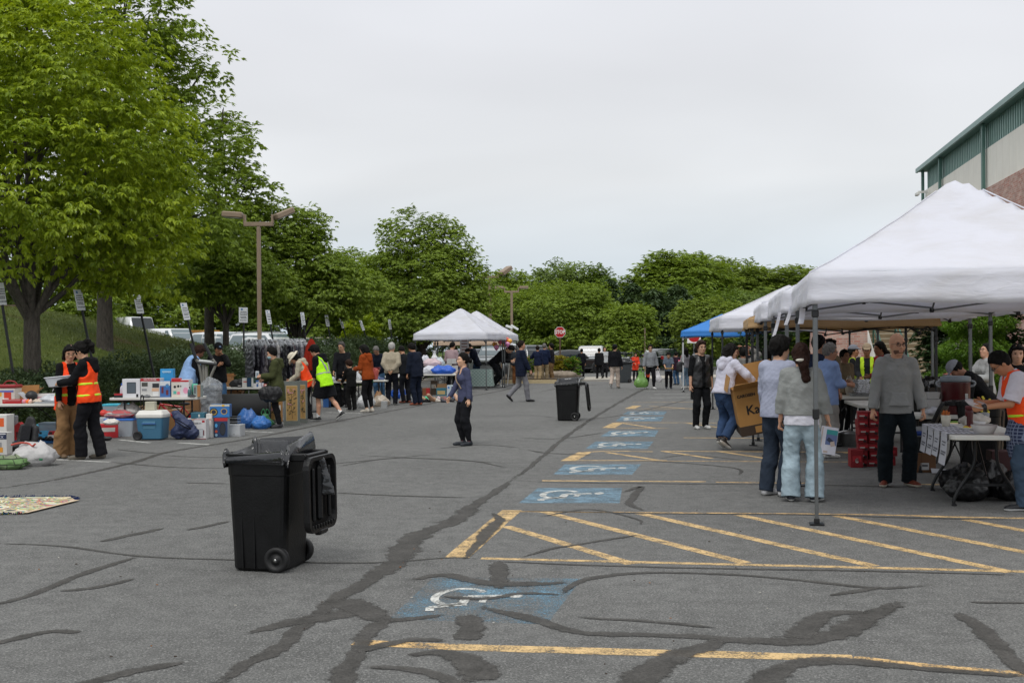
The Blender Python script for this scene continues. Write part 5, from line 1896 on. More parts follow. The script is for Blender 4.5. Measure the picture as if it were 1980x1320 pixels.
 if shoes:
  for s_ in(-1,1):
   fs_=Field()
   a,td=an[s_],toe[s_]
   up=vn(Z-td*np.dot(Z,td));rt=np.cross(td,up)
   fs_.cap(a-up*.04-td*.035,a-up*.05+td*.13,.040,.036,(up,1.0),.02)
   fs_.cap(a-td*.01,a-up*.035+td*.02,.043,.042,None,.02)
   fs_.ell(a-up*.056+td*.155,(.043,.052,.030),[rt,td,up],.015)
   base=a-up*.085
   v,q=fs_.mesh(min(hv,.013),[(-up,-np.dot(up,base)),(up,np.dot(up,a+up*.036))])
   if len(q):
    zc_=(v[q].mean(1)-base)@up
    part('shoe',(v,q),[mat(shoes[0],.6,0,.08),mat(shoes[1],.6,0,.04)]+([mat(shoes[2],.7)]if len(shoes)>2 else[]),(zc_<.030).astype(int))
    if len(shoes)>2:part('sock',qtube([a-up*.01,a+vn(kn[s_]-a)*.10],[.041,.043],10),mat(shoes[2],.8))
 st_,hcn=hair[0],hair[1]
 fh=Field();cutn=vn(-Hf*.68+Hu*.73)
 base_c=hp_(0,-.012,.022)
 def hairline(gx,gy,gz):
  yl=((gx-hc[0])*Hf[0]+(gy-hc[1])*Hf[1]+(gz-hc[2])*Hf[2])/HS
  zl=((gx-hc[0])*Hu[0]+(gy-hc[1])*Hu[1]+(gz-hc[2])*Hu[2])/HS
  xl=np.abs((gx-hc[0])*Hr[0]+(gy-hc[1])*Hr[1]+(gz-hc[2])*Hr[2])/HS
  lim=np.interp(zl,[-.125,-.10,-.085,-.04,-.02,.015,.04,.066,.085,.10],[-.30,-.09,-.03,-.018,.016,.034,.048,.062,.095,.2])
  return((yl-lim)*.8*HS).astype(np.float32)
 hcut=((hairline,0),)
 if st_ in('short','pony','bun','tied','cap','bucket','thick'):
  th=.013 if st_ in('short','tied','pony','bun')else.012
  if st_=='thick':th=.022
  fh.ell(base_c+Hu*.004*HS,(np.array([.076,.096,.104])+th)*HS,A3,.01,hcut)
 if st_=='buzz':fh.ell(base_c,(np.array([.076,.096,.104])+.011)*HS,A3,.01,((-cutn,-np.dot(cutn,hc)-.012*HS),(Hu,np.dot(Hu,hc)+.085*HS))if hcn=='fringe' else hcut)
 if st_=='thick':
  fh.cap(hp_(-.05,.07,.095),hp_(.055,.065,.10),.022*HS,.026*HS,None,.02)
 if st_ in('bob','long'):
  fh.ell(base_c-Hu*.01,(np.array([.092,.112,.118]))*HS,A3,.01,hcut)
  dn=-.10 if st_=='bob' else-.24
  for s_ in(-1,1):
   fh.cap(hp_(s_*.075,-.01,.02),hp_(s_*.078,-.02,dn*.9),.028*HS,.026*HS,None,.03)
  fh.cap(hp_(-.03,-.075,0),hp_(-.035,-.085,dn),.055*HS,.048*HS,None,.03);fh.cap(hp_(.03,-.075,0),hp_(.035,-.085,dn*.96),.055*HS,.05*HS,None,.03)
  fh.cap(hp_(-.045,.066,.078),hp_(.045,.066,.078),.02*HS,.02*HS,None,.02)
 if st_=='pony':
  fh.cap(hp_(0,-.085,.085),hp_(0,-.135,.085),.026,.042,None,.02);fh.cap(hp_(0,-.135,.085),hp_(.01,-.160,.01),.046,.044,None,.02);fh.cap(hp_(.01,-.160,.01),hp_(.0,-.145,-.09),.044,.022,None,.02)
  for s_ in(-1,1):fh.cap(hp_(s_*.062,.060,.05),hp_(s_*.066,.050,-.04),.014,.010,None,.015)
 if st_=='bun':fh.ell(hp_(0,-.135,-.015),(.045,.04,.045),A3,.02)
 if st_=='tied':
  fh.cap(hp_(0,-.10,-.02),hp_(.01,-.13,-.10),.04,.05,None,.03);fh.cap(hp_(.01,-.13,-.10),hp_(.03,-.12,-.25),.055,.04,None,.03);fh.cap(hp_(.03,-.12,-.25),hp_(.02,-.10,-.31),.045,.015,None,.03)
  for s_ in(-1,1):fh.cap(hp_(s_*.072,.0,.03),hp_(s_*.055,-.085,-.06),.024,.03,None,.03)
 if st_=='clip':pass
 if fh.pr and st_!='none':
  part('hair',fh.mesh(hv*.8,(),.0052 if st_!='buzz' else.001,seed,2.6),hm)
 if beard:
  fb_=Field();fb_.ell(hp_(0,.030,-.050),np.array([.0608*f,.0668,.0732])*HS,A3,.01,((Hu,np.dot(Hu,hc)-.052*HS),));fb_.ell(hp_(0,.095,-.064),(.024,.03,.012),A3,.005,sub=True)
  part('beard',fb_.mesh(hv*.6),mat('6b4a3a',.8,0,.25,60))
 if cap:
  kind,cc_=cap[0],cap[1]
  fc=Field()
  if kind=='cap':
   fc.ell(hp_(0,-.012,.040),np.array([.094,.114,.108])*HS,A3,.01,((-Hu,-np.dot(Hu,hc)-.040*HS),))
   fc.cap(hp_(-.045,.085,.052),hp_(.045,.085,.052),.030*HS,.030*HS,(Hu,3.2),.012);fc.cap(hp_(-.03,.125,.045),hp_(.03,.125,.045),.035*HS,.035*HS,(Hu,3.5),.012)
   part('cap',fc.mesh(hv*.8),cloth(cc_))
   if len(cap)>2:
    addv=cubesphere(hp_(0,.101,.082),(.026,.006,.018),A3)
    part('emblem',addv,mat(cap[2],.6))
  elif kind=='bucket':
   fc.ell(hp_(0,-.012,.045),np.array([.094,.114,.090])*HS,A3,.01,((-Hu,-np.dot(Hu,hc)-.045*HS),))
   part('hat_crown',fc.mesh(hv*.8),cloth(cc_))
   rings=[]
   nn_=22
   for r0_,z_ in((.0,0),(.6,-.018),(1.0,-.052),(1.0,-.058),(.6,-.026),(0,-.010)):
    for k in range(nn_):
     a_=6.28318*k/nn_
     ex=1+.35*r0_*1.9
     rings.append(hp_(math.cos(a_)*.093*ex,-.012+math.sin(a_)*.113*ex,.048+z_+.012*r0_*math.sin(3*a_)))
   q=[[i*nn_+k,i*nn_+(k+1)%nn_,(i+1)*nn_+(k+1)%nn_,(i+1)*nn_+k]for i in range(5)for k in range(nn_)]
   part('hat_brim',(np.array(rings),np.array(q)),cloth(cc_))
 if mask:
  fm_=Field();fm_.ell(hp_(0,.052,-.055),np.array([.060,.060,.050])*HS,A3,.01,((-Hf,-np.dot(Hf,hc)-.035),))
  part('face_mask',fm_.mesh(hv*.7),cloth(mask))
 if glasses:
  VV,FF=[],[]
  off=0
  dark=glasses[1]if len(glasses)>1 else None
  for s_ in(-1,1):
   c=[hp_(s_*.033+.023*math.cos(a_),.104-.006*abs(math.cos(a_)),.006+.017*math.sin(a_))for a_ in np.linspace(0,6.28318,13)]
   for pts,r in((c,[.0028]*13),([hp_(s_*.056,.096,.012),hp_(s_*.077,.06,.010),hp_(s_*.079,-.005,.004)],[.0026]*3)):
    v,q=qtube(pts,r,5);VV.append(v);FF.append(q+off);off+=len(v)
  v,q=qtube([hp_(-.010,.104,.010),hp_(.010,.104,.010)],[.0026]*2,5);VV.append(v);FF.append(q+off);off+=len(v)
  part('glasses',(np.concatenate(VV),np.concatenate(FF)),mat(glasses[0],.35))
  if dark:
   for s_ in(-1,1):part('lens',cubesphere(hp_(s_*.033,.101,.006),(.024,.004,.017),A3),glassy(dark))
 if vest:
  vc=vest['c']
  add=lo_+.017+vest.get('puff',0)
  fv_=Field();torso_field(fv_,add,hem=vest.get('hem',-.10))
  hz_=pel+Tu*vest.get('hem',-.10)
  for s_ in(-1,1):
   u=vn(el[s_]-shp[s_])
   fv_.pr.append(('s',shp[s_]+Tr*s_*(.075 if vest.get('wide')else.055)-Tu*.075,np.array([.085,.16,.135]),np.array([Tr,Tf,Tu]),None,None,.01,()))
  fv_.ell(nb+Tf*.07+Tu*.0,(.060,.10,.16 if vest.get('vneck',1)else.05),[Tr,Tf,Tu],.01,sub=True);fv_.ell(nb+Tu*.05,(.075,.08,.07),[Tr,Tf,Tu],.01,sub=True)
  cv_=[(-Tu,-np.dot(Tu,hz_))]
  vm=vest.get('mat')or mat(vc,.7,0,.05,5,.5,14,.3,kind='vest')
  v,q=fv_.mesh(hv,cv_,.004,seed)
  if vest.get('open'):
   cpos=v[q].mean(1)-pel
   keep=~((np.abs(cpos@Tr)<vest['open'])&(cpos@Tf>0.02))
   q=q[keep]
  part('vest',(v,q),vm)
  for(z_,w_,col)in vest.get('bands',()):
   fb=Field();torso_field(fb,add+.004,hem=vest.get('hem',-.10))
   for s_ in(-1,1):fb.pr.append(('s',shp[s_]+Tr*s_*.055-Tu*.075,np.array([.08,.155,.13]),np.array([Tr,Tf,Tu]),None,None,.01,()))
   v,q=fb.mesh(hv,[(-Tu,-np.dot(Tu,pel+Tu*(z_-w_/2))),(Tu,np.dot(Tu,pel+Tu*(z_+w_/2)))])
   if vest.get('open')and len(q):
    cpos=v[q].mean(1)-pel
    q=q[~((np.abs(cpos@Tr)<vest['open'])&(cpos@Tf>0.02))]
   part('reflective_band',(v,q),mat(col,.35,0,.03))
  for(a_,b_,w_,col)in vest.get('stripes',()):
   sgn=a_[2]
   pts=[]
   for i in range(9):
    tt=i/8
    x_,z_=a_[0]+(b_[0]-a_[0])*tt,a_[1]+(b_[1]-a_[1])*tt
    rad=float(np.interp(z_,[-.1,0,.14,.35,.465,.5],[.156,.15,.14,.155,.125,.085]))*(1 if z_>.3 else fat)+add+.006
    yy=math.sqrt(max(.0001,1-min(.97,(x_/rad)**2)))*rad/1.38
    pts.append(pel+Tr*x_+Tu*z_+Tf*sgn*(yy+.004))
   vs_,q_=[],[]
   for i,p in enumerate(pts):
    dd=vn(pts[min(8,i+1)]-pts[max(0,i-1)]);sd=vn(np.cross(dd,Tf*sgn))
    vs_+=[p+sd*w_/2,p-sd*w_/2,p-sd*w_/2-Tf*sgn*.02,p+sd*w_/2-Tf*sgn*.02]
   for i in range(8):
    for k in range(4):q_.append([i*4+k,i*4+(k+1)%4,i*4+4+(k+1)%4,i*4+4+k])
   part('reflective_band',(np.array(vs_),np.array(q_)),mat(col,.35,0,.03),None,False)
 if strap:
  pts=[]
  (x0_,z0_),(x1_,z1_),col,wd=strap[:4]
  for i in range(13):
   tt=i/12
   x_,z_=x0_+(x1_-x0_)*tt,z0_+(z1_-z0_)*tt
   rad=float(np.interp(z_,[-.1,0,.14,.35,.465,.53],[.16,.15,.142,.16,.125,.075]))+lo_+.004
   yy=math.sqrt(max(.0001,1-min(.98,(x_/rad)**2)))*rad/1.33
   pts.append(pel+Tr*x_+Tu*z_+Tf*(yy+.012+(.018 if wom and.25<z_<.42 else 0)))
  part('bag_strap',qtube(pts,[wd]*13,6),mat(col,.6))
 Mw=body.matrix_basis
 def wp(p):return Vector(Mw@Vector(tuple(np.asarray(p)*S)))
 return dict(o=body,L=wp(hd[-1]),R=wp(hd[1]),head=wp(hc),S=S,wp=wp,sh={s_:wp(shp[s_])for s_ in(-1,1)},wr={s_:wp(wr[s_])for s_ in(-1,1)},pel=wp(pel),face=-R(face))
# ================================================================ the people
def pp(px,py,yt,k=.985):
 g_=G(px,py)
 return dict(px=px,py=py,d=g_.y,H=P(px,yt,g_.y).z*k)
def pd(px,d,yt,k=.985):
 return dict(px=px,d=d,H=P(px,yt,d).z*k)
ORANGE,LIME,SILVER='ff4a12','c8f02a','9a9c98'
BLACKT=dict(c='16171a');DARKB=dict(c='17181b')
STRIDE=((-.08,.20,-4,0),(.09,-.26,6,.03,38))
STRIDE2=((-.09,-.26,-6,.03,38),(.08,.20,4,0))
Q={}
Q['tan']=person('woman in glasses, an open orange vest and tan wide trousers, facing the ponytail',**pp(131,884,664),face=128,wom=True,top=dict(c='121214',hem=-.12),bottom=dict(c='8a6a48',loose=.03,flare=.05,len=1.0),shoes=('6b543c','8c7a62'),hair=('bob','black'),hy=22,hp=12,lean=6,vest=dict(c=ORANGE,open=.075,hem=-.20,bands=((.05,.05,LIME),)),glasses=('7a6a50',),Lh=(-.12,.30,1.06),Rh=(.20,.10,.84),sk='cfa386')
Q['hood']=person('person in black hoodie and orange vest with high ponytail, holding a marker',**pp(173,888,653,.965),face=274,lean=4,hp=20,wom=True,fat=1.08,top=dict(c='131316',hood=True,loose=.024,hem=-.10),bottom=dict(c='141418',loose=.026,flare=.022),shoes=('5d564a','6f6a60'),hair=('pony','black'),vest=dict(c=ORANGE,hem=-.09,bands=((.19,.035,LIME),(.02,.035,LIME),(.19,.014,'8a8a88'),(.02,.014,'8a8a88'))),Lh=(-.10,.42,1.14),Rh=(.14,.38,1.12),feet=((-.06,.14,-4,0),(.10,-.10,8,0)),sk='d2a585',curl=.9)
Q['blue']=person('person in a pale blue padded vest over black sleeves behind the boxed goods table',**pd(362,25.4,660,.97),face=62,top=dict(c='121214',loose=.02),bottom=BLACKT,hair=('thick','brown'),lean=16,hp=22,fat=1.25,vest=dict(c='9db8dc',puff=.035,hem=-.10,wide=1,mat=cloth('8fb0dc',.06,.6,6)),Rh=(.24,.30,.80),Lh=(-.2,.30,.80),sk='8a5f48',strap=((-.14,.45),(.14,.02),'6a3038',.008))
Q['cap']=person('man in black cap and black sweatshirt resting a cheek on his hand',**pd(421,27.4,658,.96),face=150,top=dict(c='141416',loose=.024),bottom=dict(c='3f5f80',loose=.02),hair=('short','black'),cap=('cap','101216','8fa6c8'),hp=18,Lh=(-.05,.19,1.50),Rh=(.06,.25,1.25),Lp=(-.5,.3,-1),sk='a8785a',fat=1.15)
Q['parka']=person('woman in olive parka with hood and face mask holding a phone by the black case',**pp(537,827,670,.985),face=262,wom=True,lean=5,hp=14,top=dict(c='42462a',hem=-.36,loose=.04,hood=True),bottom=dict(c='141416',loose=.008,flare=-1),shoes=('2a2a2e','3a3a3e','6a3a6e'),hair=('short','black'),mask='9fc0c8',Lh=(-.10,.33,1.13),Rh=(.10,.30,1.05),sk='cfa488',curl=.9)
Q['hat']=person('woman in a cream bucket hat and orange vest bending over the sale table',**pp(596,812,676,1.02),face=268,wom=True,lean=24,hp=34,top=dict(c='b9b09c',hem=-.12,loose=.03,hood=True),bottom=dict(c='17181c',loose=.014),shoes=('2a2a2c','d9d9d6'),hair=('bob','black'),cap=('bucket','d8cfbb'),vest=dict(c=ORANGE,hem=-.14,open=.05,bands=((.0,.045,'e8d23a'),)),Lh=(-.08,.42,.95),Rh=(.12,.44,.98),sk='caa084')
Q['neon']=person('man in a lime safety vest, black hoodie and black shorts stepping past the panels',**pp(628,814,657,.955),face=292,lean=15,hp=24,fat=1.12,top=dict(c='121316',hood=True,loose=.024,sleeve=.78),bottom=dict(c='141519',kind='shorts',loose=.045,len=.93,flare=.02),shoes=('17191c','d8d8d4','e8e8e6'),hair=('thick','black'),vest=dict(c='b6ff1e',hem=-.17,wide=1,vneck=0,stripes=(((-.12,.48,-1),(-.05,.17,-1),.05,SILVER),((.10,.48,-1),(.05,.17,-1),.05,SILVER)),bands=((.13,.05,SILVER),)),Lh=(-.12,.22,.80),Rh=(.2,.30,.84),feet=((-.08,.16,-6,0),(.09,-.34,4,.03,30)),sk='d0a084')
Q['smile']=person('smiling man in glasses and dark sweater standing behind the desk lamp',**pd(662,33.0,660),face=188,top=dict(c='17181c',collar=.02),bottom=DARKB,hair=('short','salt'),hp=16,glasses=('3a3a3a',),hy=12,Lh=(-.16,.3,.95),Rh=(.16,.3,.95),sk='c99f80')
Q['kid']=person('boy in a black tracksuit with white side stripe at the sale table',**pp(680,794,694,.97),face=320,child=True,lean=6,hp=16,hy=-15,top=dict(c='141414',loose=.03,hem=-.12),bottom=dict(c='141414',loose=.03),shoes=('191b1d','e4e4e0','e6e6e4'),hair=('thick','brown'),Lh=(-.16,.36,1.0),Rh=(.18,.28,.95))
Q['rust']=person('woman in a rust orange jacket and black trousers with a pink shoulder bag',**pp(712,797,664),face=302,wom=True,lean=7,hp=14,top=dict(c='8e3f16',hem=-.10,loose=.034,hood=True),bottom=dict(c='131316',loose=.012,len=.88,flare=-1),shoes=('b9b2a6','d4d0c8'),hair=('bob','black'),Lh=(-.12,.34,1.12),Rh=(.16,.30,1.06),strap=((-.12,.47),(.17,.05),'a06048',.01),curl=.8)
Q['specs']=person('grey haired man in glasses and navy jacket looking down behind the sale table',**pd(733,37.0,667,1.0),face=196,lean=14,hp=28,top=dict(c='141a28',loose=.03,collar=.03),bottom=dict(c='40607e',loose=.02),hair=('short','grey'),glasses=('2a2624',),Lh=(-.14,.34,.96),Rh=(.14,.34,.96),sk='b98c70')
Q['beige']=person('grey haired man in a beige windbreaker with hands clasped behind his back',**pp(758,783,662),face=4,fat=1.08,top=dict(c='a59b88',hem=-.03,loose=.036,collar=.03),bottom=dict(c='15171f',loose=.022),shoes=('17181a','d5d5d2'),hair=('short','white'),hy=16,Lh=(-.07,-.16,.97),Rh=(.06,-.17,.99),Lp=(-1,-.6,-.2),Rp=(1,-.6,-.2),curl=1.2,sk='c49a7c')
Q['darkm']=person('man in a black jacket bending beside the taller man in navy at the bag table',**pp(784,779,668,1.0),face=322,lean=10,hp=24,top=dict(c='16181c',hem=-.08,loose=.028),bottom=dict(c='14161c',loose=.02),shoes=('7a3b26','6a4030'),hair=('short','black'),Lh=(-.22,.14,.84),Rh=(.2,.2,.86),sk='b08466')
Q['navy']=person('man in a long navy jacket with white back lettering and rust brown shoes',**pp(806,783,663,1.0),face=308,lean=9,hp=22,fat=1.1,top=dict(c='151c2b',hem=-.16,loose=.04),bottom=dict(c='141c2c',loose=.026),shoes=('8c4630','a56a50'),hair=('thick','black'),Lh=(-.26,.12,.82),Rh=(.24,.04,.84),sk='b98c6e')
Q['main']=person('woman in a slate blue sweater and black joggers standing alone on the open asphalt',**pp(900,861,683,.99),face=246,wom=True,fine=.85,top=dict(c='454962',hem=-.10,loose=.022,vneck=1),bottom=dict(c='17181c',loose=.032,flare=-1,len=.97),shoes=('23282f','2c3138','7a3a46'),hair=('bun','black'),hp=-2,hy=6,Rh=(.20,.27,.85),Lh=(-.245,.02,.855),feet=((-.10,.0,-10,0),(.10,.05,10,0)),lean=2,strap=((.11,.50),(-.10,.16),'8d7a66',.013),sk='dfb596',curl=.35)
Q['blazer']=person('man in a navy jacket and grey trousers walking right across the open asphalt',**pp(1008,777,660,1.0),face=72,top=dict(c='161d30',hem=-.20,loose=.036),bottom=dict(c='77777c',loose=.022),shoes=('14161c','101114'),hair=('short','dark'),hy=8,feet=((-.09,-.30,-4,.02,42),(.09,.22,4,0)),Rh=(.24,.20,.88),Lh=(-.25,-.02,.86),fat=1.1,sk='c0937a')
Q['pink']=person('person in a dusty pink sweater seen from behind under the first white tent',**pd(873,43.5,661),face=24,wom=False,top=dict(c='a08a8e',loose=.03,hem=-.06),bottom=BLACKT,hair=('short','black'),hp=14,hy=20,Lh=(-.22,.22,.98),Rh=(.24,.24,1.0))
Q['mauve']=person('person in dark mauve hunched behind the dusty pink sweater',**pd(891,46.0,670),face=70,top=dict(c='4d4658',loose=.03),bottom=BLACKT,hair=('short','black'),lean=18,hp=24)
Q['bend']=person('man in a navy coat bending over the stall beneath the white tents',**pp(922,744,662,1.02),face=290,lean=20,hp=30,top=dict(c='151b2a',hem=-.2,loose=.03),bottom=dict(c='2c3e55',loose=.018),shoes=('d8d8d6','e6e6e4'),hair=('short','black'),Lh=(-.12,.36,1.0),Rh=(.14,.38,1.02),feet=((-.1,.05,-8,0),(.1,-.12,6,0)))
Q['crouch']=person('person in black crouching down to the small girl in beige',**pd(955,49.0,640,.99),face=110,lean=48,hp=20,drop=.16,top=dict(c='141518',loose=.03,hem=-.12),bottom=dict(c='191b1e',loose=.02),shoes=('2a2c30','c9c9c6'),hair=('short','black'),Lh=(-.1,.62,.86),Rh=(.1,.6,.82))
Q['girl']=person('small girl in a beige cardigan and blue jeans with a braid',**pp(965,742,694,.98),face=352,child=True,wom=True,top=dict(c='9c8468',hem=-.1,loose=.035,rib='c9b7ae'),bottom=dict(c='2c4468',loose=.02),shoes=('e3e0dc','e9e9e6'),hair=('tied','dark'),Lh=(-.2,.3,1.0),Rh=(.2,.25,.95))
Q['tee']=person('man in a black t-shirt and olive grey trousers looking at his snack by the balloons',**pp(989,737,671,1.0),face=288,lean=8,hp=30,top=dict(c='15161a',sleeve=.42,loose=.03),bottom=dict(c='5d574c',loose=.04,flare=.02),shoes=('1c1a1a','5a3a2a'),hair=('thick','black'),Lh=(-.10,.32,1.08),Rh=(.06,.32,1.04),sk='c49a7c')
Q['brown']=person('grey haired man in charcoal jacket and brown trousers behind the black t-shirt',**pd(998,52.5,668),face=20,top=dict(c='2e3238',loose=.03),bottom=dict(c='7a5030',loose=.03),shoes=('8a6a48','9a8060'),hair=('short','grey'),hp=10)
Q['talk']=person('man in navy jacket and khaki trousers with back turned, left of two in khaki',**pp(1040,740,668),face=30,top=dict(c='18213a',hem=-.12,loose=.034),bottom=dict(c='a08d6c',loose=.026),shoes=('1c1c1e','d0d0cc'),hair=('short','dark'),hy=-40,Lh=(-.24,.22,1.30),Rh=(.22,.1,.86),sk='b98c6e')
Q['talk2']=person('grey haired man in navy jacket and khaki trousers beside the black polo man',**pp(1053,739,664),face=10,top=dict(c='17223c',hem=-.12,loose=.034),bottom=dict(c='8f8064',loose=.026),shoes=('1c1c1e','d0d0cc'),hair=('short','grey'),hy=10,Rh=(.22,.2,.95))
Q['polo']=person('man in a black polo and brown khakis below the stop sign',**pp(1067,738,664),face=286,top=dict(c='1c1d22',sleeve=.45,loose=.03,collar=.03),bottom=dict(c='7d6444',loose=.03),shoes=('7fa0b8','9fbccc'),hair=('thick','black'),Lh=(-.16,.12,.86),Rh=(.2,.22,1.45),Rp=(.5,0,-1),sk='b5886a')
Q['track']=person('person in a black track suit with a white stripe walking away on the lane',**pp(1125,731,674),face=10,top=dict(c='13141c',hem=-.04,loose=.03,rib='9a9a9c'),bottom=dict(c='121216',loose=.022),shoes=('d0d0ce','dcdcd8'),hair=('short','black'),feet=STRIDE2)
Q['blk']=person('heavy man in a black jacket and black trousers walking away on the lane',**pp(1159,732,673),face=348,fat=1.25,top=dict(c='121317',hem=-.16,loose=.045),bottom=dict(c='121216',loose=.026),hair=('short','black'),feet=STRIDE)
Q['pale']=person('woman in a pale grey top facing this way beyond the man in black',**pd(1169,62,670),face=176,wom=True,top=dict(c='b2b6ba',loose=.03),bottom=dict(c='1a1a20'),hair=('bob','brown'))
Q['beigep']=person('man in a black bomber jacket and cream trousers walking away by the grey bin',**pp(1189,751,667,1.0),face=22,top=dict(c='131419',hem=-.06,loose=.045),bottom=dict(c='b5a69a',loose=.024),shoes=('1a1a1c','d0d0ce','1a1a1c'),hair=('short','black'),cap=('cap','17181c'),hy=14,feet=((-.08,-.24,-4,.02,36),(.09,.18,6,0)),Rh=(.27,.1,.86))
Q['coral']=person('woman in a bright coral jacket behind the green bag',**pp(1229,737,681),face=168,wom=True,top=dict(c='d8452e',hem=-.26,loose=.04),bottom=dict(c='17171c'),shoes=('3a3a40','6a6a6c'),hair=('bob','dark'),Lh=(-.14,.26,1.05),Rh=(.14,.28,1.08),hp=14)
Q['bagman']=person('man in grey sweatshirt and dark sunglasses carrying the green bag towards the viewer',**pp(1258,752,668,1.0),face=170,top=dict(c='85888c',hem=-.02,loose=.036,under='d8d8d8',ul=.03),bottom=dict(c='131317',loose=.022,flare=-1),shoes=('d6d6d4','e6e6e4'),hair=('thick','black'),glasses=('101010','08090a'),Rh=(.30,.04,.87),Lh=(-.30,.02,.87),feet=((-.10,.16,-8,0),(.10,-.14,8,0)),curl=1.3,hy=10)
Q['boy']=person('boy in a grey blue t-shirt and dark trousers carrying a tray',**pp(1293,751,682,1.0),face=184,child=True,top=dict(c='5f6a78',sleeve=.45,hem=-.09,loose=.034),bottom=dict(c='1a1b20',loose=.024),shoes=('1d2330','2c3240'),hair=('thick','black'),Lh=(-.17,.30,1.02),Rh=(.17,.30,1.02),hp=22,feet=((-.1,.12,-8,0),(.1,-.1,8,0)))
Q['maroon']=person('person in a dark maroon coat and jeans raising a hand to the mouth',**pp(1308,744,680),face=330,top=dict(c='2f1c2a',hem=-.16,loose=.036),bottom=dict(c='34506e',loose=.02),shoes=('23262c','50545a'),hair=('short','black'),hy=60,Rh=(.10,.2,1.48),Rp=(.6,.2,-1))
Q['backp']=person('woman in a grey top and light jeans holding a pink cup below the blue canopy',**pp(1326,751,672),face=330,wom=True,top=dict(c='9a979c',hem=-.04,loose=.028),bottom=dict(c='7d97ad',loose=.022,len=.92),shoes=('c9c7c0','dcdad4'),hair=('long','black'),Lh=(-.12,.3,1.15),Rh=(.2,.2,1.0),hy=-20)
Q['ghood']=person('person in a pale hooded jacket behind the man in the black puffer vest',**pd(1343,36,672,1.0),face=60,top=dict(c='a9acb0',hood=True,loose=.03),bottom=DARKB,hair=('short','black'),lean=8)
Q['puffer']=person('man in glasses and a black puffer vest standing upright beside the carried box',**pp(1356,829,659,.985),face=166,fine=.9,top=dict(c='121315',sleeve=.66,loose=.018,cuff=False,collar=.03),bottom=dict(c='131417',loose=.020),shoes=('b9b9b7','d6d6d4'),hair=('thick','brown'),glasses=('5a5048',),hy=-6,vest=dict(c='1b1b1c',puff=.018,hem=-.10,open=.035,mat=mat('1c1c1d',.32,0,.1,5,.4,7,.6,kind='puffer')),Rh=(.25,.04,.84),Lh=(-.25,-.02,.86),curl=.7,sk='c29a80')
Q['carry']=person('woman in a white hoodie and blue jeans lugging the big cardboard box',**pp(1400,869,664,1.0),face=52,wom=True,fine=.9,lean=12,fat=1.12,top=dict(c='c4c4d2',hem=-.02,loose=.036,hood=True,sleeve=.80,cuff=False,rib='b9b9c8'),bottom=dict(c='34496a',var=.25,loose=.026,len=.90,flare=.012),shoes=('2a2624','d5d2cc'),hair=('long','black'),hy=25,hp=6,Rh=(.36,.38,1.06),Lh=(-.02,.40,1.10),Rp=(1,-.2,-.4),feet=((-.10,.06,-10,.02,24),(.10,-.06,4,.02,32)),curl=1.2,sk='d8ae92')
Q['grayb']=person('black haired man in a pale blue grey sweatshirt and dark jeans seen from behind',**pp(1503,958,648,.98),face=52,fine=.85,lean=3,top=dict(c='9ea3b6',hem=-.06,loose=.036,rib='979cb0'),bottom=dict(c='2a3340',loose=.026,flare=.012),shoes=('c2c2c4','dadad8'),hair=('thick','black'),hy=8,hp=4,Lh=(-.24,.14,.90),Rh=(.2,.26,.96),feet=((-.10,-.02,-6,0),(.11,.02,12,0)),curl=.7)
Q['clip']=person('woman in a grey cropped sweatshirt and light jeans with a white hair clip',**pp(1551,968,664,.985),face=18,wom=True,fine=.85,fat=1.10,top=dict(c='8d908e',hem=.04,loose=.046,rib='858885',under='d6d6e0',ul=.12),bottom=dict(c='97a9b2',loose=.030,flare=.034,var=.3),shoes=('20242c','cfcfcc'),hair=('tied','brown'),hy=-14,hp=2,Rh=(.30,.10,.86),Lh=(-.24,.06,.90),feet=((-.12,-.02,-10,0),(.14,-.01,22,0)),curl=.8,sk='d8a98c')
Q['shirt']=person('man in a pale blue shirt and grey trousers with hands together by the trays',**pp(1602,884,663,.985),face=74,top=dict(c='7f95c0',sleeve=.72,hem=-.12,loose=.034,collar=.03,cuff=False),bottom=dict(c='8b8883',loose=.030),shoes=('c9c9c5','dededa'),hair=('short','grey'),glasses=('2a2624',),hy=14,hp=8,Rh=(.10,.32,1.13),Lh=(-.08,.34,1.15),feet=((-.10,.02,-4,0),(.10,-.04,10,0)),sk='a87a60',curl=1.0)
Q['bald']=person('bald bearded man in glasses and a grey hoodie with brown shoes',**pp(1735,940,648,1.0),face=186,fine=.8,fat=1.02,top=dict(c='8f908e',hem=-.09,loose=.026,hood=True,var=.03),bottom=dict(c='151d22',loose=.026,flare=.010),shoes=('6a2c18','c6bfae'),hair=('none','dark'),glasses=('1a1512',),hy=-14,hp=3,Lh=(-.285,.06,.865),Rh=(.285,.06,.865),feet=((-.14,0,-24,0),(.13,0,20,0)),curl=.75,sk='cc9c7e',beard=True)
Q['orange']=person('man in an orange vest and white t-shirt holding a paper plate',**pp(1984,985,678,1.03),face=278,fine=.85,lean=14,hp=34,top=dict(c='cfcad4',sleeve=.44,hem=-.05,loose=.034),bottom=dict(c='3a4a5c',loose=.026),shoes=('17191d','d8d8d6'),hair=('buzz','black'),glasses=('3a3a3c',),vest=dict(c='ff5018',hem=-.07,vneck=0,bands=((.10,.03,LIME),)),Lh=(-.10,.44,1.10),Rh=(.14,.40,1.14),feet=((-.12,.10,-6,0),(.1,-.1,6,0)),sk='b98563',curl=1.1)
Q['mouth']=person('black haired woman with a black mask pulled under her chin behind the orange vest',**pd(1966,14.6,664,.985),face=196,wom=True,top=dict(c='15161a'),bottom=DARKB,hair=('bob','black'),hp=8,sk='d4a78c')
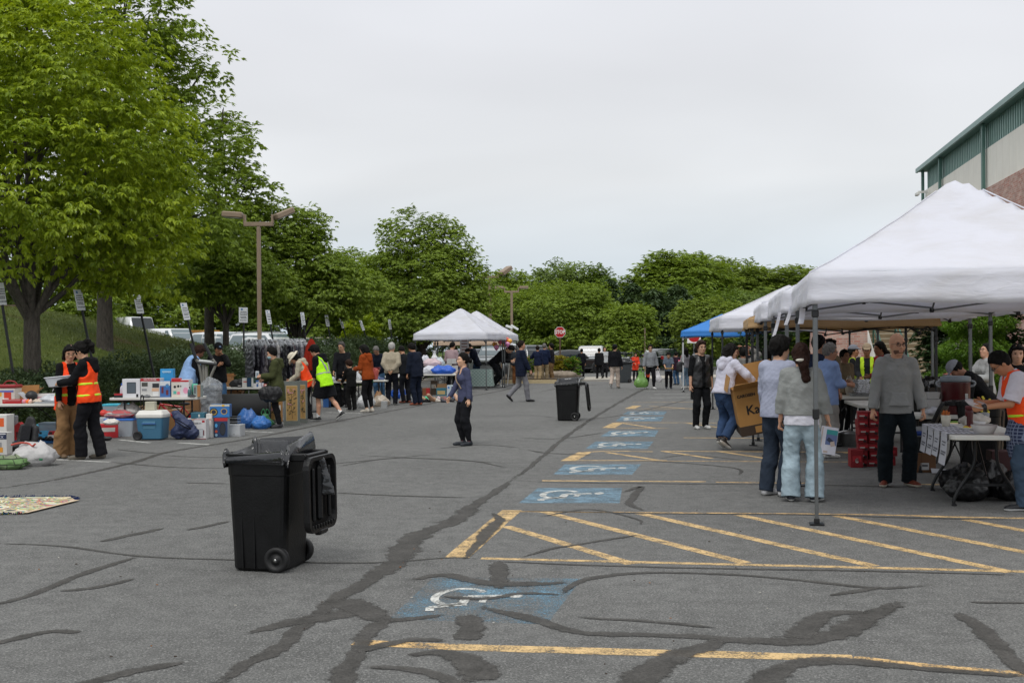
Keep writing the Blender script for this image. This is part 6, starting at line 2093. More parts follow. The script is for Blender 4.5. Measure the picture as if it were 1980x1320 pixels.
Q['tote']=person('woman in a pale grey sweater carrying a red box beside the brick pier',**pd(1906,19.5,664,.985),face=258,wom=True,top=dict(c='9a9c9c',loose=.034,collar=.03),bottom=dict(c='6e6a60'),shoes=('2a2a2a','555'+'555'),hair=('tied','black'),hp=-12,glasses=('6a5a50',),Lh=(-.12,.34,1.16),Rh=(.14,.42,1.2),curl=.9,sk='d2a68c')
Q['stoop']=person('person in a grey cap and black jacket stooping behind the red drink cooler',**pd(1912,16.0,690,1.08),face=282,lean=38,hp=22,top=dict(c='131315',loose=.035,hem=-.1),bottom=DARKB,hair=('short','black'),cap=('cap','8e9098'),Lh=(-.15,.55,.92),Rh=(.15,.5,.92),sk='a87a62')
Q['navyt']=person('man in a navy t-shirt with his back turned behind the near tent pole',**pd(1582,17.6,648,.985),face=34,top=dict(c='1c2438',sleeve=.45,loose=.034),bottom=dict(c='20242c'),hair=('short','black'),hy=30,sk='b0826a',Rh=(.24,.18,.95))
Q['olive']=person('dark haired person in an olive jacket in the shade behind the blue shirt',**pd(1604,19.0,654,.985),face=60,wom=True,top=dict(c='6b5f4c',loose=.034),bottom=DARKB,hair=('bob','black'),sk='9a7058')
Q['olive2']=person('person in a khaki shirt hidden behind the man in the pale blue shirt',**pd(1632,21.5,676,.985),face=150,top=dict(c='6e6250',loose=.034),bottom=DARKB,hair=('short','black'),sk='8a6450')
Q['capw']=person('woman in a grey cap and black sleeves with a lime vest by the brick wall',**pd(1649,24.5,667,.985),face=112,wom=True,top=dict(c='17181b'),bottom=DARKB,hair=('tied','black'),cap=('cap','6e7078'),vest=dict(c='a8c820',hem=-.08,open=.06),Lh=(-.14,.3,1.1),Rh=(.14,.3,1.12),sk='9a6c52')
Q['capt']=person('person in a tan cap and dark top with a lime vest serving food',**pd(1676,23.5,664,.985),face=196,top=dict(c='1a1b1e'),bottom=DARKB,hair=('short','black'),cap=('cap','8a7a66'),vest=dict(c='a8c820',hem=-.08,open=.06),hp=12,Lh=(-.14,.32,1.1),Rh=(.14,.3,1.05),sk='96684e')
Q['redj']=person('black haired woman in a red jacket beside the bald man',**pd(1704,22.0,660,.985),face=262,wom=True,top=dict(c='8c1c1c',loose=.03),bottom=DARKB,hair=('tied','black'),hp=8,sk='96684e',Lh=(-.14,.3,1.1))
Q['armsup']=person('person in a grey hoodie with both arms raised under the tan canopy',**pd(1437,25.5,672,.985),face=6,top=dict(c='6e6c68',hood=True,loose=.034),bottom=DARKB,hair=('short','black'),Lh=(-.17,.05,1.76),Rh=(.17,.05,1.76),Lp=(-1,.3,.2),Rp=(1,.3,.2),sk='a87a62')
Q['limev']=person('person in a lime vest behind the long haired woman in the white hoodie',**pd(1421,29.5,670,.985),face=120,top=dict(c='2c3020'),bottom=DARKB,hair=('short','black'),vest=dict(c='a2d41c',hem=-.08),sk='a87a62')
Q['dark1']=person('long haired woman in dark clothes in the shade of the second tent',**pd(1486,22.5,668,.985),face=80,wom=True,top=dict(c='17171a'),bottom=DARKB,hair=('long','black'),sk='9a7058')
Q['dark2']=person('person in a grey top beyond the long haired woman in the shade',**pd(1462,25.8,670,.985),face=250,top=dict(c='4c4e52'),bottom=DARKB,hair=('short','black'),sk='9a7058',strap=((-.12,.46),(.12,.1),'8c2420',.01))
Q['far1']=person('person in dark clothes standing deep under the far white canopy',**pd(1445,34,668,.985),face=200,top=dict(c='1c1d22'),bottom=DARKB,hair=('short','black'),sk='9a7058')
# ================================================================ tables, goods, vehicles
def lbl(px,d,z=0.0):
 return Vector((P(px,672,d).x,d,z))
def zat(px,py,d):
 return P(px,py,d).z
CARD=mat('a57a4a',.85,0,.08,6)
WHITEP=plastic('d9d9d4')
BLKM=mat('1b1c1e',.45,.2,.06)
def ftable(label,loc,rotz,L=1.8,W=.75,H=.74,curve=False,c='d3d2cb',group='folding tables'):
 t=thing('folding_table',label,'table',loc,rotz,group)
 m=MB()
 pts=rrect(L/2,W/2,.06,4)
 rings=[]
 for s_,z in((.985,H-.048),(1.0,H-.040),(1.0,H-.008),(.99,H)):
  rings.append([Vector((x*(1-(1-s_)*W/L),y*s_,z))for x,y in pts])
 m.loft(rings,0,False)
 m.build('tabletop',mat(c,.5,0,.04,3),t)
 for sx in(-1,1):
  x=sx*(L/2-.28)
  for sy in(-1,1):
   l=MB()
   if curve:
    l.tube(smoothpath([(x,sy*.10,H-.05),(x,sy*.12,.42),(x,sy*.26,.17),(x,sy*.31,.06),(x,sy*.31,.012)],5),.017,8)
    l.box((x,sy*.31,.012),(.05,.05,.024),0,.006)
   else:
    l.box((x,sy*(W/2-.09),(H-.05)/2),(.030,.030,H-.05),0,.004)
    l.box((x,sy*(W/2-.09),.01),(.045,.045,.02),0,.004)
   l.build('leg',BLKM,t)
  b=MB()
  b.box((x,0,.22 if curve else.30),(.025,(.42 if curve else W-.2),.028),0,.004)
  b.tube([(x,0,.32),(sx*.16,0,H-.06)],.011,6)
  b.tube([(x,-.12,H-.06),(x,.12,H-.06)],.014,6)
  b.build('brace',BLKM,t)
 m=MB()
 m.box((0,-W/2+.09,H-.062),(L-.3,.03,.025))
 m.box((0,W/2-.09,H-.062),(L-.3,.03,.025))
 m.build('rail',BLKM,t)
 return t
def carton(label,loc,size,rotz=0.0,c='d8d6d0',prints=(),text=(),name='box',cat='box',group=None,open_=None,rough=.6,side=None,topc=None,tilt=None):
 """a box standing at loc; prints are (x, z, w, h, colour) in shares of the front face, on face F or R"""
 w,d,h=size
 cols=[c]
 def ci(q):
  if q not in cols:cols.append(q)
  return cols.index(q)
 m=MB()
 m.box((0,0,h/2),(w,d,h),0,.004)
 if topc:m.box((0,0,h+.0005),(w*.985,d*.985,.003),ci(topc))
 if side:m.box((w/2+.0006,0,h/2),(.003,d*.985,h*.985),ci(side))
 for i,p in enumerate(prints):
  x,z,pw,ph,q=p[:5]
  e=.0016+.0007*i
  k=p[5]if len(p)>5 else 'box'
  if k=='R':m.box((w/2+e,(x-.5)*d,z*h),(.0016,pw*d,ph*h),ci(q))
  elif k=='o':m.prism([((x-.5)*w+pw*w/2*math.cos(R(a)),z*h+ph*h/2*math.sin(R(a)))for a in range(0,360,24)],-d/2-e,-d/2-e+.0012,'xz',ci(q))
  else:m.box(((x-.5)*w,-d/2-e,z*h),(pw*w,.0014,ph*h),ci(q))
 for s_,x,z,sz,q in text:
  m.text(s_,sz,((x-.5)*w,-d/2-.008,z*h),(R(90),0,0),ci(q))
 o=m.build(name,[mat(q,rough,0,.05)for q in cols],None,loc,rotz,label,cat,group)
 if open_:
  f=MB()
  cq=mat(open_,.85,0,.08)
  f.prism([(-w/2,h),(w/2,h),(w/2+.01,h+d*.5),(-w/2+.02,h+d*.46)],d/2-.004,d/2,'xz')
  f.box((-w/2-d*.16,0,h+d*.16),(.004,d*.96,d*.45),0,0,(0,R(-45),0))
  f.box((w/2+d*.16,0,h+d*.16),(.004,d*.96,d*.45),0,0,(0,R(50),0))
  f.build('flap',cq,o)
 if tilt:o.rotation_euler=(tilt[0],tilt[1],rotz)
 return o
def blob(name,label,cat,loc,prims,c,h=.014,noise=.010,rotz=0.0,group=None,nscale=1.0,parts=()):
 """soft goods: bags, heaps of cloth, shoes"""
 NPERS[0]+=1
 f=Field()
 for p in prims:
  if len(p)==2:f.ell(p[0],p[1],None,.03)
  else:f.cap(p[0],p[1],p[2],p[3],p[4]if len(p)>4 else None,.03)
 v,q=f.mesh(h,[((0,0,-1),0.0)],noise,NPERS[0],nscale)
 m=c if not isinstance(c,str)else mat(c,.5,0,.12,7,.7,16,.4,kind='soft')
 o=raw_mesh(name,v,q,[m],None,True,None,loc)
 o.rotation_euler=(0,0,rotz)
 return tag(o,label,cat,group)
def crumple(name,label,cat,loc,size,c,rotz=0.0,group=None,handles=None,seed=0,sharp=.5):
 """plastic bag: a pinched crumpled sack with ears"""
 rr=np.random.default_rng(seed+11)
 w,d,h=size
 n,m_=26,16
 vs,fs=[],[]
 ph=rr.uniform(0,6.28,8)
 for j in range(m_+1):
  t=j/m_
  prof=math.sin(math.pi*(.16+.70*t))**.7*(1-.38*t**2.2)if not handles else(.72+.34*math.sin(math.pi*min(1,t*1.5)))*(1-.58*t**2)
  for i in range(n):
   a=6.28318*i/n
   cr_=1+.10*math.sin(5*a+ph[0]+5*t)+.09*abs(math.sin(3.5*a+ph[1]-7*t))+.07*math.sin(11*a+ph[2]+9*t)*t+sharp*.06*rr.normal()
   sq=1/max(abs(math.cos(a)),abs(math.sin(a)))**.55
   z=h*(t*.92+.06*math.sin(2*a+ph[3])*t+.05*math.sin(5*a+ph[4])*t*t)+sharp*.012*rr.normal()*t
   vs.append((w/2*prof*cr_*sq*math.cos(a),d/2*prof*cr_*sq*math.sin(a),max(0,z)))
 for j in range(m_):
  for i in range(n):
   i2=(i+1)%n
   fs.append([j*n+i,j*n+i2,(j+1)*n+i2,(j+1)*n+i])
 b=MB().add(vs,fs,0,True)
 b.add(vs[:n],[list(range(n))[::-1]],0)
 b.add(vs[-n:],[list(range(n))],0,True)
 mt=c if not isinstance(c,str)else mat(c,.35,0,.10,8,.8,22,.5,kind='bag')
 o=b.build(name,mt,None,loc,rotz,label,cat,group)
 if handles:
  for s_ in(-1,1):
   k=MB()
   k.tube(smoothpath([(s_*w*.16,0,h*.84),(s_*w*.24,.01,h*1.05),(s_*w*.10,0,h*handles),(s_*w*.02,0,h*1.04),(s_*w*.05,0,h*.86)],4),.012,6)
   k.build('handle',mt,o)
 return o
BINC=mat('0c0c0d',.42,0,.7,7,.12,60,.35)
LINER=mat('1b1c1f',.17,0,.1,9,.8,8,.8,kind='liner')
def bin_(label,loc,rotz,h=1.0,w=.60,dp=.60,c=None,liner=True,lid=16.0,group='wheeled bins',open_lid=True):
 """front looks along -x, back with wheels, handle and hanging lid along +x"""
 c=c or BINC
 root=thing('wheeled_bin',label,'bin',loc,rotz,group)
 b=MB()
 rings=[]
 for z,k,ex in((.015,.83,0),(.03,.85,0),(.22,.87,0),(.5,.91,0),(.80,.95,0),(.81,.97,0),(.93,.985,0),(.935,1.03,0),(.985,1.04,0),(.99,.98,0),(.93,.95,0),(.60,.86,0)):
  rings.append([Vector((x,y,z*h))for x,y in rrect(dp/2*k,w/2*k,.07,4)])
 b.loft(rings,0,False)
 for y in(-1,1):
  for x in(-.55,-.12):
   b.prism([(x*dp/2*.86,.03*h),(x*dp/2*.86+.012,.03*h),(x*dp/2+.012,.80*h),(x*dp/2,.80*h)],y*(w/2*.80),y*(w/2*.91),'xz')
 b.box((-dp/2*.9,0,.5*h),(.03,w*.34,.75*h),0,.012,(0,R(-3.5),0))
 b.build('body',c,root)
 hd=MB()
 for y in(-1,1):
  hd.box((dp/2*1.03+.05,y*w*.36,.955*h),(.16,.035,.06),0,.01)
 hd.tube([(dp/2*1.03+.11,-w*.42,.965*h),(dp/2*1.03+.11,w*.42,.965*h)],.017,10)
 hd.build('handle',c,root)
 for y in(-1,1):
  wv=MB()
  yy=y*(w/2*.80+.015)
  wv.at((dp/2*.62,yy,.095),(R(90),0,0))
  wv.lathe([(.04,-.03),(.086,-.03),(.095,-.02),(.095,.02),(.086,.03),(.062,.03),(.058,.018),(.028,.018),(.026,.034),(.012,.034)],24)
  wh=wv.build('wheel',mat('131314',.6,0,.1),root)
  k=MB()
  k.ell((dp/2*.62,yy+y*.034,.095),(.012,.006,.012),10)
  k.build('axle_cap',metal('b8b8b6',.25),wh)
 ax=MB()
 ax.tube([(dp/2*.62,-w*.38,.095),(dp/2*.62,w*.38,.095)],.012,8)
 ax.build('axle',BLKM,root)
 if open_lid:
  l=MB()
  l.at((dp/2*1.03+.135,0,.955*h),(0,R(180-lid),0))
  LW,LL=w*1.02,dp*1.12
  ring=lambda hx,hz,x:[Vector((-x,yy,zz+LL/2))for yy,zz in rrect(LW/2*hx,LL/2*hz,.09,4)]
  l.loft([ring(1.0,1.0,-.012),ring(1.02,1.01,.02),ring(1.0,1.0,.035),ring(.90,.90,.035),ring(.86,.86,-.01)],0,False)
  l.box((.0,0,LL*.5),(.05,.06,LL*.74),0,.02)
  for y in(-.28,.28):l.box((-.016,y*LW,LL*.5),(.03,.03,LL*.70),0,.01)
  for i in range(9):l.box((-.03,(-.38+i*.095)*LW,LL*.93),(.02,.02,.035),0,.004)
  l.box((-.01,0,LL*1.01),(.06,.16,.05),0,.015)
  l.build('lid',c,root)
 if liner:
  n=56
  rr=np.random.default_rng(int(abs(loc[0])*100))
  pts=rrect(1,1,.18,13)
  n=len(pts)
  vs,fs=[],[]
  ph=rr.uniform(0,6.28,6)
  prof=((1.065,.90),(1.072,.92),(1.07,.95),(1.075,1.0),(1.03,1.022),(.96,1.03),(.88,.985),(.82,.88),(.7,.78),(.3,.72),(.02,.70))
  for j,(k,z)in enumerate(prof):
   for i,(x,y)in enumerate(pts):
    a=6.28318*i/n
    wv=.012*math.sin(a*9+ph[0]+j*.8)+.010*math.sin(a*17+ph[1]-j*.5)
    zz=z*h+.016*math.sin(a*5+ph[2])+(.014*math.sin(a*13+ph[3])if j>3 else.022*math.sin(a*7+ph[4])*(1 if j==0 else.25))
    zz+=(.022*max(0,x)*(1+.8*math.sin(a*6+ph[5]))+.012*math.sin(a*11+ph[1]))*h if j in(4,5,6)else 0
    zz+=.045*y*h*(j in(2,3,4,5,6))*(1+.25*math.sin(a*7+ph[2]))
    kk=k+wv*(1.1 if j>4 else.45)
    vs.append((x*dp/2*kk,y*w/2*kk,zz))
  for j in range(len(prof)-1):
   for i in range(n):
    i2=(i+1)%n
    fs.append([j*n+i,j*n+i2,(j+1)*n+i2,(j+1)*n+i])
  MB().add(vs,fs,0,True).build('liner',LINER,root,fixn=False)
 return root
g_=G(505,1104)
bin_('large black wheeled bin with bag liner and lid hanging open, nearest the viewer',(g_.x+.03,g_.y+.20,0),R(-13),.89,.53,.50,lid=1)
k=MB()
o=blob('liner_flap','loose black liner end hanging over the handle of the nearest bin','bag flap',tuple(P(622,915,g_.y+.12)-Vector((0,0,.16))),[((-.015,0,.25),(.035,0,.02),.05,.065,((0,1,0),2.6))],LINER,.010,.006)
g_=G(1100,814)
bin_('black wheeled bin with liner and hanging lid farther out on the asphalt',(g_.x,g_.y+.3,0),R(-8),.87,.54,.53,lid=6)
g_=G(1209,740)
bin_('dark grey wheeled bin beside the man in cream trousers',(g_.x,g_.y+.3,0),R(6),1.0,.60,.60,c=mat('3a3f42',.5,0,.06),liner=True,open_lid=False)
bin_('black wheeled bin with liner standing between the stairs and the drink cooler',tuple(lbl(1788,19.5)),R(-60),1.02,.55,.55,open_lid=False)
bin_('black bin with its lid open behind the ketchup on the plate table',tuple(lbl(1896,14.0)),R(150),.98,.5,.5,liner=False,lid=25)
TA=lbl(52,20.7)
ftable('white folding table heaped with toys at the left end',TA,R(2),1.8,.76)
T0=.742
carton('red lidded toy chest covered in stickers on the toy table',lbl(12,20.75,T0),(.42,.30,.26),0,'c9c4bc',((.3,.6,.3,.3,'d8a030'),(.7,.5,.3,.5,'c43a26'),(.2,.25,.3,.3,'3a4450'),(.62,.2,.25,.25,'e0e0dc'),(.5,.8,.9,.12,'5a6ab0')),topc='7a1018')
m=MB()
m.box((0,0,.03),(.46,.33,.06),0,.02)
m.tube(smoothpath([(-.05,0,.06),(.02,0,.12),(.14,0,.11),(.19,0,.06)],5),.012,8)
m.build('chest_lid',plastic('8c141c'),None,lbl(12,20.75,T0+.265),0,'dark red lid with handle on the sticker covered toy chest','lid')
carton('open cardboard carton behind the toy chest on the table',lbl(52,20.95,T0),(.34,.25,.18),R(8),'a57a4a',(),open_='a57a4a')
m=MB()
m.ell((0,0,.10),(.105,.10,.10),20)
m.prism([(-.20,.16),(-.17,.175),(.03,-.005),(0,-.02)],-.10,.06,'xz',1)
m.build('toy_helmet',[plastic('191a1c',.5),plastic('b9bcc0')],None,lbl(60,20.55,T0+.02),0,'black round toy helmet with a grey visor on the toy table','helmet')
carton('flat red plastic case at the front of the toy table',lbl(25,20.42,T0),(.34,.12,.075),R(-3),'a8161c',((.5,.75,.9,.12,'d8a8a4'),(.12,.45,.1,.3,'c84a44')))
for i,(px,c,lb)in enumerate(((46,'e58a96','pink toy piece by the red case'),(52,'ef7430','orange toy piece by the red case'),(43,'c89aa8','pale mauve toy piece by the red case'),(57,'e8c0b0','peach toy piece by the red case'))):
 blob('toy',lb,'toy',tuple(lbl(px,20.40,T0)),[((0,0,.03),(.03,.03,.03)),((.02,0,.055),(.018,.018,.022))],plastic(c),.008,0,group='small toys on the toy table')
crumple('plastic_bag','clear crinkled plastic bag on the toy table','bag',lbl(103,20.6,T0),(.50,.3,.15),film('cfd3d8',.75),0,seed=1)
carton('flat pale grey tray at the front edge of the toy table',lbl(92,20.42,T0),(.44,.16,.022),0,'a9adb0',topc='8d9296')
carton('long white box at the back of the toy table',lbl(88,20.98,T0),(.42,.14,.15),0,'d6d2d0',((.3,.5,.4,.3,'b88a94'),))
t=thing('toy_castle','red and grey toy castle under the toy table','toy',lbl(20,21.3),R(5))
m=MB()
m.box((0,0,.24),(.20,.2,.48),0,.01)
for i in range(4):
 for j in range(2):m.box((-.045+j*.09,-.104,.12+i*.10),(.05,.01,.05),1)
for i in range(3):m.box((-.07+i*.07,-.09,.50),(.04,.03,.05),0)
m.build('tower',[plastic('8d9094'),plastic('e0e0de')],t)
for s_ in(-1,1):
 m=MB()
 m.prism([(s_*.10,0),(s_*.24,0),(s_*.24,.30),(s_*.17,.36),(s_*.10,.30)],-.13,.08,'xz')
 m.box((s_*.17,-.135,.14),(.07,.01,.10),1)
 m.build('wing',[plastic('c4141c'),plastic('5a0c10')],t)
carton('white toy bin with an orange panel at the very left edge',lbl(2,19.9,0.0),(.30,.3,.58),0,'d8d6d0',((.5,.78,.7,.25,'e2622a'),(.5,.45,.9,.06,'2a4a80')))
def clearbin(label,loc,size,lidc,fill,rotz=0,group='clear storage bins'):
 w,d,h=size
 t=thing('storage_bin',label,'storage bin',loc,rotz,group)
 m=MB()
 rg_=[]
 for z,k in((0,.90),(.02,.91),(h*.9,.985),(h,1.0)):
  rg_.append([Vector((x,y,z))for x,y in rrect(w/2*k,d/2*k,.03,3)])
 m.loft(rg_,0,False)
 m.build('tub',mat('b9c4cc',.25,0,.06,4,0,60,.5,.72,kind='tub'),t)
 m=MB()
 m.loft([[Vector((x,y,z))for x,y in rrect(w/2*k,d/2*k,.03,3)]for z,k in((h+.001,1.02),(h+.03,1.03),(h+.04,.97))],0,False)
 m.build('lid',plastic(lidc),t)
 if fill:
  m=MB()
  rr=random.Random(int(w*1000+h*777))
  for i in range(14):
   m.box((rr.uniform(-.36,.36)*w,rr.uniform(-.34,.34)*d,h*rr.uniform(.18,.7)),(w*.2,d*.2,h*.25),i%len(fill),.01,(rr.uniform(-1,1),rr.uniform(-1,1),0))
  m.build('contents',[plastic(q)for q in fill],t)
 return t
clearbin('clear storage bin with blue contents under the toy table',lbl(101,21.2,.12),(.42,.3,.20),'8fa0ae',('2a6a94','4a90b8','8fa8b4'))
carton('flat blue toy mat under the toy table',lbl(85,21.1,.0),(.95,.36,.05),0,'2a62a0',((.5,.5,.96,.4,'3b82c4'),))
def toycar(label,loc,L_,c,roof,c2=None,rotz=0):
 t=thing('toy_truck',label,'toy',loc,rotz,'toy vehicles under the toy table')
 m=MB()
 m.box((0,0,.075),(L_,.13,.07),0,.015)
 m.prism([(-L_*.48,.105),(-L_*.40,.17),(L_*.1,.175),(L_*.45,.15),(L_*.48,.105)],-.055,.055,'xz',1)
 m.box((-L_*.30,-.058,.135),(L_*.2,.006,.04),2)
 m.build('body',[plastic(c),plastic(roof),plastic('22262a')],t)
 for x in(-.3,.3):
  for y in(-.066,.066):
   q=MB();q.at((x*L_,y,.04),(R(90),0,0));q.lathe([(.01,-.012),(.04,-.012),(.04,.012),(.01,.012)],14);q.build('wheel',plastic('1a1a1c'),t)
toycar('sky blue toy truck under the toy table',lbl(86,20.95,.052),.20,'4aa6d8','5cb6e4')
toycar('white toy rescue truck with a red roof under the toy table',lbl(108,20.9,.052),.28,'d6d2cc','c42a2e')
blob('toy_figure','blue and turquoise round toy figure under the toy table','toy',tuple(lbl(52,21.25)),[((0,0,.12),(.08,.07,.12)),((.03,0,.27),(.05,.05,.05))],plastic('49a8c0'),.010,0)
carton('navy and white boxed appliance lying before the toy table',lbl(2,18.75),(.26,.18,.36),R(-4),'c5c4c0',((.5,.84,.98,.30,'202a4a'),(.45,.35,.45,.4,'8e8e90'),(.6,.22,.3,.22,'d8922a'),(.3,.15,.3,.14,'c03020'),(.5,.93,.9,.05,'d8d8d8')),text=(('JAXX',.5,.78,.07,'c8ccd8'),))
t=thing('car_seat','black child booster seat on the ground before the toy table','car seat',lbl(42,19.5),R(-20))
blob_=Field();blob_.cap((-.16,.10,.10),(-.14,.16,.38),.055,.05,None,.03);blob_.cap((.16,.10,.10),(.14,.16,.36),.055,.05,None,.03);blob_.cap((0,.14,.10),(0,.19,.46),.13,.10,((0,1,0),2.2),.05);blob_.cap((0,-.14,.08),(0,.10,.08),.17,.17,((0,0,1),2.2),.04)
v,q=blob_.mesh(.016,(),.002,3);raw_mesh('shell',v,q,[mat('17181a',.6,0,.1)],None,True,t)
m=MB();m.box((0,.075,.28),(.20,.02,.26),0,.008,(R(-14),0,0));m.build('pad',cloth('232427'),t)
crumple('drawstring_bag','white drawstring bag with red trim and a small green leaf mark','bag',G(58,902)+Vector((0,.15,0)),(.60,.40,.36),mat('b9b7b6',.45,0,.07,6,.8,14,.4,kind='bag'),R(8),seed=5)
b0=G(58,902)
m=MB()
m.tube(smoothpath([P(21,860,b0.y+.02),P(40,856,b0.y+.05),P(55,857,b0.y+.08),P(62,862,b0.y+.05),P(68,858,b0.y)],6),.014,8,0)
m.ell(tuple(P(79,888,b0.y-.10)),(.030,.01,.018),12,1)
m.build('bag_trim',[cloth('b85a50'),mat('1f6a44',.6)],None,(0,0,0),0,'red hem cord and leaf mark of the white drawstring bag','trim')
crumple('shopping_bag','green patterned bag slumped at the left edge of the asphalt','bag',G(10,908)+Vector((0,.1,0)),(.50,.34,.20),brick_mat('patterned_bag',(.10,.22,.06),(.24,.24,.18),(.04,.06,.03),1.0,.2),0,seed=7)
rugm,nt,bb=newmat('printed_rug')
tc=N(nt,'ShaderNodeTexCoord');wv=N(nt,'ShaderNodeTexNoise',Scale=3.4,Detail=2.0,Distortion=1.8)
nt.links.new(tc.outputs['Object'],wv.inputs['Vector'])
rp=N(nt,'ShaderNodeValToRGB');rp.color_ramp.interpolation='CONSTANT'
els=rp.color_ramp.elements
els[0].position,els[0].color=0.0,(.05,.05,.06,1)
els[1].position,els[1].color=.36,(.60,.48,.22,1)
for p_,c_ in((.40,(.66,.64,.58)),(.44,(.42,.40,.06)),(.475,(.05,.24,.32)),(.51,(.22,.10,.06)),(.53,(.60,.16,.10)),(.56,(.08,.10,.22)),(.58,(.58,.42,.22)),(.62,(.12,.26,.10)),(.65,(.62,.58,.5))):
 e=els.new(p_);e.color=c_+(1,)
nt.links.new(wv.outputs['Fac'],rp.inputs[0]);nt.links.new(rp.outputs[0],bb.inputs['Base Color']);bb.inputs['Roughness'].default_value=.95
rc=[G(-60,964),G(136,962),G(146,969),G(44,994),G(-80,996)]
rug=thing('rug','bright printed rug with navy fringe lying on the asphalt at the left','rug',(0,0,0))
m=MB()
m.prism([(p.x,p.y)for p in rc],.004,.016,'xy',0)
m.build('pile',rugm,rug)
m=MB()
a_,b_=rc[2],rc[3]
d_=(b_-a_).normalized();n_=Vector((d_.y,-d_.x,0))
m.quad(a_+n_*0+Vector((0,0,.019)),b_+Vector((0,0,.019)),b_-n_*.05+Vector((0,0,.019)),a_-n_*.05+Vector((0,0,.019)))
m.build('border',cloth('c9b49a'),rug)
m=MB()
rr=random.Random(3)
for a_,b_ in((rc[0],rc[1]),(rc[1],rc[2]),(rc[3],rc[4])):
 L_=(b_-a_).length
 nn=Vector((-(b_-a_).normalized().y,(b_-a_).normalized().x,0))
 if(a_+nn-(rc[0]+rc[2]+rc[3])/3).length<(a_-(rc[0]+rc[2]+rc[3])/3).length:nn=-nn
 for i in range(int(L_/.02)):
  p=a_.lerp(b_,(i+.5)*.02/L_)+Vector((0,0,.012))
  m.tube([p,p+nn*rr.uniform(.02,.05)+Vector((rr.uniform(-.02,.02),0,rr.uniform(.0,.02)))],.006,4)
m.build('fringe',cloth('1c2a52'),rug)
hb=(Q['tan']['R']+Q['hood']['R'])/2
w_=MB()
hb=P(117,738,Q['hood']['o'].location.y+.05)
w_.loft([[Vector((x,y,z))for x,y in rrect(hx,hy,.04,3)]for z,hx,hy in((-.07,.155,.10),(-.065,.16,.105),(.06,.20,.14),(.07,.215,.155),(.078,.205,.145),(-.05,.15,.095))],0,False)
o=w_.build('white_tub',plastic('d2d3d8'),None,hb,R(6),'white plastic tub held between the two people in orange vests','tub')
o.rotation_euler=(R(-4),R(-5),R(6))
pen=Q['hood']['L']
m=MB();m.tube([pen+Vector((-.03,-.02,-.07)),pen+Vector((.02,0,.06))],.008,8,0);m.tube([pen+Vector((-.045,-.026,-.11)),pen+Vector((-.03,-.02,-.07))],[.003,.008],8,1)
m.build('marker_pen',[plastic('17181a'),plastic('e0e0e0')],None,(0,0,0),0,'black and white marker in the hand of the person in the hoodie','pen')
def clutter(rows,group):
 for(px,d_,z,w,h,c,kind,lb)in rows:
  if kind=='b':carton(lb,lbl(px,d_,z),(w,w*.7,h),R((px*13)%40-20),c,((.5,.6,.7,.3,'d0ccc4'),),group=group)
  elif kind=='c':crumple('plastic_bag',lb,'bag',lbl(px,d_,z),(w,w*.7,h),c,0,group,seed=px)
  else:blob('toy',lb,'toy',tuple(lbl(px,d_,z)),[((-w*.2,0,h*.5),(w*.3,w*.3,h*.5)),((w*.2,0,h*.4),(w*.3,w*.25,h*.4))],plastic(c),.012,.004,R(px%50),group)
clutter([(203,21.4,0,.22,.10,'17181a','t','black toy car on the asphalt left of the blue lidded bin'),(209,22.2,0,.34,.26,'c42a30','b','red toy box behind the blue lidded bin'),(196,22.6,0,.3,.36,'b8bcc2','b','grey toy box behind the ponytail'),(214,21.9,.26,.3,.12,'d8d4cc','c','white bag on the red toy box'),(250,22.9,0,.3,.3,'a83a30','b','dull red box under the left end of the boxed goods table'),(240,23.6,.0,.35,.42,'c8c8c4','b','white box behind the left leg of the boxed goods table'),(205,22.8,.36,.25,.14,'d24038','t','red toy engine on the grey toy box'),(318,24.3,0,.3,.36,'c8b48a','b','cream box behind the bicycle frame'),(70,21.6,.0,.3,.18,'d8622a','b','orange box beside the toy castle'),(118,21.3,0,.2,.16,'23262c','t','black toy wheel set at the right under the toy table'),(128,21.5,0,.22,.26,'c8ccd2','b','pale box behind the tan trousers'),(76,21.5,.18,.2,.13,'2a9ab8','t','turquoise toy on the orange box'),(38,21.6,0,.2,.3,'2448a0','b','blue box right of the toy castle'),(-4,20.8,.742,.2,.2,'4a4a4e','b','grey box at the left end of the toy table'),(72,20.5,.742,.18,.07,'c8b8a8','c','beige packet between the helmet and the clear bag'),(116,20.8,.742,.2,.10,'b86a7a','c','pinkish packet at the right of the toy table')],'small goods around the toy table')
clutter([(463,28.3,.742,.10,.06,'2a2c30','b','small black box before the handbag'),(492,28.3,.742,.08,.09,'c8c8cc','b','tiny white box right of the green box'),(657,32.9,.742,.12,.07,'b8bcc4','c','pale packet before the printed box'),(677,33.0,.742,.14,.10,'c4a890','b','tan box behind the kid'),(702,33.7,.742,.16,.12,'5a6aa0','b','blue box at the elbow of the woman in rust'),(768,38.3,.742,.2,.16,'c8c8cc','b','white box on the table behind the man in beige'),(778,38.4,.742,.2,.12,'2a4aa0','c','blue packet on the table behind the man in beige'),(790,38.9,.742,.2,.2,'b8b4ac','c','grey packet between the two men in dark jackets'),(446,26.4,0,.3,.3,'8a8c90','b','grey box behind the slatted rack'),(532,26.8,0,.3,.5,'9a7040','b','brown box behind the olive parka'),(887,41.6,.742,.3,.12,'c0aaa0','c','pinkish folded goods at the right of the blue bag'),(812,41.2,0,.25,.3,'17181c','c','black bag under the left end of the long sale table'),(840,41.4,0,.25,.5,'6a5a4a','b','brown upright box under the long sale table')],'small goods on the sale tables')
clearbin('clear bin with a bright blue lid on the asphalt beside the boxed goods table',G(226,844)+Vector((0,.25,0)),(.56,.40,.30),'2f6fc4',('c9ccd0','8a9aa8'),R(4))
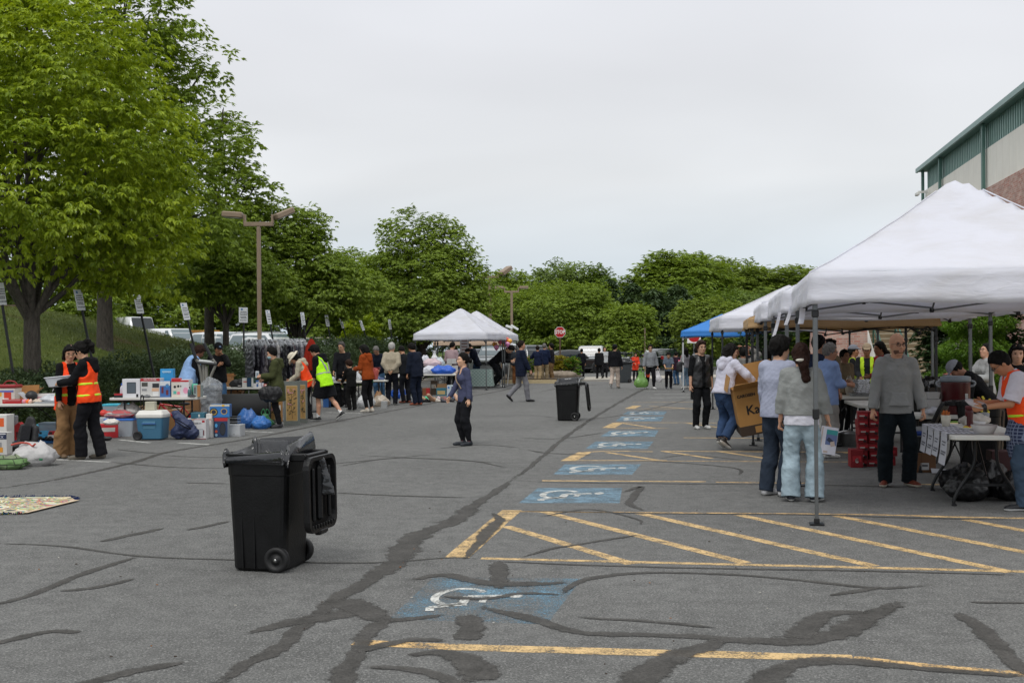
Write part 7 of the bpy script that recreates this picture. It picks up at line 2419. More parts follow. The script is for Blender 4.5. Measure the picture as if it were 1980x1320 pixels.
clearbin('clear bin with a turquoise lid behind the heap of toy packaging',lbl(224,23.6,.30),(.46,.34,.24),'45b4cc',('d8503a','4a90b8','d8d0c0'))
carton('low grey crate under the turquoise lidded bin',lbl(224,23.6,0),(.5,.36,.29),0,'9aa2a8')
crumple('toy_packaging','heap of red and white toy packaging on the blue lidded bin','toy packaging',G(226,844)+Vector((-.02,.25,.345)),(.56,.36,.16),brick_mat('red_white_pack',(.45,.03,.04),(.55,.5,.48),(.2,.2,.2),.9,.3),0,seed=9)
crumple('clear_bag','clear bag of pale toys over the red toy packaging','bag',G(226,844)+Vector((.08,.42,.345)),(.50,.30,.30),film('d0cec9',.7),0,seed=12)
ftable('white folding table lined with boxed kitchen goods',lbl(306,22.9),R(-1),1.72,.72)
D=22.72
carton('white box picturing a dark grey jug on the boxed goods table',lbl(256,D,T0),(.34,.22,.36),R(2),'d9d9dc',((.52,.52,.52,.60,'3d454b'),(.52,.52,.44,.52,'56616a'),(.52,.80,.38,.05,'3d454b'),(.85,.1,.12,.16,'2a2a2e')))
carton('red topped appliance box with photo prints on the boxed goods table',lbl(294,D+.02,T0),(.385,.24,.37),R(-2),'cdccc8',((.5,.92,.99,.15,'b01c26'),(.78,.62,.34,.22,'2a2e33'),(.76,.40,.36,.16,'d8b090'),(.78,.18,.30,.24,'e0e0de'),(.22,.68,.3,.2,'4a4a44'),(.2,.4,.25,.1,'8a8c8e'),(.5,.02,.99,.04,'4a4a50')),text=(('MULTI FRYER',.5,.92,.042,'e8e8e8'),))
carton('blue and white box of drinking glasses on the boxed goods table',lbl(321,D-.03,T0),(.20,.2,.315),R(3),'3f6aa8',((.5,.85,.98,.28,'d4d8dc'),(.72,.72,.36,.22,'3a8fd0','o'),(.25,.45,.2,.38,'6a2a34'),(.70,.30,.22,.30,'6a2a34')))
carton('white box with a red lid and round prints on the boxed goods table',lbl(341,D-.02,T0),(.185,.2,.365),R(12),'d8d0c4',((.5,.90,.98,.18,'c0202a'),(.35,.55,.26,.14,'1c1c20','o'),(.70,.58,.24,.13,'1c1c20','o'),(.35,.25,.3,.16,'58b8a8'),(.72,.22,.26,.14,'e87a8a')),side='b81c26',topc='b81c26')
carton('white box picturing a pink container on the boxed goods table',lbl(359,D-.01,T0),(.20,.2,.34),R(-6),'d6d2d4',((.5,.92,.96,.1,'b8242c'),(.66,.38,.5,.36,'e29ab4','o'),(.18,.62,.1,.08,'22242a')))
def bottle(label,loc,r,h,c,capc,group='bottles on the boxed goods table'):
 t=thing('bottle',label,'bottle',loc,0,group)
 MB().lathe([(r*.9,0),(r,.01),(r,h*.62),(r*.8,h*.74),(r*.42,h*.82),(r*.4,h*.88)],16).build('body',c,t)
 MB().lathe([(r*.5,h*.88),(r*.5,h),(r*.4,h*1.01)],14).build('cap',capc,t)
bottle('teal glass bottle by the box with the pink print',lbl(365.5,D-.10,T0),.035,.20,glassy('3a6468'),plastic('1e2a2c'))
t=thing('tumbler','mint green tumbler near the right end of the boxed goods table','cup',lbl(376,D+.05,T0),0);MB().lathe([(.04,0),(.055,.25),(.05,.252),(.048,.23)],18).build('cup',plastic('58c8a4'),t)
carton('small grey and tan carton at the right end of the boxed goods table',lbl(382.5,D-.04,T0),(.145,.13,.235),R(-10),'8d9894',((.8,.5,.45,.98,'a5754a'),(.25,.55,.2,.5,'4a545a')))
carton('tall sky blue box standing behind the boxed goods table',lbl(324,D+.30,T0),(.25,.18,.545),R(3),'2d8fc8',((.5,.90,.7,.05,'9ac4dc'),),text=(('GAMES',.5,.88,.05,'b8d8e8'),))
bottle('blue topped spray bottle at the left end of the boxed goods table',lbl(235,D,T0),.035,.27,plastic('c8c8d0'),plastic('2a62c8'))
carton('red and black gadget lying at the left end of the boxed goods table',lbl(229,D-.08,T0),(.16,.12,.075),R(10),'232428',((.5,.8,.98,.3,'b8202a'),),topc='b8202a')
crumple('cable_bundle','small grey cable bundle at the front of the boxed goods table','cable',lbl(283,D-.27,T0),(.15,.08,.06),'6e7072',0,seed=15)
crumple('cable_bundle','black and white cable by the grey and tan carton','cable',lbl(371,D-.26,T0),(.14,.08,.05),'35363a',0,seed=16)
cg_=G(290,851)
t=thing('cooler','blue wheeled cooler with white lid and tall black pull handle','cooler',cg_+Vector((0,.2,0)),R(-4))
m=MB()
m.loft([[Vector((x,y,z))for x,y in rrect(hx,hy,.04,4)]for z,hx,hy in((0.02,.215,.18),(.03,.225,.19),(.40,.25,.205),(.41,.252,.207))],0,False)
m.box((0,-.207,.325),(.24,.014,.045),1,.006,(R(3),0,0));m.tube([(-.13,-.225,.305),(.13,-.225,.305)],.012,8,2)
m.box((0,-.20,.245),(.22,.008,.07),1,.003,(R(3),0,0))
m.build('body',[plastic('3c6c88'),plastic('4f7f98'),plastic('2f5f9a')],t)
m=MB();m.loft([[Vector((x,y,z))for x,y in rrect(hx,hy,.04,4)]for z,hx,hy in((.415,.258,.212),(.43,.26,.215),(.47,.26,.215),(.53,.225,.18),(.545,.21,.165))],0,False)
m.build('lid',plastic('d8d6cf'),t)
for y in(-.205,.205):
 m=MB();m.at((-.215,y,.085),(R(90),0,0));m.lathe([(.012,-.025),(.06,-.025),(.062,-.022),(.085,-.022),(.085,.022),(.062,.022),(.06,.02),(.012,.02)],22)
 w2=m.build('wheel',mat('1c1d1f',.6),t)
 m=MB()
 for i in range(8):
  a=R(45*i);m.box((-.215+.032*math.cos(a),y-math.copysign(-.027,y),.085+.032*math.sin(a)),(.05,.006,.012),0,0,(0,-a,0))
 m.build('spokes',metal('c8c8c6'),w2)
m=MB()
for x in(-.02,.03):m.tube([(x-.22,.02,.40),(x-.22,.02,.76)],.009,8)
m.tube(smoothpath([(-.24,.02,.76),(-.235,.02,.80),(-.215,.02,.82),(-.195,.02,.80),(-.19,.02,.76)],4),.013,8)
m.build('pull_handle',BLKM,t)
carton('cream cube box on the lid of the blue cooler',cg_+Vector((-.04,.2,.548)),(.175,.17,.155),R(3),'b9b6a2')
blob('duffel_bag','navy blue drawstring duffel leaning on the cooler','bag',tuple(G(348,851)+Vector((0,.25,0))),[((-.16,.06,.46),(.05,0,.20),.075,.16),((.05,0,.20),(.16,0,.12),.17,.13),((-.10,.02,.14),(.13,.14,.14))],mat('2c3656',.55,0,.1,6,.9,12,.4,kind='duffel'),.014,.014)
m=MB();p0=G(348,851)+Vector((0,.1,0))
m.tube(smoothpath([p0+Vector((-.13,-.02,.40)),p0+Vector((.02,-.10,.34)),p0+Vector((.16,-.06,.24)),p0+Vector((.17,-.03,.20)),p0+Vector((.05,-.08,.26)),p0+Vector((-.08,-.04,.34))],5),.010,6)
m.build('bag_strap',cloth('14161c'),None,(0,0,0),0,'black webbing strap of the navy duffel','strap')
kx=G(386,849)
carton('white kettle box with a red corner mark in front of the boxed goods',kx+Vector((0,.14,0)),(.225,.20,.375),R(-3),'c9c8c8',((.5,.985,.99,.03,'a02430'),(.80,.875,.22,.10,'a8202c'),(.5,.02,.99,.03,'8a2430'),(.60,.30,.36,.40,'8c9094'),(.60,.30,.30,.34,'b8bcc0'),(.83,.32,.08,.26,'6a2430'),(.13,.12,.14,.08,'8a5a40','o'),(.22,.78,.3,.025,'6a6a6e'),(.16,.62,.14,.02,'6a6a6e')),text=(('health pot',.34,.80,.032,'4a4a4e'),))
carton('wide white box behind the kettle box on the ground',lbl(383,kx.y+.45),(.56,.22,.36),R(-4),'d0cecb',((.5,.965,.99,.05,'c08450'),(.16,.66,.2,.09,'5a5a5c'),(.2,.46,.22,.14,'3a3a3c'),(.88,.4,.05,.42,'33363a')),text=(('POWER',.22,.80,.07,'6a6a6c'),))
carton('flat teal box lying on the wide white box',lbl(384,kx.y+.45,.364),(.255,.2,.11),R(-2),'2f6274',((.62,.5,.12,.45,'c8ccc8'),))
carton('small white carton beside the flat teal box',lbl(405,kx.y+.45,.364),(.11,.16,.085),0,'d0ceca')
carton('dark blue boxed fan with a red band standing on the ground',lbl(428,kx.y+.55),(.25,.22,.375),R(4),'233a5e',((.5,.90,.99,.16,'b02a2c'),(.62,.42,.46,.66,'14161a','o'),(.62,.42,.38,.56,'2c3038','o'),(.15,.6,.2,.2,'4a9ad0','o'),(.15,.3,.2,.14,'b84a2c','o'),(.15,.12,.2,.14,'8ab0c8','o')),side='8a98a4')
carton('bright blue boxed toy stacked on the boxed fan',lbl(426,kx.y+.55,.379),(.37,.22,.24),R(3),'2d74b8',((.5,.93,.99,.16,'c9c6b8'),(.2,.42,.42,.62,'1a1c24','o'),(.2,.42,.32,.46,'b89a4a','o'),(.2,.42,.24,.34,'1a2030','o'),(.72,.46,.34,.5,'b89a5a','o'),(.72,.46,.26,.38,'223a6a','o'),(.68,.92,.12,.16,'e0b020')),side='24508c')
carton('white foam box beside the boxed fan',lbl(453,kx.y+.75),(.31,.28,.225),R(-6),'a8aaac',((.5,.5,.9,.7,'b4b6b8'),(.6,.2,.06,.08,'7a7c80')))
m=MB()
for i in range(4):m.box((0,0,.02+i*.035),(.24,.16,.012),i%2,.003)
m.build('slatted_rack',[metal('9a9c9e'),BLKM],None,lbl(452,kx.y+.95,.24),R(4),'silver and black slatted rack above the white foam box','rack')
carton('black tray holding the slatted rack above the foam box',lbl(452,kx.y+1.0,.0),(.3,.2,.22),0,'1c1d20')
crumple('blue_bag','crumpled blue tarpaulin bag leaning at the black drum case','bag',lbl(478,24.6),(.42,.36,.42),'3566a8',R(10),'blue bags before the black drum case',seed=21)
crumple('blue_bag','smaller blue bag with white netting beside the green bag','bag',G(500,830)+Vector((0,.2,0)),(.38,.32,.28),'3a72b8',R(-20),'blue bags before the black drum case',seed=22)
crumple('green_bag','green handled bag next to the woman in the olive parka','bag',lbl(512,24.7),(.36,.30,.30),'34784a',0,handles=1.3,seed=23)
t=thing('drum_case','large black drum shaped case lying under the second sale table','case',lbl(470,25.9,.34),R(14))
m=MB();m.at((0,0,0),(0,R(90),0));m.lathe([(.0,-.55),(.30,-.55),(.335,-.52),(.335,.50),(.30,.54)],30);m.build('shell',mat('151617',.75,0,.1,3,.2,30),t)
m=MB();m.at((0,0,0),(0,R(90),0));m.lathe([(.29,.535),(.345,.535),(.35,.56),(.345,.585),(.31,.585),(.29,.56)],30);m.build('rim',mat('2e3032',.45),t)
m=MB();m.at((0,0,0),(0,R(90),0));m.lathe([(.29,.556),(.001,.550)],30);m.build('drumhead',mat('0e0f10',.6),t)
t=thing('steel_bin','tall silver step bin wrapped in clear grey plastic','bin',lbl(408,24.0),R(-8))
m=MB();m.box((0,0,.42),(.36,.30,.80),0,.04);m.box((-.02,-.152,.56),(.09,.01,.03),1);m.box((0,0,.86),(.38,.32,.13),0,.05);m.box((-.02,-.168,.88),(.08,.01,.035),1);m.box((.03,-.155,.30),(.05,.012,.42),2)
m.build('body',[metal('8f9193',.3),BLKM,plastic('d8d8d2')],t)
v=Field();v.cap((0,0,.12),(.0,0,.86),.215,.225,((0,1,0),1.12),.03);v.cap((-.02,0,.92),(-.06,0,1.04),.10,.05,None,.05)
vv,qq=v.mesh(.016,[((0,0,-1),-.02)],.012,5,.9);raw_mesh('plastic_wrap',vv,qq,[film('aeb2b6',.42)],None,True,t)
t=thing('elliptical_trainer','grey elliptical trainer with black grips between two sellers','exercise machine',lbl(398,25.2),R(8))
GREYM=mat('8a8880',.4,.3,.05)
m=MB();m.tube([(-.05,0,.05),(-.06,.02,1.35)],.045,10);m.tube([(.03,-.05,.05),(.0,0,1.30)],.04,10);m.box((0,0,.06),(.2,1.1,.08),0,.02);m.box((0,.5,.05),(.6,.1,.07),0,.02);m.box((0,-.5,.05),(.6,.1,.07),0,.02);m.build('frame',GREYM,t)
m=MB();m.ell((0,.25,.35),(.09,.33,.28),18);m.build('flywheel_cover',plastic('2a2b2d'),t)
for x,lean_ in((-.18,-.22),(.16,-.34)):
 m=MB();m.tube(smoothpath([(x*.4,0,.55),(x*.5,-.02,1.0),(x+.04,-.05,1.32),(x-.02,-.08,1.46)],4),.03,10);a_=m.build('arm',GREYM,t)
 m=MB();m.tube([(x-.02,-.08,1.46),(x+lean_*.55,-.12,1.80)],.034,10);m.build('grip',mat('2b2d30',.7),a_)
m=MB();m.box((.02,-.05,1.38),(.42,.12,.05),0,.015,(R(25),R(6),0));m.box((.02,-.06,1.41),(.34,.08,.03),1,.01,(R(25),R(6),0));m.build('console',[plastic('2a2c2e'),plastic('b9bcbc')],t)
for y in(-1,1):
 m=MB();m.box((y*.14,-.2,.28),(.14,.4,.04),0,.01);m.tube([(y*.14,-.4,.28),(y*.12,.25,.38)],.02,8);m.build('pedal',plastic('232426'),t)
def bicycle(label,loc,rotz,c='b0161e'):
 t=thing('bicycle',label,'bicycle',loc,rotz)
 fm=mat(c,.35,0,.05,coat=.5)
 for x in(-.42,.42):
  w=thing('wheel',None,None);bpy.data.objects.remove(w)
  m=MB();m.at((x,0,.21),(R(90),0,0))
  rr_=.19;pr=[(rr_+.022*math.cos(R(a)),.022*math.sin(R(a)))for a in range(0,361,45)]
  m.lathe(pr,28);wo=m.build('wheel',mat('17181a',.7),t)
  m=MB();m.at((x,0,.21),(R(90),0,0));m.lathe([(.165,-.012),(.172,-.012),(.172,.012),(.165,.012),(.165,-.012)],28)
  m.lathe([(.01,-.03),(.022,-.03),(.022,.03),(.01,.03)],10)
  for k in range(12):
   a=R(30*k);m.tube([(0,0,0),(.168*math.cos(a),.168*math.sin(a),0)],.0022,4)
  m.build('rim',mat(c,.4),wo)
 m=MB();pts={'h':(.30,0,.56),'b':(-.02,0,.24),'s':(-.16,0,.50),'r':(-.42,0,.21)}
 for a,b,r in(('h','b',.022),('h','s',.02),('s','b',.018),('b','r',.014),('s','r',.013)):m.tube([pts[a],pts[b]],r,8)
 m.tube([(.30,0,.58),(.42,0,.21)],.016,8);m.build('frame',fm,t)
 m=MB();m.tube([(.29,0,.58),(.27,0,.70)],.014,8);m.tube(smoothpath([(.22,-.24,.76),(.27,-.1,.71),(.27,.1,.71),(.22,.24,.76)],4),.012,8);m.build('handlebar',BLKM,t)
 m=MB();m.ell((-.20,0,.57),(.11,.06,.035),12);m.tube([(-.16,0,.50),(-.19,0,.57)],.012,8);m.build('saddle',plastic('1a1a1c'),t)
 m=MB();m.at((-.02,-.04,.24),(R(90),0,0));m.lathe([(.01,-.01),(.06,-.01),(.06,.01),(.01,.01)],16);m.build('chain_guard',mat(c,.4),t)
bicycle('red child bicycle standing under and behind the boxed goods table',lbl(338,23.6),R(176))
carton('brown cartons under the boxed goods table by the bicycle',lbl(345,24.2),(.5,.3,.42),R(4),'8d6840',((.5,.5,.02,.96,'6a4c2e'),))
carton('large brown carton behind the bicycle wheel',lbl(372,24.6),(.34,.3,.62),0,'7e5c3a')
carton('low brown carton behind the cooler handle',lbl(300,24.4),(.6,.3,.50),0,'85694a',((.25,.5,.2,.6,'4a6a9a'),(.7,.6,.2,.4,'9ac04a')))
ftable('white folding table with bags and a green box before the woman in olive',lbl(489,28.6),R(-4),1.5,.72)
carton('dark green box on the second sale table',lbl(486,28.45,T0),(.18,.16,.235),R(-14),'123a28',((.35,.5,.6,.9,'173a5a'),(.85,.5,.28,.9,'c8c8c4')))
carton('white box with a red mark beside the dark green box',lbl(474.5,28.5,T0),(.155,.15,.215),R(6),'cfcdc8',((.5,.6,.6,.12,'b84a30'),))
blob('handbag','soft black bag on the second sale table','bag',tuple(lbl(456,28.5,T0)),[((-.08,0,.08),(.10,0,.08),.085,.10)],mat('17181b',.5,0,.1,6,.7,16),.014,.012)
carton('torn brown carton flap and box at the left of the second sale table',lbl(439,28.9,.55),(.26,.2,.42),R(-8),'a07448',(),open_='a07448')
for i,(px,c,lb)in enumerate(((497,'3c6aa8','blue carton by the phone hand'),(501.5,'c8c8d0','white bottle box by the blue carton'),(507,'a8aab8','grey white carton at the table end'),(512,'b85a50','red white carton at the table end'))):
 carton(lb+' on the second sale table',lbl(px,28.5-.05*(i%2),T0),(.06,.08,.16-.03*i),R(9*i),c,((.5,.6,.7,.3,'d8d8d4'),),group='small cartons on the second sale table')
carton('big open brown carton under the second sale table',lbl(449,28.9,0),(.5,.4,.62),R(3),'8d6640',(),open_='8d6640')
carton('white box with black letters under the second sale table',lbl(487,29.0,.0),(.40,.3,.52),R(-3),'c9c7c2',((.2,.5,.1,.6,'2a2a2c'),(.55,.6,.3,.2,'2a2a2c'),(.8,.4,.12,.4,'8a3a30')))
rk=thing('clothes_rack','silver clothes rack behind the second sale table','clothes rack',lbl(533,31.2),R(-3))
m=MB();zt=zat(533,660,31.2)
m.tube([(-.76,0,zt),(.76,0,zt)],.018,8)
for x in(-.74,.74):m.tube([(x,0,.05),(x,0,zt)],.016,8);m.tube([(x,-.25,.05),(x,.25,.05)],.016,8)
m.tube([(-.74,0,.3),(.74,0,.3)],.012,8)
m.build('frame',metal('a4a7aa',.3),rk)
rr=random.Random(8)
cols=['4a4a50','23232a','3a3640','6a6468','2a2830','55525a','8d8a88','1a1a20','18181c','202028','5a4a50','3d3d46','77747a','4e4448']
NAMES=('left end of the rack','second from the left end','third from the left end','left of the pale one','pale shouldered one','right of the pale one','just left of the parka hood','behind the parka hood','black one right of the hood','glossy black one near the hat','behind the bucket hat brim','left of the red parasol by two','beside the red parasol','right end of the rack')
for i in range(14):
 x=-.70+i*.108
 p=lbl(533,31.2)+Vector((x,rr.uniform(-.02,.02),0))
 L_=rr.uniform(.85,1.15)
 g2=thing('hanging_garment','dark garment in clear plastic, '+NAMES[i],'garment',(p.x,p.y,zt-.03),R(rr.uniform(38,66)),'garments in clear plastic on the rack')
 f_=Field();f_.cap((0,-.16,-.09),(0,.16,-.09),.035,.035,None,.04);f_.cap((0,0,-.12),(0,0,-L_),.22,.24,((1,0,0),5.5),.05);f_.cap((0,-.20,-.12),(0,-.23,-.62),.05,.045,None,.02)
 v,q=f_.mesh(.022,[((0,0,-1),L_)],.010,i+3,1.2);raw_mesh('cloth',v,q,[mat(cols[i],.35,0,.45,13,.8,15,.6,kind='wrapped')],None,True,g2)
 m=MB();m.tube(smoothpath([(0,0,-.05),(0,0,-.01),(0,.02,.015),(0,0,.03),(0,-.015,.02)],4),.004,5);m.tube([(0,-.17,-.08),(0,0,-.05),(0,.17,-.08)],.006,5);m.build('hanger',plastic('d8d8d6'),g2)
 f_=Field();f_.cap((0,-.17,-.07),(0,.17,-.07),.042,.042,None,.03);f_.cap((0,0,-.10),(0,0,-.26),.21,.23,((1,0,0),5.0),.05)
 v,q=f_.mesh(.022,[((0,0,-1),.28)],.008,i,1.2);raw_mesh('plastic_cover',v,q,[film('c8ccd2',.5)],None,True,g2)
t=thing('folded_parasol','rust red folded parasol hanging beside the clothes rack','parasol',lbl(602,30.6),0)
z1,z0_=zat(602,655,30.6),zat(602,716,30.6)
m=MB()
rings=[]
for j,(tt,r_)in enumerate(((0,.02),(.06,.06),(.25,.12),(.6,.17),(.9,.19),(1,.17))):
 rings.append([Vector((math.cos(R(a))*r_*(1+.22*math.cos(R(a*8))),math.sin(R(a))*r_*(1+.22*math.cos(R(a*8))),z1+(z0_-z1)*tt))for a in range(0,360,9)])
m.loft(rings,0,True);m.build('cloth',cloth('8c2416'),t)
m=MB();m.tube([(0,0,0),(0,0,z1+.05)],.016,8);m.lathe([(.16,0),(.16,.03),(.03,.06)],14);m.build('pole',POLED,t)
def panel(label,gpt,w,h,rotz,seed):
 t=thing('painted_panel',label,'picture',gpt,rotz,'painted flower panels')
 m=MB();m.box((0,0,h/2),(w,.03,h),0,.004);m.build('frame',cloth('6f736e',.12,.3,60),t)
 rr=random.Random(seed)
 m=MB();m.box((0,-.0175,h*.5),(w*.70,.004,h*.80),1);m.box((0,-.019,h*.5),(w*.66,.004,h*.78),0)
 W,Hh,yy=w*.6,h*.74,-.0225
 def br(pts,r):m.tube([Vector((x*W/2,yy,h*.5+z*Hh/2))for x,z in pts],r,4,2)
 br([(.15,-.95),(.05,-.6),(-.1,-.2),(.0,.3),(-.1,.8)],.004);br([(0,-.5),(.5,-.35),(.8,-.2)],.003);br([(-.05,-.1),(-.5,.0),(-.8,.15)],.003);br([(0,.3),(.45,.5),(.7,.75)],.003);br([(-.05,.5),(-.6,.7)],.003);br([(-.1,-.45),(-.7,-.6)],.003)
 for i in range(46):
  x,z=rr.uniform(-.9,.9),rr.choice((-.55,-.35,.0,.3,.62,.75))+rr.uniform(-.13,.13)
  a=rr.uniform(0,3.14);l=rr.uniform(.014,.03)
  m.box((x*W/2,yy-.001,h*.5+z*Hh/2),(l*1.6,.0022,l*.5),rr.choice((2,3,3)),0,(0,a,0))
 for i in range(11):
  x,z=rr.uniform(-.8,.8),rr.choice((-.1,.05,.65,.8))+rr.uniform(-.1,.1)
  m.ell((x*W/2,yy-.002,h*.5+z*Hh/2),(.019,.003,.016),8,4)
 m.build('painting',[mat('a5834e',.8,0,.08),mat('c8b48a',.8,0,.04),mat('3a3024',.8),mat('3f4630',.8),mat('c08a88',.8)],t)
panel('painted flower panel with a grey cloth border leaning behind the olive parka',G(564,822)+Vector((0,.05,0)),.36,.96,R(-4),3)
panel('narrow painted bird panel in front of the woman in the bucket hat',G(585,818)+Vector((0,.12,0)),.26,.95,R(-40),5)
panel('painted panel with a tan ground left of the olive parka',G(519,818)+Vector((0,.25,0)),.30,.62,R(-3),7)
ftable('white folding table with lamp and printed box before the smiling man',lbl(668,33.2),R(-3),1.4,.75)
ftable('white folding table loaded with shoes at the elbow of the woman in rust',lbl(722,34.2),R(-3),.95,.75)
t=thing('desk_lamp','white gooseneck desk lamp on the sale table','lamp',lbl(650,33.0,T0),0)
MB().lathe([(.08,0),(.08,.015),(.02,.03)],16).build('base',WHITEP,t)
m=MB();m.tube(smoothpath([(0,0,.02),(-.03,0,.25),(-.02,0,.45),(.05,0,.55),(.10,0,.60)],5),.014,8);m.ell((.11,0,.60),(.04,.03,.025),10);m.build('neck',WHITEP,t)
carton('white box printed with dark shapes beside the desk lamp',lbl(661,33.1,T0),(.27,.2,.19),0,'c8c8c6',((.3,.6,.3,.5,'26282c','o'),(.72,.6,.3,.5,'26282c','o'),(.5,.2,.9,.2,'3a4470')))
carton('low brown tray behind the kid on the sale table',lbl(670,32.9,T0),(.5,.2,.05),0,'9a7448')
carton('red box under the brown tray at the left of the desk lamp',lbl(646,33.3,T0),(.14,.2,.08),0,'7c1a1e')
crumple('plastic_bag','white plastic bag standing behind the kid on the sale table','bag',lbl(690,33.4,T0),(.22,.2,.33),'c9cbcf',0,handles=1.25,seed=31)
crumple('plastic_bag','low white plastic bag left of the desk lamp','bag',lbl(643,33.0,T0),(.2,.2,.13),'c9cbcf',0,seed=32)
carton('dark red tray held up by the grey haired man in navy',lbl(722,36.2,T0+.26),(.4,.24,.07),0,'6a1018',topc='4a0a10')
for i in range(7):
 blob('shoe_pair','blue and white shoe piled on the small table by the woman in rust','shoe',tuple(lbl(720+(i%4)*5,33.95+.1*(i//4),T0+.05*(i//4))),[((-.05,0,.05),(.09,0,.03),.045,.032)],mat(('33406a','c8c8cc','23262c','5a6a94','d0ccc8','2c3350','8a8c94')[i],.6),.012,.002,R(20*i-40),'shoes piled on the small table')
blob('black_bundle','black bags and gear heaped under the lamp table','bag',tuple(lbl(648,33.4)),[((-.15,0,.2),(.2,.18,.22)),((.12,0,.32),(.16,.16,.2)),((.0,0,.12),(.3,.2,.14))],mat('17181c',.45,0,.2,8,.8,14),.018,.02)
carton('royal blue crate beside the black gear under the lamp table',lbl(632,33.2),(.2,.25,.4),0,'2a5c9a')
carton('pale grey box under the lamp table by the kid',lbl(694,33.6),(.24,.25,.32),0,'b4b4b0')
crumple('plastic_bag','white shopping bag on the ground behind the woman in rust','bag',G(712,790)+Vector((-.1,.3,0)),(.5,.35,.42),film('d0d2d4',.85),0,seed=34)
crumple('plastic_bag','clear bag with goods on the ground left of the man in beige','bag',G(733,787)+Vector((0,.3,0)),(.55,.35,.34),film('c4b8a8',.7),0,seed=35)
crumple('paper_bag','brown paper bag standing behind the clear bag','bag',lbl(731,33.3),(.26,.2,.46),'8a6238',0,seed=36)
carton('grey carton on the ground at the heels of the man in beige',lbl(742,32.2),(.16,.2,.2),0,'9a9c9c')
ftable('long sale table piled with bagged bedding and a blue bag',lbl(836,41.2),R(-5),1.9,.78)
ftable('second white sale table behind the man in beige',lbl(773,38.5),R(-5),1.5,.76)
TZ=T0
crumple('bedding_bag','bag of pale pink bedding on the long sale table','bag',lbl(835,41.5,TZ+.26),(.66,.4,.30),mat('c9b4b8',.5,0,.15,7,.8,14,.4,kind='bag'),0,'bagged goods on the long sale table',seed=41)
crumple('bedding_bag','wide flat bag of white bedding beneath the pink one','bag',lbl(833,41.3,TZ),(.75,.45,.30),mat('c6c8d0',.5,0,.1,7,.8,14,.4,kind='bag'),0,'bagged goods on the long sale table',seed=42)
crumple('bedding_bag','clear quilted pack behind the pink bedding','bag',lbl(850,41.7,TZ+.22),(.36,.3,.38),film('c8d4da',.85),0,'bagged goods on the long sale table',seed=43)
crumple('blue_bag','bright blue bag draped over the end of the long sale table','bag',lbl(857,41.0,TZ),(.84,.4,.32),'1f5ac0',R(-6),seed=44)
crumple('plastic_bag','white shopping bag with looped handles atop the bedding','bag',lbl(840,41.8,TZ+.50),(.22,.18,.24),'d4d6d8',0,handles=1.35,seed=45)
crumple('plastic_bag','white bag with a blue and red print at the back of the man in navy','bag',lbl(822,41.6,TZ+.40),(.28,.2,.28),'ccced6',0,seed=46)
for px,z,w,h,lb in((866,TZ,.30,.32,'white carton at the right of the bedding'),(878,TZ,.26,.26,'low white carton beside the mauve sweater'),(873,TZ+.33,.34,.18,'flat white carton topping the others')):
 carton(lb,lbl(px,43.2,z if z>TZ else z),(w,.3,h),0,'b4b4b2',((.5,.5,.02,.9,'8a8a88'),),group='white cartons by the bedding')
ftable('narrow table carrying the white cartons under the tent',lbl(878,43.3),R(-5),1.2,.7)
carton('red and brown carton under the long sale table',lbl(824,40.9),(.26,.3,.26),0,'7a4a2c',((.75,.5,.5,.98,'a02020'),))
carton('open teal printed carton under the long sale table',lbl(853,40.8),(.34,.3,.26),0,'2f6a78',((.5,.4,.8,.5,'b09a6a'),),open_='8a6a4a')
carton('white and sky blue carton at the right end of the long sale table',lbl(873,39.4),(.30,.28,.40),R(-4),'b8c4cc',((.5,.06,.98,.1,'3a78c0'),(.2,.8,.22,.16,'3a78c0','o'),(.6,.82,.16,.14,'23262c')))
crumple('blue_bag','royal blue and white carrier under the table behind the man in beige','bag',lbl(770,38.4),(.52,.34,.40),'2458b8',0,seed=47)
carton('white and dark shoe box left of the brown shoes',lbl(781,35.4),(.20,.2,.24),R(20),'b8b8ba',((.5,.15,.98,.3,'26282c'),))
t=thing('vacuum_cleaner','upright grey vacuum cleaner behind the rust brown shoes','vacuum cleaner',lbl(795,35.6),0)
MB().at((0,0,0)).tube([(0,0,.12),(.02,.05,.95)],.025,8).build('tube',metal('9a9c9e'),t)
m=MB();m.ell((0,0,.1),(.13,.14,.1),14);m.box((0,-.05,.04),(.26,.2,.07),0,.02);m.build('head',plastic('a0a2a4'),t)
rr=random.Random(5)
SC=['1a1a1e','23242a','b08a70','9a7a5a','d0c8bc','3a3c44','8a5a50','1c1c20','c09a80','a88860','3fc48a','d8c8b0','2a2c34','c8b4b8','6a4a3a','8a4a5a','1a1a1c','4a5a78']
SN=['black','charcoal','rose','tan','cream','slate','brown','jet black','blush','golden','mint green','ivory','dark grey','pale pink','dark brown','plum','shiny black','denim blue']
for i in range(18):
 px=818+(i%9)*8+rr.uniform(-2,2)
 d_=35.6+(i//9)*1.1+rr.uniform(-.2,.2)
 heel=i in(2,3,8,9)
 pr=[((-.09,0,.05 if not heel else.10),(.08,0,.03),.048,.036),((-.09,0,.02),(-.09,0,.09),.025,.042)]
 if i in(2,8):pr=[((-.12,0,.22),(.05,0,.10),.06,.07),((.05,0,.10),(.16,0,.04),.06,.04)]
 blob('shoe',SN[i]+' shoe in the row on the ground before the long sale table, '+('front' if i<9 else 'back')+' row','shoe',tuple(lbl(px,d_)),pr,mat(SC[i],.5,0,.1),.014,.003,R(rr.uniform(-60,60)),'shoes laid out on the asphalt')
t=thing('cloth_covered_table','small table under a mint plaid cloth beneath the white tents','table',lbl(931,48.6),R(-6))
pm,nt,bb=newmat('mint_plaid');tc=N(nt,'ShaderNodeTexCoord');ck=N(nt,'ShaderNodeTexChecker',Scale=14.0)
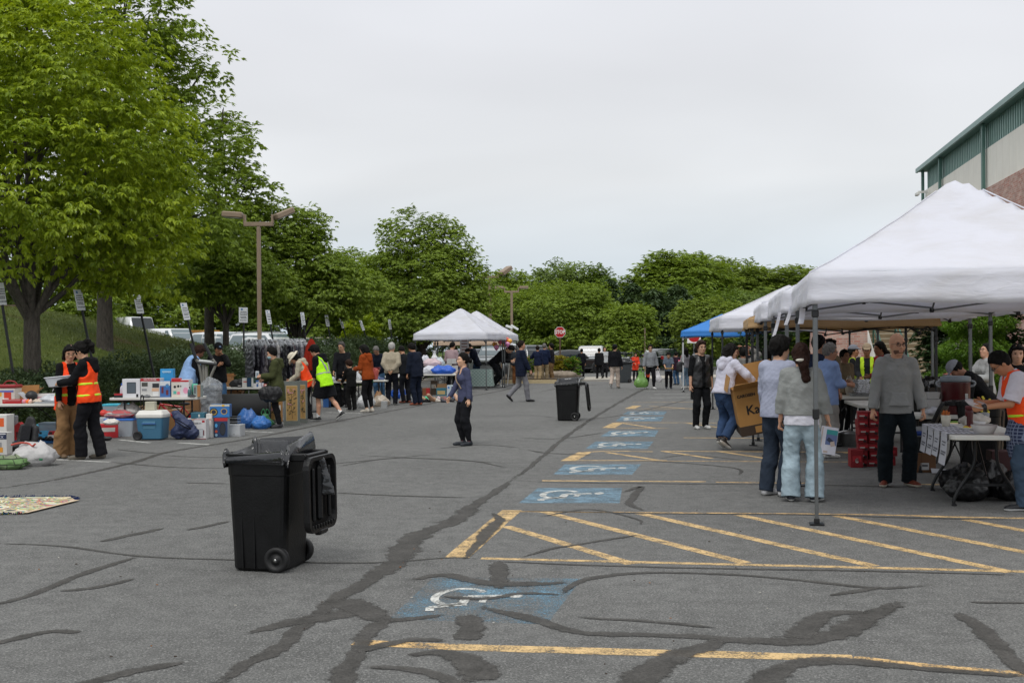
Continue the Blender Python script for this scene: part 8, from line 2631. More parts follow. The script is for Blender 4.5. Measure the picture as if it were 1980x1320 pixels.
ck.inputs['Color1'].default_value=(.50,.60,.55,1);ck.inputs['Color2'].default_value=(.32,.45,.40,1)
nt.links.new(tc.outputs['Object'],ck.inputs['Vector']);nt.links.new(ck.outputs['Color'],bb.inputs['Base Color']);bb.inputs['Roughness'].default_value=.9
m=MB();m.loft([[Vector((x*(1+.03*math.sin(i*2.1)*(1 if z<.1 else 0)),y*(1+.04*math.cos(i*1.7)*(1 if z<.1 else 0)),z))for i,(x,y)in enumerate(rrect(hx,hy,.04,4))]for z,hx,hy in((.06,.50,.40),(.4,.475,.38),(.755,.45,.36),(.765,.44,.35))],0,True);m.build('cloth',pm,t)
m=MB()
for sx in(-1,1):
 for sy in(-1,1):m.tube([(sx*.42,sy*.3,0),(sx*.38,sy*.3,.74)],.015,6)
m.build('frame',metal('c0c2c4'),t)
t=thing('folding_stool','white legged trestle stand below the balloons','stand',lbl(985,51.5),0)
for x in(-.45,.0,.45):
 m=MB();m.tube([(x-.1,0,0),(x,.05,1.0)],.02,8);m.build('leg',WHITEP,t)
MB().box((0,.05,1.0),(1.1,.3,.03),0,.01).build('top',WHITEP,t)
t=thing('balloon_stand','white pole that carries the balloon cluster','pole',lbl(968,49.2),0)
MB().tube([(0,0,0),(-.02,0,2.2)],.018,8).build('pole',WHITEP,t)
MB().lathe([(.2,0),(.2,.03),(.02,.05)],16).build('foot',WHITEP,t)
bl=[(955,654,'e04aa0','magenta balloon at the tent corner'),(956.5,666,'e8a02a','amber balloon below the tent corner'),(960,672,'e08ab0','small pink balloon lowest in the cluster'),(963,654,'dcdce0','white balloon in the cluster'),(967,661,'d86a80','rose striped balloon in the cluster'),(974,659,'b8a8d8','lavender balloon in the cluster'),(985.5,660,'e8a83a','orange yellow balloon at the right of the cluster'),(981,666,'d88ab8','pink balloon under the orange yellow one'),(980,657,'d05a50','red balloon behind the orange yellow one'),(976,667,'e09a30','amber balloon low in the middle of the cluster'),(971,653,'d8c0d8','pale lilac balloon high in the cluster')]
for px,py,c,lb in bl:
 m=MB();m.lathe([(.0001,-.13),(.02,-.118),(.075,-.06),(.108,.0),(.11,.03),(.085,.085),(.04,.112),(.0001,.118)],16);m.lathe([(.018,-.145),(.008,-.128),(.001,-.125)],8)
 m.build('balloon',mat(c,.25,0,.04,coat=.3),None,P(px,py,48.6+(px%3)*.15),0,lb,'balloon','balloons at the white tent')
m=MB();m.box((0,0,0),(.36,.01,.86),0);
for i in range(5):m.box((0,-.007,.28-i*.12),(.24,.003,.05),1)
m.build('banner',[mat('c6c2c0',.7),mat('8a6a62',.7)],None,P(898,672,47.0),R(6),'white hanging banner with brown print under the white tent','banner')
def held(o,p):return tuple(p)
p=Q['bagman']['R'];crumple('green_bag','bulging green carrier bag in the hand of the man in sunglasses','bag',(p.x-.12,p.y-.05,p.z-.72),(.50,.26,.62),film('6f9a4c',.93),0,handles=1.22,seed=51)
p=Q['bagman']['L'];crumple('plastic_bag','white carrier bag in the other hand of the man in sunglasses','bag',(p.x+.02,p.y,p.z-.52),(.32,.2,.44),film('d8d6d8',.9),0,handles=1.22,seed=52)
m=MB();m.box((0,0,0),(.12,.03,.34),0,.02);m.build('orange_flag',cloth('e8502a'),None,Q['bagman']['R']+Vector((.16,.05,-.16)),0,'small orange cloth hanging beside the green bag','cloth')
hb=(Q['boy']['L']+Q['boy']['R'])/2;carton('yellowish tray carried by the boy in grey blue',hb+Vector((0,-.03,.0)),(.32,.22,.03),0,'b08a3a')
p=Q['parka']['L'];carton('pale boxed phone in the hand of the woman in olive',p+Vector((-.03,-.02,-.02)),(.07,.03,.14),R(20),'c6ccd0',((.5,.5,.6,.5,'7a8a94'),))
p=Q['parka']['pel'];blob('handbag','slouchy black shoulder bag on the woman in olive','bag',tuple(p+Vector((-.10,-.22,-.36))),[((-.10,0,.20),(.10,0,.20),.15,.15,((0,1,0),2.2)),((0,0,.12),(.16,.07,.13))],mat('141416',.5,0,.1,6,.7,14),.014,.012)
p=Q['rust']['wp']((.22,.0,.86));t=blob('shoulder_bag','coral pink shoulder bag on the woman in rust','bag',tuple(p+Vector((.03,-.10,-.02))),[((0,0,.02),(.02,0,.20),.10,.11,((0,1,0),2.4))],mat('a85048',.8,0,.3,24,.3,40),.012,.004)
crumple('green_scarf','green cloth hanging under the coral shoulder bag','scarf',p+Vector((-.08,-.12,-.14)),(.18,.06,.22),'1f6a44',0,seed=53)
p=Q['backp']['pel'];blob('backpack','dark grey backpack hanging at the hip of the woman in light jeans','backpack',tuple(p+Vector((-.22,-.05,-.20))),[((0,0,.12),(0,0,.28),.15,.14,((0,1,0),1.5))],mat('25262a',.6,0,.1),.018,.008)
p=Q['backp']['L'];t=thing('cup','hot pink cup in the hand of the woman in light jeans','cup',p+Vector((0,-.02,-.05)),0);MB().lathe([(.03,0),(.042,.13),(.038,.131)],14).build('cup',plastic('e0406a'),t)
p=Q['tee']['L'];carton('orange snack packet held by the man in the black t-shirt',p+Vector((0,0,-.02)),(.08,.03,.11),0,'c87a2a')
p=Q['puffer']['o'].location
cb=thing('cardboard_box','big tan cardboard box with dark letters, lugged by the woman in white','box',P(1466,786,18.3),0)
BX=mat('a67a42',.8,0,.07,4);BXD=mat('3a2c20',.7,0,.08)
w_,d_,h_=.74,.58,.74
cb.rotation_euler=(R(6),R(-11),R(-4))
m=MB();m.box((0,0,0),(w_,d_,h_),0,.006);m.box((0,0,-h_/2+.08),(w_+.003,d_+.003,.16),1,.004)
m.box((-.08,-d_/2-.003,-h_/2+.08),(.12,.003,.10),0)
m.text('Kai',.20,(-.10,-d_/2-.002,.02),(R(90),0,0),2,.004)
m.text('CAROSEN',.062,(-.19,-d_/2-.002,.26),(R(90),0,0),2,.003)
m.build('carton',[BX,BXD,mat('1a1612',.7)],cb)
for rot,pos,sz in(((R(-14),0,0),(0,d_/2+.03,h_/2+.14),(w_,.005,.30)),((0,R(22),0),(-w_/2-.05,0,h_/2+.10),(.005,d_,.24)),((R(62),0,0),(0,-d_/2-.10,h_/2+.05),(w_,.005,.26))):
 MB().box(pos,sz,0,0,rot).build('flap',BX,cb)
p=Q['clip']['R'];m=MB();m.box((0,0,0),(.20,.006,.29),0);m.box((.03,-.0045,.03),(.13,.002,.15),1);m.box((.03,-.0060,.09),(.13,.002,.05),2);m.box((.02,-.0062,.0),(.08,.002,.04),4,0,(0,R(30),0));m.box((.05,-.0066,-.03),(.05,.002,.05),3,0,(0,R(-20),0));m.box((-.085,-.0045,0),(.012,.002,.27),3);m.box((-.02,-.0045,-.12),(.05,.002,.02),3)
o=m.build('brochure',[mat('c9cad4',.5),mat('5a6a94',.5),mat('2f8a8c',.5),mat('b4a49a',.5),mat('26304a',.5)],None,p+Vector((.0,-.06,-.14)),0,'printed white and blue brochure in the hand of the woman with the hair clip','brochure')
o.rotation_euler=(0,R(10),R(14))
hc_=Q['clip']['head'];m=MB();m.ell((0,0,0),(.056,.022,.017),14);m.build('hair_clip',plastic('d8d4c8',.25),None,Q['clip']['head']+Vector((-.04,-.155,-.045)),R(14),'pearl white clip in the brown tied hair','hair clip')
p=(Q['tote']['L']+Q['tote']['R'])/2;carton('red and white carton carried by the woman in pale grey',p+Vector((-.12,-.06,-.07)),(.36,.26,.15),R(14),'c9bfae',((.5,.72,.98,.52,'c41c24'),(.25,.75,.3,.2,'e4dcd8'),(.7,.3,.4,.3,'3a3a40')),topc='c41c24',tilt=(0,R(-7)))
p=(Q['orange']['L']+Q['orange']['R'])/2;t=thing('paper_plate','white paper plate in the hands of the man in the orange vest','plate',p+Vector((-.02,-.02,.0)),0);m=MB();m.at((0,0,0),(R(18),R(12),0));m.lathe([(.001,0),(.085,.0),(.12,.022),(.122,.026),(.086,.006),(.001,.006)],28);m.build('plate',mat('d6d3d2',.6),t)
wr=Q['orange']['wr'][-1];m=MB();m.tube([wr+Vector((.012,0,.006)),wr+Vector((-.022,0,-.006))],.034,14);m.build('wristwatch',plastic('1a1b1e'),None,(0,0,0),0,'black wristwatch on the man in the orange vest','watch')
pq,nt,bb=newmat('blue_plaid');tc=N(nt,'ShaderNodeTexCoord');w1=N(nt,'ShaderNodeTexWave',Scale=9.0);w2=N(nt,'ShaderNodeTexWave',Scale=9.0);w2.bands_direction='Z'
for w in(w1,w2):nt.links.new(tc.outputs['Object'],w.inputs['Vector'])
mx=N(nt,'ShaderNodeMath',operation='MAXIMUM');nt.links.new(w1.outputs['Fac'],mx.inputs[0]);nt.links.new(w2.outputs['Fac'],mx.inputs[1])
pw=N(nt,'ShaderNodeMath',operation='POWER');pw.inputs[1].default_value=7.0;nt.links.new(mx.outputs[0],pw.inputs[0])
cr=N(nt,'ShaderNodeValToRGB');cr.color_ramp.elements[0].color=(.018,.028,.075,1);cr.color_ramp.elements[1].color=(.20,.24,.34,1)
nt.links.new(pw.outputs[0],cr.inputs[0]);nt.links.new(cr.outputs[0],bb.inputs['Base Color']);bb.inputs['Roughness'].default_value=.9
f_=Field();f_.cap((0,0,.98),(0,0,.80),.19,.22,((0,1,0),1.25),.03);f_.cap((0,.02,.80),(0,.02,.50),.215,.17,((0,1,0),1.2),.04)
v,q=f_.mesh(.011,[((0,0,-1),-.56+.0)],.006,4)
sh_=raw_mesh('tied_shirt',v*Q['orange']['S'],q,[pq],None,True,Q['orange']['o'])
ftable('long white plate table with menu sheets taped along its edge',(lbl(1863,11.5).x+.46,12.45,0),R(90)-R(10.5),1.83,.76,.74,True)
tx=lbl(1863,11.5).x+.46
def tp(u,v,z=T0):
 a=R(-10.5)
 return Vector((tx+u*math.cos(a)-v*math.sin(a),12.45+u*math.sin(a)+v*math.cos(a),z))
for i,(v,ln,lb)in enumerate(((.60,.30,'farthest'),(.20,.29,'second farthest'),(-.18,.27,'second nearest'),(-.60,.32,'nearest'))):
 m=MB()
 e=-.385
 wv=.33 if i<3 else.35
 for k in range(6):
  a0,a1=k/6,(k+1)/6
  o0,o1=-.012-.03*a0*a0,-.012-.03*a1*a1
  m.quad((o0,-wv/2,-ln*a0),(o0,wv/2,-ln*a0),(o1,wv/2,-ln*a1),(o1,-wv/2,-ln*a1),0)
 m.quad((.30,-wv/2,.006),(.30,wv/2,.006),(-.012,wv/2,.006),(-.012,-wv/2,.006),0)
 m.quad((-.012,-wv/2,.006),(-.012,wv/2,.006),(-.012,wv/2,0),(-.012,-wv/2,0),0)
 for k,(zz,ww)in enumerate(((-.09,.55),(-.12,.42),(-.19,.7),(-.215,.6))):
  oo=-.016-.03*(zz/ln)**2
  m.box((oo,-.02+.02*(k%2),zz),(.002,wv*ww,.013 if k<2 else.016),1)
 for k in range(5):m.box((.04+.05*k,0,.0075),(.012,wv*.7,.0015),1)
 o=m.build('menu_sheet',[mat('c3c4cc',.7,0,.03),mat('6a6c74',.8)],None,tp(e,v),R(-10.5),'white printed menu sheet taped to the plate table edge, '+lb+' of four','paper sheet','menu sheets taped to the plate table',fixn=False)
 sd_=o.modifiers.new('thickness','SOLIDIFY');sd_.thickness=.001
def dish(label,loc,r,h,c,food=None,name='plate',cat='plate',group='dishes on the plate table'):
 t=thing(name,label,cat,loc,0,group)
 MB().lathe([(r*.62,0),(r*.70,.002),(r,h),(r*.98,h+.003),(r*.68,.008),(.001,.008)],22).build('dish',mat(c,.55),t)
 if food:
  m=MB()
  rr=random.Random(int(loc[0]*1000))
  for i in range(9):
   a=rr.uniform(0,6.28);q=rr.uniform(0,.6)*r
   m.ell((q*math.cos(a),q*math.sin(a),.012+h*.35),(r*.25,r*.2,.014+h*.2),8,i%len(food))
  m.build('food',[mat(f_,.6,0,.15,20)for f_ in food],t)
 return t
dish('white plate of yellow and red food on the plate table',tp(-.05,-.12),.125,.025,'d6d6d2',('c8b42a','a83018','d8c04a'))
dish('white plate of pale noodles behind the yellow food',tp(.14,-.02),.12,.022,'d6d6d2',('c8b890','b8b05a'))
dish('large clear white bowl at the near edge of the plate table',tp(-.02,-.66),.13,.085,'bfbcba',None,'bowl','bowl')
dish('small white bowl at the right end of the plate table',tp(.30,-.60),.085,.06,'c4c2c0',('b88a60',),'bowl','bowl')
dish('white styrofoam tray beside the ketchup bottle',tp(.12,.40),.10,.05,'d4d4d4',None,'tray','tray')
t=thing('fries_cup','white paper cup of fried snacks on the plate table','cup',tp(-.22,.30),0);MB().lathe([(.038,0),(.055,.13),(.052,.131),(.04,.1)],18).build('cup',mat('cdc8b8',.6),t)
m=MB()
for i in range(9):m.tube([(.022*math.cos(i*.9),.022*math.sin(i*.9),.08),(.036*math.cos(i*.9),.036*math.sin(i*.9),.155+.012*(i%3))],.010,6)
m.build('fries',mat('b8642a',.7,0,.2,20),t)
t=thing('sauce_bottle','dark red sauce bottle on the plate table','bottle',tp(.02,.28),0);MB().lathe([(.04,0),(.043,.01),(.038,.08),(.044,.16),(.042,.19)],18).build('body',mat('4a0f14',.3,0,.1),t);MB().lathe([(.043,.19),(.043,.225),(.03,.235)],16).build('cap',plastic('5a1218'),t);
m=MB();m.box((-.041,0,.07),(.006,.05,.09),0,.002);m.build('label',mat('c4c0b8',.6),t)
crumple('bread_bag','white paper roll bag lying behind the sauce bottle','bag',tp(.16,.70),(.34,.16,.13),'b8b2aa',0,seed=61)
t=thing('yellow_flowers','bunch of small yellow flowers behind the plate table','flowers',tp(.30,.85),0)
m=MB()
for i in range(14):m.ell((.05*math.sin(i*2.4),.04*math.cos(i*1.9),.12+.014*i),(.016,.016,.013),8)
m.build('blossom',mat('d8c83a',.6),t);MB().lathe([(.04,0),(.05,.12),(.03,.13)],12).build('pot',plastic('8a8e92'),t)
for i,(u,v,s_,lb)in enumerate(((-.1,-.2,.26,'black shape standing for shade under the near end of the plate table'),(.15,.25,.3,'black shape standing for shade under the middle of the plate table'),(-.02,.70,.24,'black shape standing for shade under the far end of the plate table'),(.38,-.1,.27,'black shape standing for shade deep under the plate table'))):
 blob('under_table_shade',lb,'bag',tuple(tp(u,v,0)),[((0,0,s_*.5),(s_*.9,s_*.7,s_*.55)),((s_*.3,0,s_*.9),(s_*.5,s_*.5,s_*.4))],mat('121214',.45,0,.15,7,.7,14),.016,.016,group='black shapes for the shade under the plate table')  # black lumps added for the darkness under the table, no real bags
carton('maroon crate standing under the plate table',tp(.46,.62,0),(.34,.3,.46),R(-10),'3a1014')
D2=15.2
ftable('white folding table carrying the red drink cooler',(lbl(1868,D2).x,D2,0),R(-10),1.83,.76,.74,True)
pc=lbl(1847,D2-.05,T0)
t=thing('drink_cooler','dark red barrel drink cooler with grey lid and white tap','drink cooler',pc,R(-8))
MB().lathe([(.165,0),(.172,.01),(.182,.40),(.184,.42)],32).build('barrel',plastic('4a0e12',.35),t)
MB().lathe([(.19,.421),(.192,.45),(.186,.485),(.15,.495),(.001,.497)],32).build('lid',plastic('7e8890',.45),t)
for s_ in(-1,1):
 m=MB();m.tube(smoothpath([(s_*.18,0,.36),(s_*.225,-.01,.37),(s_*.24,-.01,.41),(s_*.20,0,.43)],4),.014,8);m.build('handle',plastic('9aa0a6'),t)
m=MB();m.box((0,-.185,.07),(.05,.03,.06),1,.01);m.box((0,-.205,.06),(.024,.03,.05),0,.008);m.box((.10,-.158,.24),(.035,.006,.06),0);m.build('tap',[plastic('c6c6c2'),plastic('33080c')],t)
for i,(px,z,w,h,lb)in enumerate(((1797,0,.22,.10,'bottom left white tub'),(1812,0,.2,.09,'bottom right white tub'),(1800,.105,.21,.09,'middle left white tub'),(1814,.095,.17,.08,'middle right white tub'),(1801,.20,.19,.085,'topmost white tub'))):
 t=thing('food_tub',lb+' stacked left of the drink cooler','tub',lbl(px,D2+(.1 if i%2 else-.05),T0+z),0,'white tubs stacked by the drink cooler')
 MB().loft([[Vector((x,y,zz))for x,y in rrect(hx,hx*.8,.03,3)]for zz,hx in((0,w*.42),(h*.9,w*.5),(h,w*.51))],0,False).build('tub',plastic('b4b3b2'),t)
crumple('plastic_bag','white crinkled bag at the front of the drink cooler table','bag',lbl(1806,D2-.28,T0),(.22,.14,.10),'b9bac0',0,seed=63)
ftable('white folding table carrying the stacked foil trays',(lbl(1664,20.9).x,20.9,0),R(-8),1.5,.76)
ftable('white folding table end beside the bald man',(lbl(1700,18.2).x,18.4,0),R(82),1.6,.76)
FOIL=mat('b4b6ba',.25,.95,.15,12,.6,40)
for i in range(6):
 m=MB();rr=random.Random(i)
 m.loft([[Vector((x+rr.uniform(-.006,.006),y,z+rr.uniform(-.004,.004)))for x,y in rrect(hx,.10,.02,3)]for z,hx in((0,.11),(.012,.125),(.034,.13),(.038,.12))],0,False)
 m.build('foil_packet',FOIL,None,lbl(1665.5+rr.uniform(-1,1),20.7,T0+.06+i*.039),R(rr.uniform(-8,8)),('lowest','second lowest','third lowest','third highest','second highest','topmost')[i]+' silver foil packet stacked in the foil pan','foil packet','foil packets stacked on the food table')
t=thing('foil_pan','wide foil pan under the stacked foil packets','pan',lbl(1664,20.7,T0),0);MB().loft([[Vector((x,y,z))for x,y in rrect(hx,hy,.03,3)]for z,hx,hy in((0,.17,.11),(.055,.205,.145),(.06,.21,.15),(.055,.19,.13),(.03,.17,.11))],0,False).build('pan',FOIL,t)
for i,(px,h)in enumerate(((1642,.36),(1650,.30),(1658,.33))):
 crumple('paper_sack',('tall cream bag of rolls, left one','cream bag of rolls, middle one','cream bag of rolls beside the foil')[i]+' on the food table','bag',lbl(px,21.05,T0),(.15,.13,h),'a59c90',0,'cream bags of rolls on the food table',seed=70+i,sharp=.2)
t=thing('cooking_pot','large dented aluminium pot with a lid on the asphalt','pot',G(1650,864)+Vector((0,.2,0)),0)
MB().lathe([(.17,0),(.185,.015),(.19,.20),(.195,.21)],28).build('pot',mat('8f8f8e',.35,.8,.25,5),t);MB().lathe([(.205,.211),(.21,.222),(.12,.25),(.02,.26),(.018,.285),(.001,.29)],28).build('lid',mat('a8a9aa',.3,.8,.1,5),t)
for s_ in(-1,1):MB().tube(smoothpath([(s_*.19,-.05,.17),(s_*.24,-.03,.18),(s_*.24,.03,.18),(s_*.19,.05,.17)],4),.009,6).build('handle',metal('8a8a8a'),t)
rr=random.Random(4)
SP=G(1690,903)
for i in range(14):
 col,row=i%2,i//2
 px_=SP.x-.10+col*.135+(.0 if row else.0)
 carton(('left' if col==0 else 'right')+' red soda carton, '+('bottom','second','third','fourth','fifth','sixth','top')[row]+' row of the tall stack',(px_+rr.uniform(-.01,.01),SP.y+.2,row*.107),(.132,.26,.104),R(-8+rr.uniform(-5,5)),'7c0e16',((.5,.6,.9,.3,'a81a24'),(.4,.45,.5,.16,'b9b4b0'),(.75,.25,.3,.3,'2a0a0e')),group='soda cartons stacked by the bald man')
for i in range(3):
 carton(('low red soda carton between the bald man and the tall stack','red soda carton behind the legs of the bald man','red soda carton right behind the bald man')[i],(SP.x+(-.22,.30,.33)[i],SP.y+(.1,.35,.36)[i],(0,0,.125)[i]),(.16,.26,.24 if i==0 else.12),R(-8),'84101a',((.5,.5,.7,.3,'b0242c'),(.5,.4,.3,.3,'b9b4b0','o')),group='soda cartons stacked by the bald man')
bx=G(1788,914)
carton('brown carton with a white label under the drink cooler table',bx+Vector((.0,.2,0)),(.36,.30,.25),R(-9),'6a4a30',((.62,.32,.28,.36,'b4b4b4'),(.62,.36,.2,.1,'4a4a4e'),(.5,.5,.015,.98,'54381f')))
carton('black plastic crate on the brown carton',bx+Vector((-.02,.22,.252)),(.34,.28,.20),R(-9),'141416')
t=thing('ice_cream_tub','white and blue tub on the black crate','tub',bx+Vector((-.01,.22,.455)),0);MB().lathe([(.08,0),(.095,.10),(.10,.105),(.10,.125),(.001,.128)],20).build('tub',plastic('c4c6cc'),t);MB().lathe([(.0835,.015),(.0935,.075)],20).build('label',mat('2a4a9a',.5),t)
m=MB();m.quad((-.16,-.06,.0),(.16,-.05,.0),(.10,.10,.03),(-.12,.09,.045));o=m.build('paper_sheet',mat('b4b6bc',.7),None,G(1822,917)+Vector((.05,.12,.012)),0,'loose white sheet on the asphalt by the brown carton','paper sheet');sd_=o.modifiers.new('thickness','SOLIDIFY');sd_.thickness=.002
def fchair(label,loc,rotz):
 t=thing('folding_chair',label,'chair',loc,rotz,'black folding chairs behind the tables')
 for s_ in(-1,1):
  MB().tube([(s_*.21,.22,0),(s_*.2,-.10,.45),(s_*.19,-.22,.82)],.012,6).build('leg',BLKM,t)
  MB().tube([(s_*.19,-.22,0),(s_*.18,.20,.46)],.012,6).build('leg',BLKM,t)
 MB().box((0,.05,.45),(.38,.38,.025),0,.01).build('seat',BLKM,t)
 MB().box((0,-.20,.72),(.38,.02,.18),0,.008).build('backrest',BLKM,t)
fchair('black folding chair half hidden behind the hand of the bald man',lbl(1786,16.6),R(20))
fchair('black folding chair behind the menu sheets',lbl(1842,16.2),R(-30))
fchair('black folding chair beside the black bin',lbl(1872,15.9),R(10))
# ================================================================ vehicles
TYRE,RIM=mat('141415',.8,0,.1),metal('a8abad',.3)
def paintc(h):return mat(h,.25,.1,.03,2,0,60,.5,1,.8)
GLASS=mat('1c2529',.1,0,.0,spec=.6,coat=.15)
GLASSL=mat('6f7d83',.1,0,.0,spec=.7,coat=.3)
def car(name,label,loc,rotz,L=4.6,W=1.85,H=1.7,c='d5d7d8',kind='suv',group=None,low='2c2e30',glass=None,cat='car',rack=False,hatch=False):
 """nose towards -x; lofted body and glasshouse, rounded in section"""
 t=thing(name,label,cat,loc,rotz,group)
 pc=paintc(c)
 gm=glass or GLASS
 h0=.30
 if kind=='suv':hood,belt,ws,rf0,rf1,re=.96/1.7*H,1.02/1.7*H,.27,.43,.90,.985
 elif kind=='sedan':hood,belt,ws,rf0,rf1,re=.90/1.45*H,.93/1.45*H,.30,.45,.68,.86
 else:hood,belt,ws,rf0,rf1,re=.95,1.15,.14,.26,.985,.998
 x=lambda u:(u-.5)*L
 def sec(u,zb,zt,hw,r=.12):
  hh=(zt-zb)/2
  return[Vector((x(u),a,zb+hh+b))for a,b in rrect(hw,hh,min(r,hh*.9),3)]
 m=MB()
 st=[(.0,.42,hood-.16,.40),(.012,.33,hood-.06,.46),(.05,h0,hood-.02,.485),(.16,h0,hood,.495),(ws,h0,belt-.02,.5),(.55,h0,belt,.5),(.85,h0,belt,.497),(.96,h0,belt-.02,.485),(.99,.34,belt-.08,.465),(1.0,.44,belt-.2,.42)]
 m.loft([sec(u,zb,zt,hw*W)for u,zb,zt,hw in st],0,True)
 m.build('body',pc,t)
 g=MB()
 def csec(u,zt,hw):
  b=belt-.03
  return[Vector((x(u),s_*w,z))for s_,w,z in((1,hw*W*1.0,b),(1,hw*W*.93,b+(zt-b)*.55),(1,hw*W*.82,zt-.03),(1,hw*W*.70,zt),(-1,hw*W*.70,zt),(-1,hw*W*.82,zt-.03),(-1,hw*W*.93,b+(zt-b)*.55),(-1,hw*W*1.0,b))]
 g.loft([csec(ws,belt+.02,.46),csec((ws+rf0)/2,(belt+H)/2+.07,.475),csec(rf0,H-.02,.48),csec((rf0+rf1)/2,H,.48),csec(rf1,H-.04,.475),csec((rf1+re)/2,(H+belt)/2+.1,.47),csec(re,belt+.0,.46)],0,True)
 g.build('cabin',pc,t)
 b=belt+.03
 zt=H-.14
 def side_pt(u,z,s_):
  hw=.478*W
  k=(z-belt)/max(.01,H-belt)
  w=hw*(1.0-.07*k/.55)if k<.55 else hw*(.93-.11*(k-.55)/.4)
  return Vector((x(u),s_*(w+.006),z))
 def wlim(z):
  k=(z-belt)/(H-belt)
  return ws+.025+(rf0-ws)*k*.98,re-.02-(re-rf1)*k
 for s_ in(-1,1):
  n=2 if kind=='sedan' else 3
  if kind=='panel':n=1
  lo,hi=wlim(b)
  lt,ht=wlim(zt)
  hi_=hi-.02;ht_=ht-.02
  if kind=='panel':hi_,ht_=lo+.16,lo+.16
  for i in range(n):
   a0,a1=lo+(hi_-lo)*(i/n)+.006,lo+(hi_-lo)*((i+1)/n)-.006
   t0,t1=max(a0,lt+.006),min(a1,ht_)
   if i>0:t0=a0
   if i<n-1:t1=a1
   w=MB()
   q=[side_pt(a0,b,s_),side_pt(a1,b,s_),side_pt(t1,zt,s_),side_pt(t0,zt,s_)]
   md0,md1=side_pt((a0+t0)/2,(b+zt)/2,s_),side_pt((a1+t1)/2,(b+zt)/2,s_)
   w.add([q[0],q[1],md1,q[2],q[3],md0],[[0,1,2,5],[5,2,3,4]],0)
   w.build('window',gm,t,fixn=False)
 for nm,u0,u1,sg_ in(('windshield',ws+.012,rf0-.012,-1),('rear_window',re-.008,rf1+.012,1)):
  if kind=='panel' and nm=='rear_window':continue
  w=MB()
  z0,z1=belt+.07,H-.09
  if nm=='windshield':
   f0,f1=(z0-belt)/(H-belt),(z1-belt)/(H-belt)
   ua,ub=ws+(rf0-ws)*f0,ws+(rf0-ws)*f1
  else:
   f0,f1=(z0-belt)/(H-belt),(z1-belt)/(H-belt)
   ua,ub=re-(re-rf1)*f0,re-(re-rf1)*f1
  off=sg_*.035
  w.quad((x(ua)+off,-.415*W,z0+.02),(x(ua)+off,.415*W,z0+.02),(x(ub)+off,.355*W,z1+.025),(x(ub)+off,-.355*W,z1+.025))
  w.build(nm,gm,t,fixn=False)
 for u in(.19,.80):
  for s_ in(-1,1):
   wl_=MB();wl_.at((x(u),s_*(W/2-.10),.34),(R(90),0,0));wl_.lathe([(.20,-.11),(.33,-.11),(.345,-.08),(.345,.08),(.33,.11),(.20,.11)],22);wo=wl_.build('wheel',TYRE,t)
   wl_=MB();wl_.at((x(u),s_*(W/2-.02),.34),(R(90),0,0));wl_.lathe([(.21,-.02),(.21,.02),(.18,.012),(.05,.012),(.001,.02)],20);wl_.build('rim',RIM,wo)
   k=MB();k.at((x(u),s_*(W/2-.012),.36),(R(90),0,0));k.lathe([(.35,-.012),(.41,-.012),(.41,.012),(.35,.012),(.35,-.012)],24);k.build('wheel_arch',mat(low,.7),t)
 m=MB();m.box((x(.004)-.01,0,.42),(.08,W*.84,.20),0,.03);m.box((x(.996)+.01,0,.45),(.08,W*.84,.22),0,.03);m.box((0,W/2-.02,.32),(L*.5,.06,.1),0,.02);m.box((0,-W/2+.02,.32),(L*.5,.06,.1),0,.02);m.build('bumper',mat(low,.6),t)
 m=MB();m.box((x(.0)-.02,0,hood-.28),(.05,W*.46,.17),0,.02)
 for i in range(4):m.box((x(.0)-.048,0,hood-.34+i*.04),(.008,W*.44,.012),1)
 m.build('grille',[mat('17181a',.5),metal('a4a6a8')],t)
 for s_ in(-1,1):
  MB().box((x(.012)-.02,s_*W*.36,hood-.21),(.12,W*.19,.13),0,.035).build('headlight',mat('c8ccd0',.1,.2,.03,coat=.8),t)
  MB().box((x(.99)+.015,s_*W*.40,belt-.10),(.09,W*.12,.26),0,.03).build('taillight',mat('a01018',.2,0,.03,coat=.7),t)
  MB().box((x(ws+.06),s_*(W/2+.09),belt+.06),(.10,.17,.13),0,.03).build('mirror',pc,t)
  mm=MB()
  for u in(.52,.70):mm.box((x(u),s_*(W*.501),belt-.09),(.14,.02,.025),0,.006)
  mm.build('door_handle',pc,t)
 MB().box((x(1.0)+.055,0,belt-.20),(.01,.32,.16),0).build('licence_plate',mat('c9ccd0',.5),t)
 if rack:
  for s_ in(-1,1):MB().tube([(x(.48),s_*W*.36,H-.01),(x(.5),s_*W*.36,H+.05),(x(.84),s_*W*.36,H+.05),(x(.87),s_*W*.36,H-.02)],.018,6).build('roof_rail',metal('a0a2a4'),t)
 if hatch:
  m=MB();m.box((x(.93)+.35,0,H+.26),(.95,W*.84,.10),0,.04,(0,R(-16),0));m.build('tailgate',pc,t)
 return t
def gcar(px,d):return gp(px,d)
def on(px,d,py_top,H):
 p=P(px,py_top,d)
 return Vector((p.x,d,p.z-H))
car('passenger_van','tall white passenger van behind the lawn crest',on(250,74,613,2.6),R(140),5.4,2.0,2.6,'dcdedf','van','white vehicles beyond the lawn',cat='van')
car('cargo_van','white cargo van with blank sides beside the taller van',on(326,68,635,1.85),R(140),4.5,1.8,1.85,'dcdedf','panel','white vehicles beyond the lawn',glass=GLASSL,cat='van')
car('parked_car','white sport utility car beside the yellow container',on(440,64,641,1.75),R(150),4.7,1.9,1.75,'d8dadb','suv','white vehicles beyond the lawn',glass=GLASSL)
car('parked_car','white sport utility car behind the clothes rack and lamp post',on(522,61,643,1.78),R(152),4.8,1.95,1.78,'d8dadb','suv','white vehicles beyond the lawn',glass=GLASSL,rack=True)
car('parked_car','dark pickup roof in front of the pale trailer',on(617,66,654,1.72),R(165),4.6,1.85,1.72,'2c333a','sedan')
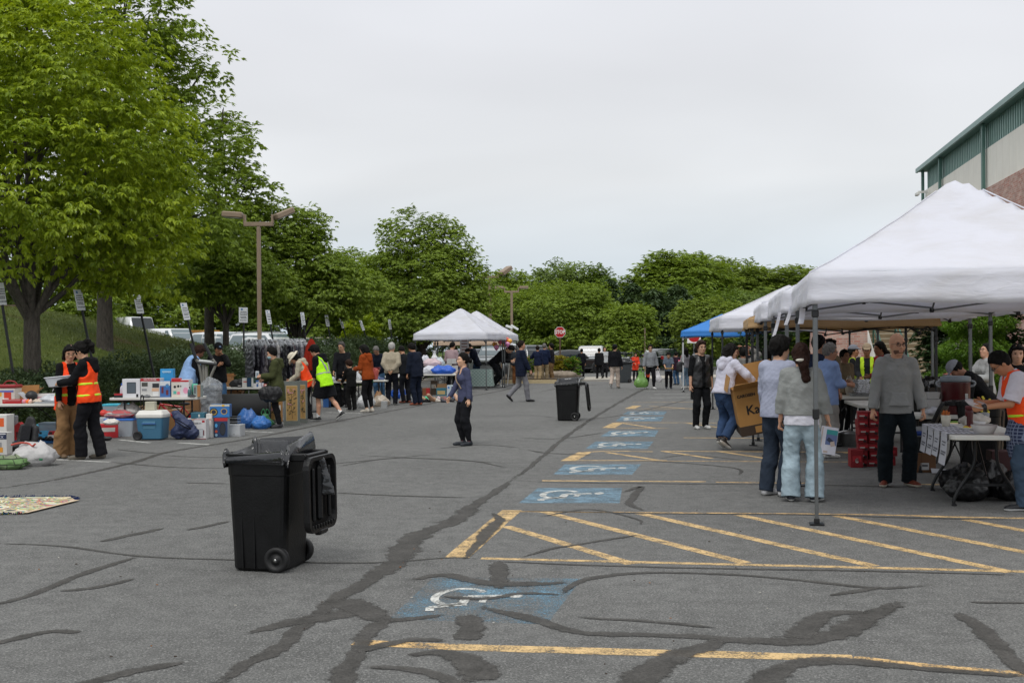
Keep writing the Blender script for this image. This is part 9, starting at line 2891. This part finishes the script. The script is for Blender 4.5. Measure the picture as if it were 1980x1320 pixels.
t=thing('cargo_container','yellow ribbed cargo container beyond the lawn','container',on(384,80,639,2.2),R(28))
m=MB();m.box((0,0,1.1),(2.3,2.6,2.2),0,.03)
for i in range(11):m.box((-1.0+i*.2,-1.31,1.1),(.07,.04,2.1),0)
for i in range(11):m.box((1.16,-1.1+i*.2,1.1),(.04,.07,2.1),0)
m.build('shell',mat('a5732c',.6,0,.1,2),t)
m=MB()
for xx in(-.75,-.25,.25,.75):m.tube([(xx,-1.35,.1),(xx,-1.35,2.1)],.025,6)
m.build('door_rods',metal('b0a890'),t)
t=thing('trailer','pale cream box trailer behind the leaning signs','trailer',on(640,84,652,2.5),R(6))
m=MB();m.box((0,0,1.5),(5.0,2.2,2.0),0,.05);m.box((0,-1.11,2.0),(.55,.02,.6),1);m.build('body',[mat('c4bca4',.6,0,.05),GLASS],t)
for xx in(-.5,.5):
 m=MB();m.at((xx,-1.0,.32),(R(90),0,0));m.lathe([(.1,-.1),(.32,-.1),(.32,.1),(.1,.1)],16);m.build('wheel',TYRE,t)
MB().box((0,0,.5),(4.6,1.6,.1)).build('chassis',BLKM,t)
car('parked_car','silver sport utility car facing the viewer behind the tents',lbl(962,66),R(72),4.7,1.95,1.92,'b4b8bb','suv',low='5a5c5e',glass=GLASSL,rack=True)
car('parked_car','grey sport utility car by the balloons',lbl(1006,70),R(-60),4.6,1.9,1.8,'55585b','suv')
car('parked_car','white car partly seen between the navy jackets',lbl(1030,78),R(60),4.5,1.8,1.5,'d0d2d4','sedan')
car('parked_car','black sedan behind the golden shrub',lbl(1103,74),R(200),4.7,1.85,1.5,'101214','sedan')
car('parked_car','silver sport utility car seen from behind by the black track suit',lbl(1146,77),R(-98),4.6,1.9,1.75,'a4a8ac','suv')
car('parked_car','blue minivan between the silver car and the black jacket',lbl(1172,84),R(-95),4.8,1.95,1.8,'2c3e66','suv')
car('parked_car','pale silver hatchback beyond the dark grey bin',lbl(1216,80),R(-110),4.2,1.75,1.5,'bfc3c6','suv')
car('parked_car','dark green car half hidden behind the man with the green bag',lbl(1281,84),R(-80),4.5,1.8,1.5,'1c2a24','sedan')
car('parked_car','white car in the shade behind the boy',lbl(1268,90),R(-100),4.5,1.8,1.5,'b8bcbe','sedan')
car('parked_car','dark blue car behind the crouching person under the tents',lbl(912,74),R(80),4.5,1.8,1.6,'202c44','suv')
t=thing('thin_pole','thin tan pole right of the lower round tree','pole',lbl(1247,78),0);MB().tube([(0,0,0),(0,0,2.9)],.05,8).build('pole',LAMPC,t)
